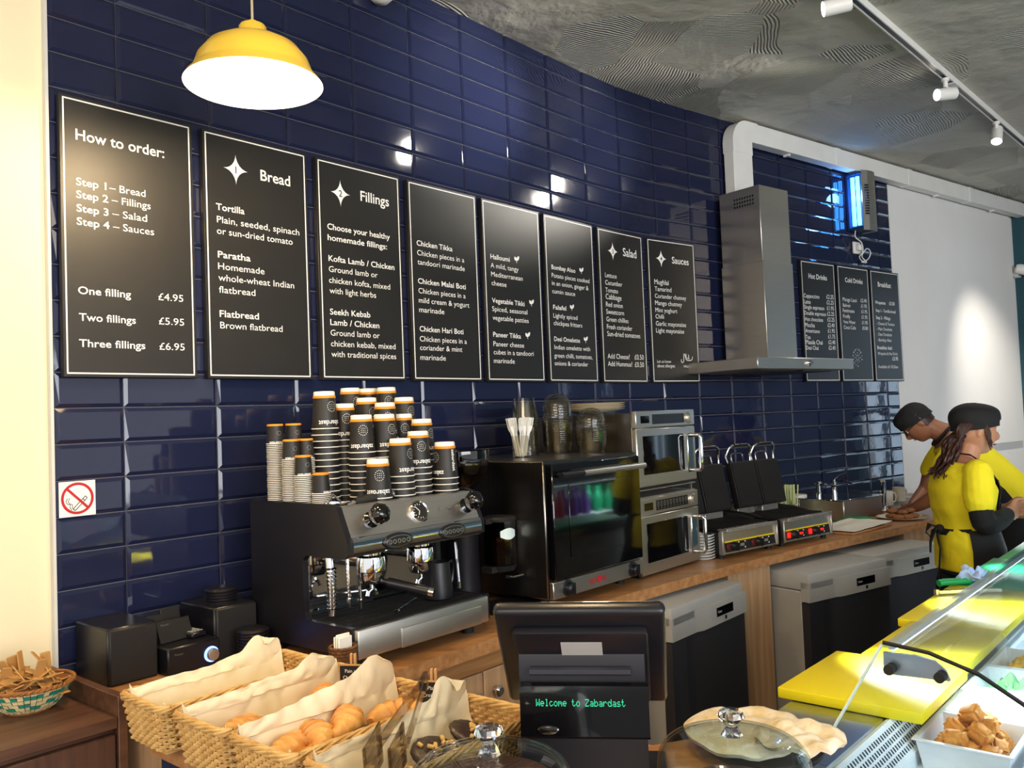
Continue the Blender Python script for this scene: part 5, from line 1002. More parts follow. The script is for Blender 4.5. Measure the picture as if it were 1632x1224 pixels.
BK = [(0.973, -1.668, 0.035, 0.035, 0.02, 0.004, 'wicker basket at far left holding only white paper, nearest the stereo', 'paper sheet lining the leftmost wicker basket'),
      (0.976, -1.462, 0.035, 0.02, 0.015, 0.0, 'second wicker basket from the left with a chalk sign at its end', 'paper sheet lining the second wicker basket, folded over its croissants'),
      (0.976, -1.268, 0.062, 0.02, 0.03, -0.012, 'third wicker basket from the left, full of croissants', 'tall paper sheet standing up behind the row of croissants'),
      (0.985, -1.070, 0.035, 0.035, 0.03, 0.006, 'wicker basket of chocolate cookies nearest the till', 'crumpled paper sheet around the chocolate cookies')]
for i, (t, n, ri, h1, cu, ne, lab, lp_) in enumerate(BK):
    o = thing('wicker_basket', lab, 'basket', 'C', t, n, ZP, 'wicker bread baskets on the front counter', (-0.02, 0.0, 0.0, 0.03)[i])
    for nm, me in zip(('woven_wall', 'stakes', 'braided_rim', 'woven_base'), WK): sub(nm, me, o)
    p = liner(i * 7.3 + 1, ri, h1, cu, ne).done('lining_paper', m_gp, thick=-0.0006); put(p, 'C', t, n, ZP, (-0.02, 0.0, 0.0, 0.03)[i]); tag(p, lp_, 'paper')
m_cro = mat('baked_croissant', '#cc8234', 0.42, var=0.3, vs=22, bump=0.25, bs=70, hx2='#e6b264'); m_choc = mat('dark_chocolate', '#2a1710', 0.45, var=0.25, vs=30, bump=0.4, bs=50); m_nut = mat('pale_nut', '#d9b36c', 0.6)
def croissant(seed, m):
    rg = []; nn = 46
    for i in range(nn + 1):
        f = i / nn; a = (f - 0.5) * 2.3; c = Vector((0.062 * math.sin(a), 0.045 * (1 - math.cos(a)), 0)); tg = Vector((math.cos(a), math.sin(a), 0)); sd = Vector((-tg.y, tg.x, 0))
        rad = (0.007 + 0.023 * math.sin(PI * f) ** 0.9); st = (f * 7.0) % 1.0; rad *= 0.84 + 0.26 * (1 - st) ** 0.7
        rg.append([c + sd * rad * math.cos(2 * PI * k / 18) + Vector((0, 0, rad * 0.88 * math.sin(2 * PI * k / 18) * (1 + 0.06 * noise.noise(Vector((f * 9, k, seed)))))) for k in range(18)])
    b = B(); b.loft(rg); return b.mesh('croissant', m, angle=1.2)
CM = [croissant(1, m_cro), croissant(5, m_cro)]
for i, (t, n, z, rz, m_, lab) in enumerate(((0.875, -1.305, 1.000, 0.4, 0, 'golden croissant at the near left end of the third basket'), (0.930, -1.300, 1.008, 1.3, 1, 'golden croissant second from the left in the third basket'), (0.990, -1.290, 1.018, 0.9, 0, 'golden croissant in the middle of the third basket, highest of the heap'),
        (1.105, -1.285, 1.003, 2.6, 1, 'large golden croissant alone at the far end of the third basket, by the sign'), (0.885, -1.250, 0.990, 0.2, 1, 'pale croissant low in front of the heap in the third basket'), (0.880, -1.470, 0.996, 0.3, 0, 'croissant showing at the near end of the second basket'), (0.905, -1.455, 0.990, 1.2, 1, 'croissant half hidden by paper in the second basket'), (1.075, -1.475, 1.004, 0.8, 0, 'croissant behind the chalk sign of the second basket'))):
    o = bpy.data.objects.new('croissant', CM[m_]); C.objects.link(o); put(o, 'C', t, n, z, rz); tag(o, lab, 'croissant', 'croissants in the wicker baskets')
b = B(); b.ball((0, 0, 0), 0.052, 0.026, 0.022, 24, 14, fn=lambda d: 1 + 0.05 * math.sin(d.x * 22))
o = b.done('chocolate_pastry', m_choc); put(o, 'C', 0.978, -1.232, 1.002, 0.25); tag(o, 'dark chocolate coated pastry in front of the croissants', 'pastry')
def cookie(seed):
    b = B(); b.ball((0, 0, 0), 0.047, 0.043, 0.012, 26, 12, fn=lambda d: 1 + 0.07 * noise.noise(d * 4 + Vector((seed, 0, 0)))); b.mi = 1
    rr = random.Random(seed)
    for i in range(13):
        a, r = rr.uniform(0, 6.3), rr.uniform(0, 0.034); s = rr.uniform(0.0035, 0.007); b.box(-s, s, -s * .6, s * .6, -0.002, 0.003, 0.001, M=Matrix.Translation((r * math.cos(a), r * math.sin(a), 0.0125 * math.sqrt(max(0, 1 - (r / 0.047) ** 2)) + 0.001)) @ Matrix.Rotation(a * 2, 4, 'Z'))
    return b.mesh('cookie', [m_choc, m_nut])
K1, K2 = cookie(2), cookie(9); m_bis = mat('brown_biscuit', '#8c5a2c', 0.7, var=0.3, vs=60, bump=0.5, bs=90)
for i, (t, n, z, rx, lab, me) in enumerate(((1.02, -1.090, 0.998, 0.35, 'dark chocolate cookie with nut pieces at the near end of its basket', K1), (1.100, -1.083, 1.006, 0.45, 'dark chocolate cookie with pale chunks leaning at the far end of its basket', K2), (1.075, -1.03, 0.992, 0.3, 'dark chocolate cookie underneath the others in the till side basket', K1), (0.93, -1.075, 0.990, 0.25, 'dark chocolate cookie behind the glass cake dome', K2))):
    o = bpy.data.objects.new('chocolate_cookie', me); C.objects.link(o); put(o, 'C', t, n, z, 0.6 * i); o.rotation_euler.x = rx; tag(o, lab, 'cookie', 'chocolate cookies')
# chalk price signs on pegs
m_peg = mat('pale_wooden_peg', '#c99a62', 0.6, var=0.15)
for t, n, z, l1, lab in ((1.145, -1.475, 1.030, ('Pain au', 'Chocolat', '£1.90'), 'small black price sign for pain au chocolat on a wooden peg'), (1.148, -1.232, 1.036, ('Plain', 'Croissant', '£1.50'), 'small black price sign for plain croissant on a wooden peg')):
    o = thing('price_sign', lab, 'price sign', 'C', t, n, z, 'chalk price signs', -PI / 2 + 0.55, rx=0.0)
    B().box(-0.027, 0.027, 0.0, 0.004, -0.022, 0.026, 0.0015).done('board', m_blackm, o); b = B()
    for x0, x1, z0, z1 in ((-0.027, 0.027, 0.0245, 0.027), (-0.027, 0.027, -0.023, -0.0205), (-0.028, -0.0255, -0.023, 0.027), (0.0255, 0.028, -0.023, 0.027)): b.box(x0, x1, -0.0012, 0.003, z0, z1)
    b.done('wooden_edge', m_peg, o, smooth=False); b = B()
    for q, tx in enumerate(l1): text_bm(b.bm, tx, 0, 0.010 - q * 0.0135, h=0.0075, y=-0.0006, align='C')
    b.done('chalk_lettering', m_letter, o, smooth=False); b = B()
    for x in (-0.005, 0.003): b.box(x, x + 0.005, 0.005, 0.013, -0.03, 0.048, 0.001)
    b.done('peg', m_peg, o)
# clear serving tongs
m_tong = thin_glass('clear_grey_plastic', '#e6ded2', 0.08, 1.0, 0.05)
p_a, p_c = at('C', 0.875, -1.05, 1.045), at('C', 1.085, -1.185, 1.085); d_ = (p_c - p_a); L_ = d_.length
tg = bpy.data.objects.new('serving_tongs', None); C.objects.link(tg); tg.location = p_a; tg.rotation_euler = d_.to_track_quat('X', 'Z').to_euler(); tag(tg, 'clear plastic serving tongs with slotted paddles lying across the cookie basket', 'tongs')
for sg in (-1, 1):
    b = B(); b.prism([(0.045, sg * 0.020), (0.10, sg * 0.016), (L_, 0.0), (L_, sg * 0.004), (0.10, sg * 0.0195), (0.045, sg * 0.0235)], -0.010, 0.010, 'z'); b.box(L_ - 0.012, L_ + 0.014, -0.004, 0.004, -0.014, 0.014) if sg > 0 else None; b.done('arm', m_tong, tg, smooth=False)
    b = B()
    for q in range(4): b.box(-0.035, 0.046, sg * 0.0195, sg * 0.0195 + 0.003, -0.034 + q * 0.018, -0.034 + q * 0.018 + 0.0135)
    b.box(0.030, 0.048, sg * 0.0195, sg * 0.0195 + 0.0032, -0.034, 0.034); b.box(-0.038, -0.030, sg * 0.0195, sg * 0.0195 + 0.0032, -0.034, 0.034); b.done('paddle', m_tong, tg, smooth=False)
# ---------------------------------------------------------------- till: local x = -n, local -x towards the wall; front faces the customer
ps = thing('till_terminal', 'black touchscreen till seen from behind with green welcome display', 'till', 'C', 1.100, -0.835, ZP, None, -PI / 2 + math.radians(33))   # local +x = +n direction, local -y = customer side
X = 0.100
b = B(); b.loft([[Vector((x, y, z)) for y, z in ((0.0, 0.0), (0.004, 0.190), (0.004, 0.215), (0.010, 0.236), (0.028, 0.248), (0.075, 0.244), (0.11, 0.22), (0.13, 0.0))] for x in (-X, X)]); b.bm.normal_update(); b.done('stand', m_black, ps, angle=0.5)
B().box(-X - 0.03, X + 0.03, 0.0, 0.19, 0.0, 0.012, 0.003).done('base', m_black, ps)
dp = B(); dp.loft([[Vector((x, y, z)) for y, z in ((-0.004, 0.102), (-0.010, 0.107), (-0.006, 0.184), (-0.001, 0.188))] for x in (-X + 0.001, X + 0.004)]); dp = dp.done('customer_display', m_blackg, ps, smooth=False)
b = B(); b.loft([[Vector((x, y, z)) for y, z in ((-0.003, 0.200), (-0.007, 0.203), (-0.007, 0.210), (-0.002, 0.213))] for x in (-X + 0.018, X - 0.022)]); b.done('slot_cover', m_greyd, ps, smooth=False)
b = B(); b.lathe([(0.017, 0), (0.015, 0.004), (0.001, 0.005)], 20, M=Matrix.Translation((-0.055, -0.0095, 0.117)) @ Matrix.Rotation(PI / 2, 4, 'X') @ Matrix.Diagonal((1, 0.42, 1, 1))); b.done('emblem', m_chrome, dp)
m_vfd = mat('green_display_text', '#0b5c40', 0.5, emit='#35e0a0', es=0.9)
GL = {'W': '10001 10001 10001 10101 10101 11011 10001', 'e': '00000 00000 01110 10001 11111 10000 01110', 'l': '01100 00100 00100 00100 00100 00100 01110', 'c': '00000 00000 01110 10000 10000 10001 01110', 'o': '00000 00000 01110 10001 10001 10001 01110', 'm': '00000 00000 11010 10101 10101 10001 10001',
      't': '01000 01000 11100 01000 01000 01001 00110', 'Z': '11111 00001 00010 00100 01000 10000 11111', 'a': '00000 00000 01110 00001 01111 10001 01111', 'b': '10000 10000 10110 11001 10001 10001 11110', 'r': '00000 00000 10110 11001 10000 10000 10000', 'd': '00001 00001 01101 10011 10001 10001 01111', 's': '00000 00000 01110 10000 01110 00001 11110', ' ': '00000 00000 00000 00000 00000 00000 00000'}
b = B(); px_ = 0.00118; msg = 'Welcome to Zabardast'
for i, chh in enumerate(msg):
    for r_, row in enumerate(GL[chh].split()):
        for c_, v_ in enumerate(row):
            if v_ == '1': x0 = -0.073 + i * px_ * 6 + c_ * px_; z0 = 0.163 - r_ * px_ * 1.35; yy = -0.0075 + (z0 - 0.152) * 0.05 - 0.0006; b.bm.faces.new([b.bm.verts.new(p) for p in ((x0, yy, z0), (x0 + px_ * 0.86, yy, z0), (x0 + px_ * 0.86, yy, z0 + px_ * 1.15), (x0, yy, z0 + px_ * 1.15))])
b.done('display_text', m_vfd, dp, smooth=False)
mon = B(); MT = Matrix.Translation((0.0, -0.030, 0.302)) @ Matrix.Rotation(math.radians(38), 4, 'X')   # top edge leans to the customer
mw2, mh2 = 0.128, 0.238
mon.box(-mw2 - 0.008, mw2 + 0.008, 0.004, 0.030, -mh2, 0.0, 0.010, 3, M=MT)
mon.box(-mw2 + 0.02, mw2 - 0.02, -0.014, 0.005, -mh2 + 0.02, -0.03, 0.010, 2, M=MT); mon = mon.done('screen_back', m_black, ps)
b = B(); b.box(-mw2, mw2, 0.0302, 0.0315, -mh2 + 0.008, -0.008, M=MT); b.done('screen', m_blackg, mon, smooth=False)
b = B(); b.box(-0.03, 0.035, -0.0152, -0.0142, -0.085, -0.050, M=MT); b.done('rating_label', m_grey, mon, smooth=False)
# ---------------------------------------------------------------- glass cake domes
m_cut = mat('cut_glass', '#ffffff', 0.0, var=0.0, trans=1.0, ior=1.5); m_dome = thin_glass('dome_glass', '#f6fbfb', 0.0, 0.75, 0.005)
def dome(label, t, n, z, r, h, stand):
    o = thing('cake_dome', label, 'cake dome', 'C', t, n, ZP)
    b = B()
    if stand: b.lathe([(0.001, 0), (0.06, 0), (0.058, 0.006), (0.018, 0.016), (0.014, z - 0.02), (0.03, z - 0.008), (r + 0.018, z - 0.006), (r + 0.02, z), (r + 0.006, z), (0.001, z - 0.002)], 40)
    else: b.lathe([(0.001, 0), (r - 0.01, 0), (r + 0.012, 0.006), (r + 0.014, z), (r + 0.006, z), (0.001, z - 0.004)], 40)
    b.done('plate', m_dome if stand else m_blackg, o)
    pr = [(r, z + 0.001), (r, z + h * 0.42)] + [(max(0.012, r * math.cos(a) ** 0.55), z + h * 0.42 + h * 0.58 * math.sin(a) ** 0.62) for a in [PI / 2 * (k / 14) ** 1.3 for k in range(1, 15)]]
    b = B(); b.lathe(pr + [(q - 0.003, w - 0.003 if k else w) for k, (q, w) in reversed(list(enumerate(pr)))], 64, cap=False); g = b.done('glass_cover', m_dome, o)
    zt_ = z + h
    b = B(); b.lathe([(0.001, zt_ - 0.003), (0.017, zt_ - 0.002), (0.012, zt_ + 0.006), (0.008, zt_ + 0.012), (0.012, zt_ + 0.017), (0.021, zt_ + 0.026), (0.018, zt_ + 0.034), (0.010, zt_ + 0.037), (0.001, zt_ + 0.037)], 10); b.done('knob', m_cut, g, smooth=False)
    return o
dome('clear glass cake dome beside the flatbread, right of the till', 1.218, -0.640, 0.010, 0.116, 0.104, False)
dome('clear glass cake dome with a cut knob just in front of the till', 0.868, -0.822, 0.050, 0.116, 0.105, True)
m_cake = mat('chocolate_cake', '#4a2413', 0.6, var=0.35, vs=24, bump=0.6, bs=40, stretch=(1, 6, 1))
b = B(); b.lathe([(0.001, 0), (0.095, 0), (0.098, 0.01), (0.096, 0.055), (0.088, 0.066), (0.001, 0.070)], 48); ck = b.done('chocolate_cake', m_cake); put(ck, 'C', 0.868, -0.822, ZP + 0.0505); tag(ck, 'round dark chocolate cake under the glass dome in front of the till', 'cake')
b = B(); b.lathe([(0.001, 0), (0.085, 0), (0.088, 0.008), (0.08, 0.024), (0.001, 0.028)], 40); ck = b.done('dark_cake', m_choc); put(ck, 'C', 1.218, -0.640, ZP + 0.0105); tag(ck, 'low dark cake under the glass dome beside the flatbread', 'cake')
m_naan = mat('flatbread_crust', '#d2b98a', 0.75, var=0.18, vs=26, bump=0.5, bs=40, hx2='#f0e9d8')
def naan(seed, r):
    b = B(); b.grid(lambda u, v: Vector((r * v * math.cos(2 * PI * u) * (1 + 0.05 * noise.noise(Vector((2 * math.cos(2 * PI * u), 2 * math.sin(2 * PI * u), seed)))), r * 0.95 * v * math.sin(2 * PI * u), 0.012 + 0.012 * noise.noise(Vector((v * 2.5 * math.cos(2 * PI * u), v * 2.5 * math.sin(2 * PI * u), seed))) + (0.008 if v < 0.85 else 0.008 - (v - 0.85) * 0.05))), 48, 14, True); return b
for i, (t, n, z, r, lab) in enumerate(((1.455, -0.735, 0.012, 0.114, 'large pale flatbread lying behind the right glass dome'), (1.415, -0.620, 0.036, 0.074, 'smaller browned flatbread on top, by the end glass'))):
    o = naan(i * 4.1, r).done('flatbread', m_naan, thick=-0.008); put(o, 'C', t, n, ZP + z); tag(o, lab, 'flatbread', 'flatbreads')
bb_ = B(); bb_.lathe([(0.001, 0), (0.095, 0), (0.10, 0.006), (0.10, 0.012), (0.001, 0.012)], 48); o = bb_.done('bread_plate', m_blackm); put(o, 'C', 1.455, -0.70, ZP); tag(o, 'flat dark plate under the flatbreads', 'plate')
# ---------------------------------------------------------------- chilled display: local x along it, local y = -(n + 0.80)
T0, T1 = 1.5, 5.2; LN = T1 - T0
dc = thing('display_counter', 'curved glass refrigerated display counter with steel worktop, at bottom right', 'display counter', 'C', T0, -0.80, 0.0)
dq = lambda n, z: (-(n + 0.80), z)
m_frame = mat('display_steel', '#b7bcc0', 0.28, 1.0, var=0.03); m_dwhite = mat('display_white', '#dfe6e8', 0.4)
b = B(); b.loft([[Vector((x, y, z)) for y, z in (dq(-0.79, 0.0), dq(-0.79, 0.888), dq(-0.615, 0.888), dq(-0.60, 0.80), dq(-0.10, 0.70), dq(-0.06, 0.62), dq(-0.06, 0.0))] for x in (0.03, LN)]); b.done('cabinet_body', m_dwhite, dc, smooth=False)
b = B(); b.loft([[Vector((x, y, z)) for y, z in (dq(-0.80, 0.889), dq(-0.80, 0.928), dq(-0.61, 0.928), dq(-0.605, 0.924), dq(-0.605, 0.889))] for x in (-0.02, LN)]); b.done('steel_worktop', m_frame, dc, smooth=False)
vt = B(); vt.loft([[Vector((x, y, z)) for y, z in (dq(-0.6045, 0.926), dq(-0.597, 0.928), dq(-0.552, 0.872), dq(-0.552, 0.80), dq(-0.6045, 0.80))] for x in (0.0, LN)]); vt = vt.done('air_vent', m_dwhite, dc, smooth=False)
b = B(); u0, u1 = Vector((0, *dq(-0.597, 0.928))), Vector((0, *dq(-0.552, 0.872))); nv = Vector((0, -0.78, 0.63)) * 0.0006
for r_ in range(4):
    for i in range(170):
        x = 0.02 + i * 0.0125; a, c = u0.lerp(u1, 0.14 + r_ * 0.2), u0.lerp(u1, 0.14 + r_ * 0.2 + 0.13)
        b.bm.faces.new([b.bm.verts.new(p) for p in (Vector((x, a.y, a.z)) + nv, Vector((x + 0.006, a.y, a.z)) + nv, Vector((x + 0.006, c.y, c.z)) + nv, Vector((x, c.y, c.z)) + nv)])
b.done('vent_slots', mat('vent_shadow', '#2b3a4a', 0.6), vt, smooth=False)
b = B(); b.loft([[Vector((x, y, z)) for y, z in (dq(-0.552, 0.79), dq(-0.552, 0.845), dq(-0.10, 0.80), dq(-0.10, 0.745))] for x in (0.0, LN)]); b.done('deck', m_dwhite, dc, smooth=False)
prof = [(-0.502, 1.157), (-0.43, 1.150), (-0.358, 1.127), (-0.298, 1.091), (-0.245, 1.045), (-0.195, 0.985), (-0.150, 0.910), (-0.115, 0.825), (-0.095, 0.735)]
b = B(); b.loft([[Vector((x, *dq(n, z))) for n, z in prof] for x in (0.006, LN)], False, False); b.done('curved_glass', m_glass, dc, thick=0.006)
eg = B(); eg.prism([dq(*p) for p in [(-0.632, 0.930)] + prof + [(-0.105, 0.72), (-0.55, 0.80), (-0.606, 0.93)]], -0.001, 0.005, 'x'); eg = eg.done('end_glass', m_glass, dc, smooth=False)
b = B(); b.tube([Vector((0.0025, *dq(n, z + 0.003))) for n, z in prof[:1] + prof[1:]], 0.0038, 6); b.done('black_edge_seal', m_rubber, eg)
b = B(); b.tube([Vector((0.002, *dq(n, z))) for n, z in ((-0.632, 0.932), (-0.504, 1.156))], 0.0026, 6); b.done('polished_edge', mat('pale_glass_edge', '#cfe3df', 0.2), eg)
b = B(); b.prism([dq(*p) for p in ((-0.505, 1.106), (-0.505, 1.142), (-0.45, 1.144), (-0.425, 1.140), (-0.408, 1.126), (-0.402, 1.110))], 0.008, 0.016, 'x'); br = b.done('glass_bracket', m_frame, dc, smooth=False)
for n in (-0.491, -0.413):
    b = B(); b.cyl(Vector((-0.012, *dq(n, 1.1185))), Vector((0.0075, *dq(n, 1.1185))), 0.0085, n=18); b.done('bracket_knob', m_rubber, br)
b = B(); b.box(0.02, LN, dq(-0.499, 0)[0] - 0.008, dq(-0.499, 0)[0] + 0.0, 1.1445, 1.149); lsx = b.done('light_housing', m_dwhite, dc, smooth=False)
b = B(); b.box(0.03, LN, dq(-0.499, 0)[0] - 0.0075, dq(-0.499, 0)[0] - 0.0005, 1.1415, 1.1443); b.done('light_strip', mat('white_led_strip', '#ffffff', 0.5, emit='#e8f4ff', es=LEDS), lsx, smooth=False)
for k in range(3): area('display_light', at('C', T0 + 0.62 + k * 0.70, -0.478, 1.138), at('C', T0 + 0.62 + k * 0.70, -0.36, 0.85), 0.02, 0.62, LEDW, (0.86, 0.95, 1.0), 130)
# chopping boards along the worktop
m_yb = mat('yellow_plastic', '#e6d21a', 0.42, var=0.04); m_gb = mat('green_board_plastic', '#159a63', 0.42, var=0.04)
for t0, t1, n0, n1, m, lab in ((1.80, 2.150, -0.832, -0.535, m_yb, 'yellow chopping board nearest the till, at the end of the display'), (2.156, 2.555, -0.775, -0.545, m_yb, 'middle yellow chopping board on the display worktop'), (2.561, 3.12, -0.812, -0.545, m_yb, 'yellow chopping board carrying tongs and a knife, farthest from the till'), (3.126, 3.72, -0.812, -0.545, m_gb, 'green chopping board beside the blue cloth in front of the woman'), (3.726, 4.40, -0.795, -0.545, m_gb, 'green chopping board at the far end of the display')):
    o = B().box(0, t1 - t0, n0 - n1, 0, 0, 0.024, 0.004, 2).done('chopping_board', m); put(o, 'C', t0, n0, 0.9285); o.location = at('C', t0, n0, 0.9285); tag(o, lab, 'chopping board', 'plastic chopping boards on the display')
# knife, tongs and cloth
kn = thing('kitchen_knife', 'green handled knife lying on the far yellow board by the blue cloth', 'knife', 'C', 3.05, -0.83, 0.954, None, -0.62)
b = B(); b.tube([(0.0, 0, 0.012), (0.02, 0, 0.014), (0.08, 0, 0.012), (0.12, 0, 0.012)], 0.0115, 10); b.done('handle', mat('green_handle', '#17904a', 0.4), kn); b = B(); b.prism([(0.12, 0.010), (0.12, -0.012), (0.24, 0.006), (0.20, 0.012)], 0.010, 0.012, 'z'); b.done('blade', m_chrome, kn, smooth=False)
tg2 = thing('steel_tongs', 'small steel tongs lying on the far yellow chopping board', 'tongs', 'C', 2.925, -0.80, 0.954, None, -0.75)
b = B()
for sg in (-1, 1): b.prism([(0.0, sg * 0.004), (0.20, sg * 0.022), (0.20, sg * 0.018), (0.0, 0.0)], 0.003, 0.013, 'z')
b.cyl((-0.004, 0, 0.0), (-0.004, 0, 0.018), 0.008); b.done('arms', m_chrome, tg2)
b = B()
def clothf(u, v):
    a = u * 3.2; return Vector((0.15 * u - 0.075 + 0.01 * noise.noise(Vector((u * 4, v * 4, 2))), 0.08 * v - 0.04 + 0.014 * math.sin(a + v * 3), max(0.003, 0.020 + 0.022 * noise.noise(Vector((u * 5, v * 4, 9))) + 0.014 * math.sin(u * 9 + v * 5))))
b.grid(clothf, 30, 22); cl = b.done('cleaning_cloth', mat('pale_blue_cloth', '#a9bfe6', 0.85, var=0.06), thick=-0.003); put(cl, 'C', 3.19, -0.765, 0.9545, 0.1); tag(cl, 'crumpled pale blue cloth between the yellow and green boards', 'cloth')
# food pans in the display
def pan(label, t, n, z, L, W, H, m, grp='food pans in the display'):
    o = thing('food_pan', label, 'food pan', 'C', t, n, z, grp); b = B(); ins = 0.010
    ring = lambda i, zz: [Vector((i, -i, zz)), Vector((L - i, -i, zz)), Vector((L - i, -W + i, zz)), Vector((i, -W + i, zz))]
    b.loft([ring(-0.006, H), ring(-0.006, H - 0.003), ring(0.0, H - 0.004), ring(ins, 0.0)], False); b.loft([ring(-0.006, H), ring(0.003, H), ring(ins + 0.002, 0.004)], False); b.bm.faces.new([b.bm.verts.new(p) for p in ring(ins, 0.0)]); b.bm.faces.new([b.bm.verts.new(p) for p in ring(ins + 0.002, 0.004)])
    b.done('pan', m, o, smooth=False); return o
m_pan = mat('white_food_pan', '#d9dee2', 0.35); m_potato = mat('fried_potato', '#b9671f', 0.6, var=0.3, vs=26, bump=0.6, bs=60, hx2='#d99a44')
pan('white pan heaped with golden fried pieces in the display', 1.795, -0.548, 0.842, 0.185, 0.165, 0.062, m_pan)
def chunk(seed):
    rr = random.Random(seed); b = B(); r = bmesh.ops.create_cube(b.bm, size=1.0); bmesh.ops.bevel(b.bm, geom=b.bm.edges[:], offset=0.16, segments=2, affect='EDGES')
    bmesh.ops.subdivide_edges(b.bm, edges=b.bm.edges[:], cuts=2, use_grid_fill=True)
    for v in b.bm.verts: v.co = Vector((v.co.x * 0.040, v.co.y * 0.033, v.co.z * 0.030)) * (1 + 0.26 * noise.noise(v.co * 2.0 + Vector((seed * 3.7, 0, 0))) + 0.12 * noise.noise(v.co * 6 + Vector((seed, 0, 0))))
    return b.mesh('fried_piece', m_potato, angle=1.5)
CH = [chunk(s) for s in (1, 2, 3)]
spots_ = [(0.035, 0.035, 0.03), (0.09, 0.03, 0.03), (0.148, 0.035, 0.03), (0.03, 0.085, 0.03), (0.09, 0.085, 0.028), (0.15, 0.085, 0.03), (0.035, 0.13, 0.03), (0.09, 0.135, 0.03), (0.148, 0.13, 0.03), (0.06, 0.055, 0.062), (0.12, 0.06, 0.060), (0.06, 0.105, 0.062), (0.118, 0.11, 0.064), (0.09, 0.08, 0.088), (0.02, 0.06, 0.056), (0.155, 0.10, 0.06)]
for i, (x, y, z) in enumerate(spots_):
    o = bpy.data.objects.new('fried_potato_piece', CH[i % 3]); C.objects.link(o); o.location = at('C', 1.795 + 0.0925 + (x - 0.0925) * 0.86, -0.548 + 0.0825 + (y - 0.0825) * 0.84, 0.842 + 0.010 + z); o.rotation_euler = (R.uniform(-.6, .6), R.uniform(-.6, .6), R.uniform(0, 6)); tag(o, 'golden fried piece heaped in the white pan inside the display', 'fried piece', 'golden fried pieces in the pan')
m_leaf = mat('chopped_lettuce', '#3f8f4a', 0.6, var=0.4, vs=30, bump=0.6, bs=40, hx2='#8fc080'); m_onion = mat('chopped_onion', '#e9dfe6', 0.5, var=0.2, vs=26, bump=0.6, bs=50, hx2='#b78aa8'); m_tom = mat('chopped_tomato', '#b8452e', 0.5, var=0.3, vs=22, bump=0.5, bs=40); m_corn = mat('sweetcorn', '#e0b23a', 0.5, var=0.25, vs=60, bump=0.5, bs=80)
def heap(label, kind, t, n, z, L, W, H, m, seed):
    b = B()
    def fn(u, v): e = math.sin(PI * u) ** 0.4 * math.sin(PI * v) ** 0.4; return Vector((0.012 + u * (L - 0.024), -0.012 - v * (W - 0.024), 0.006 + H * e * (0.8 + 0.5 * noise.noise(Vector((u * 9, v * 9, seed))))))
    b.grid(fn, 44, 40); o = b.done(kind, m); put(o, 'C', t, n, z); tag(o, label, 'salad', None, 'stuff'); return o
for i, (t, n, W, m, kind, lab, pl) in enumerate(((1.995, -0.548, 0.165, m_onion, 'sliced_onion', 'sliced red and white onion filling the pan behind the fried pieces', 'white pan of sliced onion behind the fried pieces'), (2.195, -0.548, 0.165, m_leaf, 'green_salad', 'green salad leaves in the third pan along the display', 'white pan of green salad, third along the display'), (2.395, -0.548, 0.165, m_corn, 'sweetcorn', 'yellow sweetcorn in the fourth pan along the display', 'white pan of sweetcorn, fourth along the display'),
        (1.640, -0.36, 0.165, m_corn, 'coleslaw', 'pale yellow salad in the nearest pan of the customer side row', 'white pan nearest the end glass on the customer side'), (1.840, -0.36, 0.165, m_leaf, 'cucumber_salad', 'green cucumber salad beside the fried pieces on the customer side', 'white pan of cucumber salad beside the fried pieces'), (2.040, -0.36, 0.165, m_tom, 'chopped_tomato', 'chopped tomato on the customer side of the onion', 'white pan of chopped tomato on the customer side'))):
    z_ = 0.842 if n < -0.5 else 0.822
    pan(pl, t, n, z_, 0.185, W, 0.062, m_pan); heap(lab, kind, t, n, z_, 0.185, W, 0.062, m, i * 3.3)
jr = thing('glass_jar', 'glass jar with a brown lid standing inside the display', 'jar', 'C', 2.30, -0.33, 0.823)
b = B(); b.lathe([(0.001, 0), (0.04, 0), (0.042, 0.004), (0.042, 0.10), (0.034, 0.115), (0.031, 0.115), (0.039, 0.10), (0.039, 0.006), (0.001, 0.004)], 32); b.done('jar_body', m_clear, jr); b = B(); b.lathe([(0.001, 0.005), (0.038, 0.006), (0.038, 0.08), (0.001, 0.08)], 28); b.done('contents', mat('pale_dressing', '#d9cf9a', 0.5), jr); b = B(); b.lathe([(0.036, 0.115), (0.038, 0.118), (0.038, 0.140), (0.034, 0.143), (0.001, 0.143)], 28); b.done('lid', mat('brown_lid', '#8a6a38', 0.5), jr)
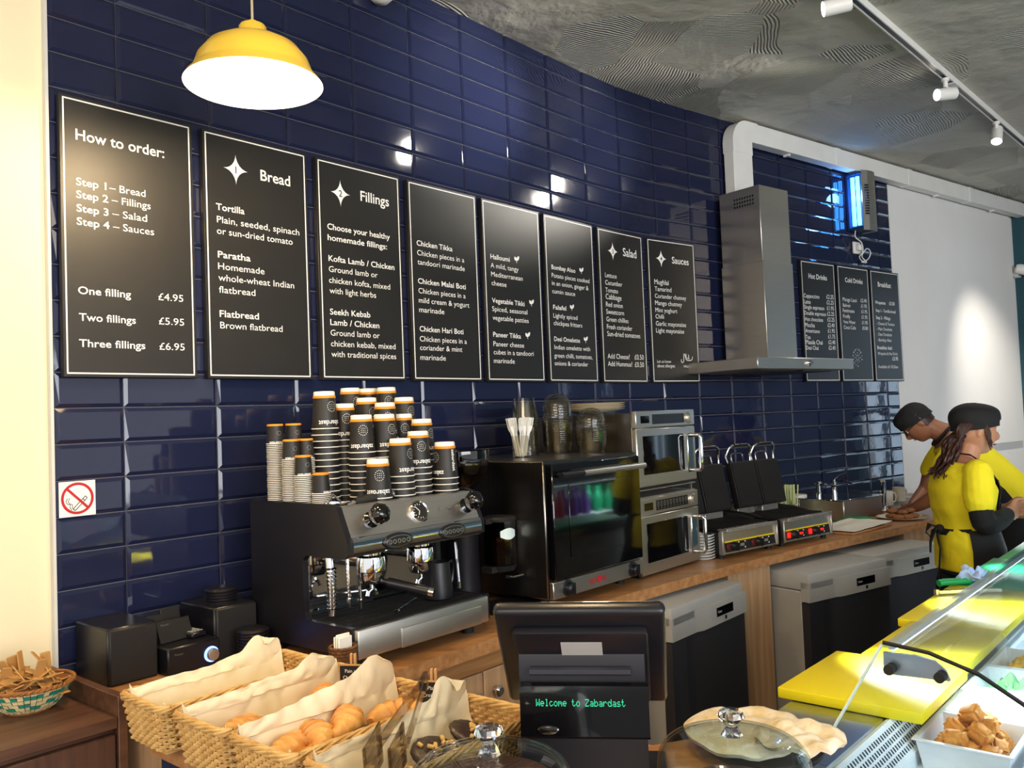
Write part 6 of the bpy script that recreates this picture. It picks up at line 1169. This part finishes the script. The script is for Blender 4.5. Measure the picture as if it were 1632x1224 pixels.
# ---------------------------------------------------------------- people: bodies lofted limb by limb, then fused into one skin
def remeshed(b, name, m, parent, voxel=0.006, it=3, angle=1.4):
    me = b.mesh(name + '_raw', m); o = bpy.data.objects.new(name, me); C.objects.link(o)
    md = o.modifiers.new('fuse', 'REMESH'); md.mode = 'VOXEL'; md.voxel_size = voxel
    ms = o.modifiers.new('soften', 'SMOOTH'); ms.iterations = it; ms.factor = 0.5
    dg = bpy.context.evaluated_depsgraph_get(); nm = bpy.data.meshes.new_from_object(o.evaluated_get(dg)); o.modifiers.clear(); o.data = nm; nm.name = name
    if not nm.materials: nm.materials.append(m)
    nm.polygons.foreach_set('use_smooth', [True] * len(nm.polygons)); bpy.data.meshes.remove(me); o.parent = parent; return o
def limb(b, pts, rad, n=14):
    P = [Vector(p) for p in pts]; Q, Rr = [], []
    for i in range(len(P) - 1):
        for k in range(4):
            t = k / 4; p0, p1, p2, p3 = P[max(0, i - 1)], P[i], P[i + 1], P[min(len(P) - 1, i + 2)]
            Q.append(0.5 * ((2 * p1) + (-p0 + p2) * t + (2 * p0 - 5 * p1 + 4 * p2 - p3) * t * t + (-p0 + 3 * p1 - 3 * p2 + p3) * t ** 3)); Rr.append(rad[i] * (1 - t) + rad[i + 1] * t)
    Q.append(P[-1]); Rr.append(rad[-1]); rings = []; pa = None
    for i in range(len(Q)):
        t = (Q[min(i + 1, len(Q) - 1)] - Q[max(i - 1, 0)]).normalized()
        a = t.orthogonal().normalized() if pa is None else (pa - t * pa.dot(t)).normalized(); pa = a; c = t.cross(a)
        rings.append([Q[i] + Rr[i] * (math.cos(2 * PI * k / n) * a + math.sin(2 * PI * k / n) * c) for k in range(n)])
    b.loft(rings); b.ball(Q[0], Rr[0], u=n, v=8); b.ball(Q[-1], Rr[-1], u=n, v=8)
def trunk(b, rows, n=28, arc=None, off=0.0, wr=0.0, seed=0):   # rows: centre, half depth, half width, forward tilt of the ring
    rings = []
    for (cx, cy, cz), dx, dy, tl in rows:
        ring = []
        for k in range(n + (1 if arc else 0)):
            a = 2 * PI * k / n if not arc else arc[0] + (arc[1] - arc[0]) * k / n
            u, v = (dx + off) * math.copysign(abs(math.cos(a)) ** 0.85, math.cos(a)), (dy + off) * math.copysign(abs(math.sin(a)) ** 0.85, math.sin(a))
            w = 1 + wr * noise.noise(Vector((a * 2.2, cz * 9, seed)))
            ring.append(Vector((cx + u * math.cos(tl) * w, cy + v * w, cz - u * math.sin(tl) * w)))
        rings.append(ring)
    b.loft(rings, cap=not arc, close=not arc)
def head(b, c, pitch, yaw=0.0, s=1.0):
    M = Matrix.Translation(c) @ Matrix.Rotation(yaw, 4, 'Z') @ Matrix.Rotation(pitch, 4, 'Y')
    g = lambda d, p, w: math.exp(-((d - Vector(p).normalized()).length / w) ** 2)
    def fn(d):
        m = 1.0 + 0.05 * g(d, (-1, 0, 0.25), 0.7)
        m += 0.22 * g(d, (1, 0, -0.20), 0.13) + 0.12 * g(d, (1, 0, -0.05), 0.12) + 0.03 * g(d, (1, 0, 0.20), 0.25)
        for sg in (-1, 1): m += -0.08 * g(d, (0.92, sg * 0.33, 0.08), 0.17) + 0.03 * g(d, (0.8, sg * 0.5, -0.2), 0.25)
        m += 0.055 * g(d, (0.95, 0, -0.50), 0.11) - 0.03 * g(d, (0.98, 0, -0.42), 0.05) - 0.03 * g(d, (0.92, 0, -0.60), 0.07) + 0.10 * g(d, (0.78, 0, -0.86), 0.24)
        if d.z < -0.3: m -= 0.16 * (-d.z - 0.3) * (abs(d.y) * 1.3) + 0.25 * max(0, -d.x) * (-d.z - 0.3)
        return m
    b.ball((0, 0, 0), 0.094 * s, 0.074 * s, 0.116 * s, 56, 40, fn=fn, M=M)
    for sg in (-1, 1):
        b.ball((-0.008 * s, sg * 0.076 * s, -0.004 * s), 0.016 * s, 0.007 * s, 0.030 * s, 14, 10, M=M @ Matrix.Rotation(0.2, 4, 'Y'))
    return M
def hand(b, w, d, side, curl=0.6, r=0.0085):     # wrist point, pointing direction, thumb side vector
    w, d, t = Vector(w), Vector(d).normalized(), Vector(side).normalized(); n = d.cross(t).normalized(); t = n.cross(d)
    pal = w + d * 0.045; b.loft([[w + d * l + t * (x * wd) + n * (y * th) for x, y in ((-1, -1), (1, -1), (1, 1), (-1, 1))] for l, wd, th in ((-0.01, 0.022, 0.014), (0.03, 0.036, 0.014), (0.085, 0.038, 0.011))])
    for i, ln in enumerate((0.070, 0.078, 0.072, 0.056)):
        p = w + d * 0.080 + t * (0.028 - i * 0.0187); q = []
        a = 0
        for k in range(4): q.append(p.copy()); dd = d * math.cos(a) + n * math.sin(a); p = p + dd * ln / 3; a += curl * (0.8 + 0.1 * i)
        limb(b, q, [r, r * 0.98, r * 0.9, r * 0.8], 8)
    p = w + d * 0.025 + t * 0.03; limb(b, [p, p + d * 0.03 + t * 0.022 + n * 0.006, p + d * 0.058 + t * 0.022 + n * 0.02], [r * 1.25, r * 1.1, r * 0.9], 8)
m_skin = mat('warm_skin', '#b07c5e', 0.5, var=0.06, vs=12, sss=0.08); m_skin2 = mat('backlit_brown_skin', '#8a5a40', 0.5, var=0.06, vs=12, sss=0.08)  # second skin, for the man, has backlight shade put into its colour
m_yel_shirt = mat('yellow_jersey', '#ead81e', 0.8, var=0.06, vs=6, bump=0.08, bs=400); m_blackc = mat('black_cloth', '#121113', 0.85, var=0.15, vs=8, bump=0.1, bs=300); m_denim = mat('dark_denim', '#161b28', 0.85, var=0.2, vs=14, bump=0.1, bs=300)
m_hair = mat('dark_brown_hair', '#2a1710', 0.45, var=0.4, vs=30, stretch=(1, 1, 0.2)); m_hair_r = mat('reddish_brown_hair', '#331710', 0.42, var=0.4, vs=30, stretch=(1, 1, 0.2)); m_eye = mat('eye_white', '#e8e4de', 0.2); m_iris = mat('dark_iris', '#1d120c', 0.2)
def ribbon(b, pts, w, wd=(0, 0, 1), th=0.003):
    P = [Vector(p) for p in pts]; rings = []
    for i, p in enumerate(P):
        t = (P[min(i + 1, len(P) - 1)] - P[max(i - 1, 0)]).normalized(); u = Vector(wd) - t * Vector(wd).dot(t); u = u.normalized() if u.length > 1e-4 else t.orthogonal().normalized(); v = t.cross(u)
        rings.append([p + u * w / 2 + v * th / 2, p - u * w / 2 + v * th / 2, p - u * w / 2 - v * th / 2, p + u * w / 2 - v * th / 2])
    b.loft(rings)
def cap(parent, M, s, slouch=0.0, bulge=1.10):
    b = B()
    def fn(u, v):
        a = 2 * PI * u; base = 0.012 + (0.040 if math.cos(a) < 0 else 0.052) * math.cos(a) * 0.55; th = v * PI / 2
        z0 = base + 0.020; r = math.cos(th) ** 0.48; bul = bulge + 0.05 * math.sin(PI * v) + slouch * max(0, -math.cos(a)) * math.sin(PI * v)
        wr = 1 + 0.025 * noise.noise(Vector((math.cos(a) * 3, math.sin(a) * 3, v * 3)))
        return M @ Vector((0.094 * s * bul * r * math.cos(a) * wr - 0.004 - slouch * 0.06 * v, 0.076 * s * bul * r * math.sin(a) * wr, z0 * (1 - v) + v * 0.122 * s + 0.012 * math.sin(PI * v)))
    b.grid(fn, 40, 16, True); b.grid(lambda u, v: M @ Vector((0.094 * s * (bulge + 0.005) * math.cos(2 * PI * u) - 0.004, 0.076 * s * (bulge + 0.005) * math.sin(2 * PI * u), 0.012 + (0.040 if math.cos(2 * PI * u) < 0 else 0.052) * math.cos(2 * PI * u) * 0.55 + 0.020 - v * 0.026)), 40, 3, True)
    return b.done('cap', m_blackc, parent, thick=-0.004)
def face_bits(parent, M, s, glasses=False):
    for sg in (-1, 1):
        b = B(); b.ball((0.0755 * s, sg * 0.029 * s, 0.010 * s), 0.0120 * s, M=M); e = b.done('eye', m_eye, parent); b = B(); b.ball((0.0838 * s, sg * 0.0295 * s, 0.010 * s), 0.0052 * s, M=M); b.done('iris', m_iris, e)
        b = B(); b.tube([M @ Vector((0.094 * s, sg * 0.012 * s, 0.033 * s)), M @ Vector((0.093 * s, sg * 0.030 * s, 0.037 * s)), M @ Vector((0.082 * s, sg * 0.048 * s, 0.032 * s))], 0.0035 * s, 6); b.done('eyebrow', m_hair, parent)
    b = B(); b.tube([M @ Vector((0.0895 * s, y * s, (-0.058 + 0.002 * abs(y) / 0.02) * s)) for y in (-0.022, -0.01, 0, 0.01, 0.022)], 0.0032 * s, 6); b.done('lips', mat('lip_' + parent.name, '#8a4a44', 0.45), parent)
    if glasses:
        b = B()
        for sg in (-1, 1):
            b.tube([M @ Vector((0.104 - 0.010 * abs(math.cos(a)), sg * 0.033 + 0.023 * math.cos(a), 0.008 + 0.017 * math.sin(a))) for a in [2 * PI * k / 20 for k in range(20)]], 0.0022, 6, True); b.tube([M @ Vector((0.092, sg * 0.056, 0.014)), M @ Vector((0.04, sg * 0.076, 0.014)), M @ Vector((-0.006, sg * 0.080, 0.006))], 0.0020, 6)
        b.tube([M @ Vector((0.104, -0.011, 0.010)), M @ Vector((0.104, 0.011, 0.010))], 0.002, 6); b.done('glasses', m_blackg, parent)
# ---- woman: facing right along the display, her right side to the customer
wm = bpy.data.objects.new('person', None); C.objects.link(wm); wm.location = (2.053, 3.950, 0); wm.rotation_euler = (0, 0, math.radians(-4)); tag(wm, 'woman in yellow T-shirt, black cap and apron standing with folded hands, facing right', 'person')
b = B(); MH = head(b, Vector((0.062, 0.0, 1.425)), math.radians(8), 0.0, 0.97)
limb(b, [(0.0, 0, 1.26), (0.018, 0, 1.31), (0.04, 0, 1.37)], [0.062, 0.052, 0.050])
TW = [((0.0, 0, 0.80), 0.115, 0.165, 0), ((0.0, 0, 0.90), 0.112, 0.165, 0), ((-0.008, 0, 0.99), 0.098, 0.140, 0), ((-0.015, 0, 1.08), 0.108, 0.148, 0), ((-0.012, 0, 1.16), 0.118, 0.160, 0), ((-0.012, 0, 1.23), 0.092, 0.160, 0.1), ((-0.005, 0, 1.275), 0.060, 0.11, 0.15), ((0.004, 0, 1.30), 0.05, 0.06, 0.2)]
trunk(b, TW)
RA = [(-0.010, -0.155, 1.235), (-0.030, -0.205, 1.13), (-0.028, -0.225, 1.035), (0.055, -0.165, 1.03), (0.145, -0.085, 1.052)]; LA = [(-0.01, 0.155, 1.235), (-0.01, 0.205, 1.13), (0.0, 0.22, 1.04), (0.10, 0.14, 1.045), (0.19, 0.045, 1.055)]
for A_ in (RA, LA): limb(b, A_, [0.050, 0.043, 0.038, 0.034, 0.026])
hand(b, RA[-1], (0.75, 0.65, 0.12), (0.0, -0.15, 1), 0.75); hand(b, LA[-1], (0.72, -0.68, 0.0), (0.1, 0.1, 1), 0.85)
for sg in (-1, 1): limb(b, [(0, sg * 0.08, 0.82), (0.01, sg * 0.085, 0.48), (-0.01, sg * 0.085, 0.08)], [0.082, 0.056, 0.040]); limb(b, [(-0.02, sg * 0.085, 0.05), (0.06, sg * 0.09, 0.035), (0.13, sg * 0.095, 0.03)], [0.036, 0.034, 0.026])
remeshed(b, 'body', m_skin, wm, 0.005, 2)
b = B(); trunk(b, [TW[0], TW[1], TW[2], TW[3], TW[4], TW[5], TW[6]], off=0.013, wr=0.04, seed=3, n=40)
for A_ in (RA, LA):
    P_ = [Vector(p) for p in A_]; limb(b, [P_[0] + Vector((0, 0, 0.005)), P_[0].lerp(P_[1], 0.5), P_[1] + (P_[1] - P_[0]) * 0.12], [0.062, 0.063, 0.062])
sh = remeshed(b, 'tee_shirt', m_yel_shirt, wm, 0.006, 3)
for v in sh.data.vertices: v.co += v.normal * (0.006 * noise.noise(Vector((v.co.x * 9, v.co.y * 9, v.co.z * 16))) + 0.004 * abs(noise.noise(Vector((v.co.x * 20 + v.co.z * 14, v.co.y * 14, v.co.z * 9)))))
b = B()
for A_ in (RA, LA):
    P_ = [Vector(p) for p in A_]; limb(b, [P_[0].lerp(P_[1], 0.8), P_[2], P_[3], P_[3].lerp(P_[4], 0.80)], [0.050, 0.050, 0.045, 0.035])
ua = remeshed(b, 'undershirt_sleeves', m_blackc, wm, 0.006, 2)
b = B()
for sg in (-1, 1): limb(b, [(0, sg * 0.085, 0.84), (0.01, sg * 0.088, 0.48), (-0.01, sg * 0.088, 0.09)], [0.098, 0.074, 0.062])
trunk(b, [((0, 0, 0.78), 0.115, 0.17, 0), ((0, 0, 0.86), 0.118, 0.17, 0), ((0, 0, 0.885), 0.112, 0.165, 0)]); remeshed(b, 'trousers', m_denim, wm, 0.008, 3)
for sg in (-1, 1): b = B(); limb(b, [(-0.035, sg * 0.087, 0.045), (0.06, sg * 0.092, 0.04), (0.14, sg * 0.098, 0.035)], [0.046, 0.044, 0.034]); remeshed(b, 'shoe', m_blackc, wm, 0.008, 2)
AP = [((0.0, 0, 0.50), 0.165, 0.195, 0), ((0.0, 0, 0.70), 0.150, 0.190, 0)] + TW[:3]
b = B(); trunk(b, AP, arc=(-1.95, 1.95), off=0.024, n=36, wr=0.03, seed=7)
trunk(b, [TW[2], ((-0.013, 0, 1.04), 0.104, 0.145, 0), TW[3], TW[4], ((-0.012, 0, 1.205), 0.105, 0.160, 0)], arc=(-0.72, 0.72), off=0.024, n=18); ap = b.done('apron', m_blackc, wm, thick=0.004)
b = B()
for sg in (-1, 1): ribbon(b, [(0.094, sg * 0.10, 1.205), (0.05, sg * 0.10, 1.275), (0.0, sg * 0.075, 1.318), (-0.03, sg * 0.03, 1.325)], 0.022, (0, 1, 0))
ring = [((TW[2][1] + 0.020) * math.cos(a) - 0.008, (TW[2][2] + 0.020) * math.sin(a), 0.985 + 0.012 * math.cos(a)) for a in [1.9 + (2 * PI - 3.8) * k / 16 for k in range(17)]]; ribbon(b, ring, 0.030)
kx = -0.130
b.ball((kx, -0.02, 0.985), 0.022, 0.026, 0.020, 12, 8)
for pp in ([(kx, -0.02, 0.985), (kx - 0.035, -0.045, 0.985), (kx - 0.060, -0.06, 0.93), (kx - 0.065, -0.065, 0.885)], [(kx, -0.02, 0.98), (kx - 0.02, -0.04, 0.96), (kx - 0.015, -0.05, 0.90), (kx - 0.030, -0.055, 0.78), (kx - 0.022, -0.055, 0.62)], [(kx, -0.01, 0.985), (kx - 0.04, -0.01, 1.005), (kx - 0.062, -0.02, 0.97), (kx - 0.04, -0.03, 0.945)]): ribbon(b, pp, 0.034, (0.25, 0.9, 0.25), 0.004)
b.done('apron_strings', m_blackc, wm)
face_bits(wm, MH, 0.97); cap(wm, MH, 1.0, slouch=0.14, bulge=1.08)
hb = B(); rr = random.Random(11)
def strand(pts, r0, r1, wav=0.006):
    P_ = [Vector(p) for p in pts]; Q = []
    for i in range(len(P_) - 1):
        for k in range(5):
            t = k / 5; p0, p1, p2, p3 = P_[max(0, i - 1)], P_[i], P_[i + 1], P_[min(len(P_) - 1, i + 2)]
            Q.append(0.5 * ((2 * p1) + (-p0 + p2) * t + (2 * p0 - 5 * p1 + 4 * p2 - p3) * t * t + (-p0 + 3 * p1 - 3 * p2 + p3) * t ** 3))
    Q.append(P_[-1]); ph = rr.uniform(0, 6)
    Q = [q + Vector((math.sin(i * 0.9 + ph), math.cos(i * 0.8 + ph), 0)) * wav * min(1, i / 6) for i, q in enumerate(Q)]
    hb.tube(Q, r0, 7, r_end=r1)
for i in range(90):
    a = rr.uniform(0, 2 * PI); q = math.sqrt(rr.random()); ox, oy = 0.034 * q * math.cos(a), 0.046 * q * math.sin(a)
    dn = rr.uniform(0.0, 0.05)
    strand([(0.02 + ox, oy, 1.425), (-0.035 + ox, oy * 1.1, 1.385), (-0.060 + ox, oy * 1.1 - 0.01, 1.325), (-0.088 + ox * 1.2, oy * 1.2 - 0.02, 1.265 + dn * .3), (-0.105 + ox * 1.3 - rr.uniform(0, 0.03), oy * 1.3 - 0.03, 1.205 + dn)], 0.0085, 0.0022, 0.007)
for i in range(12): strand([(0.075 + rr.uniform(-.01, .008), -0.073 + rr.uniform(-.004, .002), 1.455), (0.082 + rr.uniform(-.012, .008), -0.080, 1.415), (0.085 + rr.uniform(-.010, .012), -0.078, 1.375), (0.100 + rr.uniform(-.012, .0), -0.070, 1.345 + rr.uniform(-.01, .02))], 0.0050, 0.0015, 0.002)
for i in range(12): strand([(0.025 - i * 0.005, -0.070, 1.458), (0.005 - i * 0.005, -0.074, 1.435), (-0.040, -0.056 - rr.uniform(0, .01), 1.385)], 0.0065, 0.004, 0.002)
hb.done('hair', m_hair_r, wm)
# ---- man: bending over the worktop, his left side to the customer
mn = bpy.data.objects.new('person', None); C.objects.link(mn); mn.location = (2.912, 5.030, 0); mn.rotation_euler = (0, 0, math.radians(160)); tag(mn, 'man in yellow T-shirt, black cap and glasses bending over the far end of the worktop', 'person')
b = B(); MH2 = head(b, Vector((0.500, 0.0, 1.440)), math.radians(47), 0.0, 1.0)
limb(b, [(0.36, 0, 1.37), (0.41, 0, 1.40), (0.455, 0, 1.425)], [0.068, 0.058, 0.056])
TM = [((0.0, 0, 0.88), 0.125, 0.175, 0), ((0.015, 0, 0.97), 0.125, 0.175, 0.25), ((0.075, 0, 1.06), 0.115, 0.165, 0.6), ((0.155, 0, 1.14), 0.118, 0.170, 0.75), ((0.235, 0, 1.22), 0.125, 0.185, 0.8), ((0.315, 0, 1.30), 0.110, 0.185, 0.85), ((0.37, 0, 1.355), 0.075, 0.13, 0.9)]
trunk(b, TM)
LM = [(0.335, 0.175, 1.285), (0.40, 0.215, 1.17), (0.425, 0.225, 1.045), (0.49, 0.165, 0.985), (0.545, 0.105, 0.945)]; RM = [(0.335, -0.175, 1.285), (0.41, -0.21, 1.16), (0.45, -0.20, 1.04), (0.50, -0.12, 0.985), (0.55, -0.03, 0.945)]
for A_ in (LM, RM): limb(b, A_, [0.058, 0.050, 0.044, 0.040, 0.030])
hand(b, LM[-1], (0.85, -0.40, -0.28), (-0.2, -0.9, 0.3), 0.5, 0.009); hand(b, RM[-1], (0.85, 0.35, -0.28), (-0.2, 0.9, 0.3), 0.5, 0.009)
for sg in (-1, 1): limb(b, [(0, sg * 0.09, 0.90), (0.03, sg * 0.095, 0.50), (-0.02, sg * 0.10, 0.09)], [0.09, 0.062, 0.045]); limb(b, [(-0.03, sg * 0.10, 0.05), (0.07, sg * 0.105, 0.04), (0.15, sg * 0.11, 0.035)], [0.04, 0.038, 0.03])
remeshed(b, 'body', m_skin2, mn, 0.005, 2)
b = B(); trunk(b, TM[:6] + [((0.36, 0, 1.345), 0.085, 0.135, 0.9)], off=0.014, wr=0.05, seed=5, n=40)
for A_ in (LM, RM): P_ = [Vector(p) for p in A_]; limb(b, [P_[0] + Vector((-.01, 0, 0.005)), P_[0].lerp(P_[1], 0.6), P_[1] + (P_[1] - P_[0]) * 0.15], [0.072, 0.070, 0.066])
sh = remeshed(b, 'tee_shirt', m_yel_shirt, mn, 0.007, 3)
for v in sh.data.vertices: v.co += v.normal * 0.006 * noise.noise(Vector((v.co.x * 8, v.co.y * 8, v.co.z * 14)))
b = B(); pts = [Vector((0.375, 0, 1.362)) + Matrix.Rotation(0.85, 3, 'Y') @ Vector((0.070 * math.cos(a), 0.075 * math.sin(a), 0)) for a in [2 * PI * k / 24 for k in range(24)]]; b.tube(pts, 0.011, 8, True); b.done('collar', m_blackc, mn)
b = B()
for sg in (-1, 1): limb(b, [(0, sg * 0.092, 0.92), (0.03, sg * 0.098, 0.50), (-0.02, sg * 0.10, 0.09)], [0.108, 0.082, 0.066])
trunk(b, [((0, 0, 0.84), 0.125, 0.18, 0), ((0, 0, 0.93), 0.130, 0.18, 0.1), ((0.01, 0, 0.955), 0.125, 0.175, 0.2)]); remeshed(b, 'jeans', m_denim, mn, 0.008, 3)
for sg in (-1, 1): b = B(); limb(b, [(-0.04, sg * 0.10, 0.05), (0.07, sg * 0.105, 0.045), (0.16, sg * 0.11, 0.04)], [0.05, 0.048, 0.038]); remeshed(b, 'shoe', m_blackc, mn, 0.008, 2)
b = B(); trunk(b, [((0.02, 0, 0.45), 0.16, 0.20, 0), ((0.01, 0, 0.70), 0.15, 0.195, 0)] + TM[:4], arc=(-1.5, 1.5), off=0.026, n=32); ap = b.done('apron', m_blackc, mn, thick=0.004)
b = B(); ribbon(b, [((0.125 + 0.022) * math.cos(a) + 0.013, (0.175 + 0.022) * math.sin(a), 0.975 - 0.03 * math.cos(a)) for a in [1.45 + (2 * PI - 2.9) * k / 16 for k in range(17)]], 0.030)
b.ball((-0.14, 0.03, 1.0), 0.022, 0.03, 0.02, 12, 8)
for pp in ([(-0.14, 0.03, 1.0), (-0.17, 0.07, 1.01), (-0.185, 0.09, 0.96), (-0.16, 0.06, 0.955)], [(-0.14, 0.03, 1.0), (-0.17, 0.05, 0.93), (-0.165, 0.06, 0.78)], [(-0.14, 0.02, 1.0), (-0.16, 0.02, 0.90), (-0.15, 0.03, 0.74)]): ribbon(b, pp, 0.032, (0.2, 0.9, 0.2), 0.004)
b.done('apron_strings', m_blackc, mn)
face_bits(mn, MH2, 1.0, True); cap(mn, MH2, 1.0, bulge=1.055)
hb = B()
def hfn(u, v): a = PI * (0.57 + 0.86 * u); z = 0.05 - v * 0.095; k = 1.012 - 0.10 * max(0, v - 0.5); return MH2 @ Vector((0.098 * k * math.cos(a) * (1 - 0.12 * v), 0.078 * k * math.sin(a), z))
hb.grid(hfn, 36, 12)
for v in hb.bm.verts: v.co += Vector((0.002 * noise.noise(v.co * 90), 0.002 * noise.noise(v.co * 80), 0.0))
hb.done('hair', m_hair, mn, thick=-0.006)
# ---------------------------------------------------------------- drink bottles in the far end of the display, mirrored in the oven and microwave doors
b = B(); b.box(2.52, 3.62, dq(-0.30, 0)[0], dq(-0.47, 0)[0], 0.930, 0.936); b.box(2.55, 2.56, dq(-0.31, 0)[0], dq(-0.46, 0)[0], 0.80, 0.930); b.box(3.58, 3.59, dq(-0.31, 0)[0], dq(-0.46, 0)[0], 0.80, 0.930); b.done('bottle_shelf', m_dwhite, dc, smooth=False)
cols = [('red', '#c21f32'), ('purple', '#6a2f9c'), ('green', '#17a06a'), ('yellow', '#c9c22a')]; bms = []
for nm, hx in cols:
    q = B(); q.lathe([(0.001, 0), (0.027, 0), (0.029, 0.008), (0.029, 0.095), (0.018, 0.125), (0.012, 0.140), (0.012, 0.150), (0.014, 0.152), (0.014, 0.166), (0.001, 0.167)], 20); bms.append(q.mesh('bottle', mat(nm + '_drink', hx, 0.3)))
for i in range(16):
    k = i // 4; o = bpy.data.objects.new('drink_bottle', bms[k]); C.objects.link(o); o.location = at('C', 4.10 + (i // 2) * 0.135, -0.42 + (i % 2) * 0.07, 0.9365); tag(o, cols[k][0] + ' drink bottle at the far end of the display, mirrored in the oven door', 'bottle', 'drink bottles in the display')
area('display_light', at('C', 4.6, -0.478, 1.138), at('C', 4.6, -0.40, 0.9), 0.02, 1.0, LEDW * 1.3, (0.86, 0.95, 1.0))
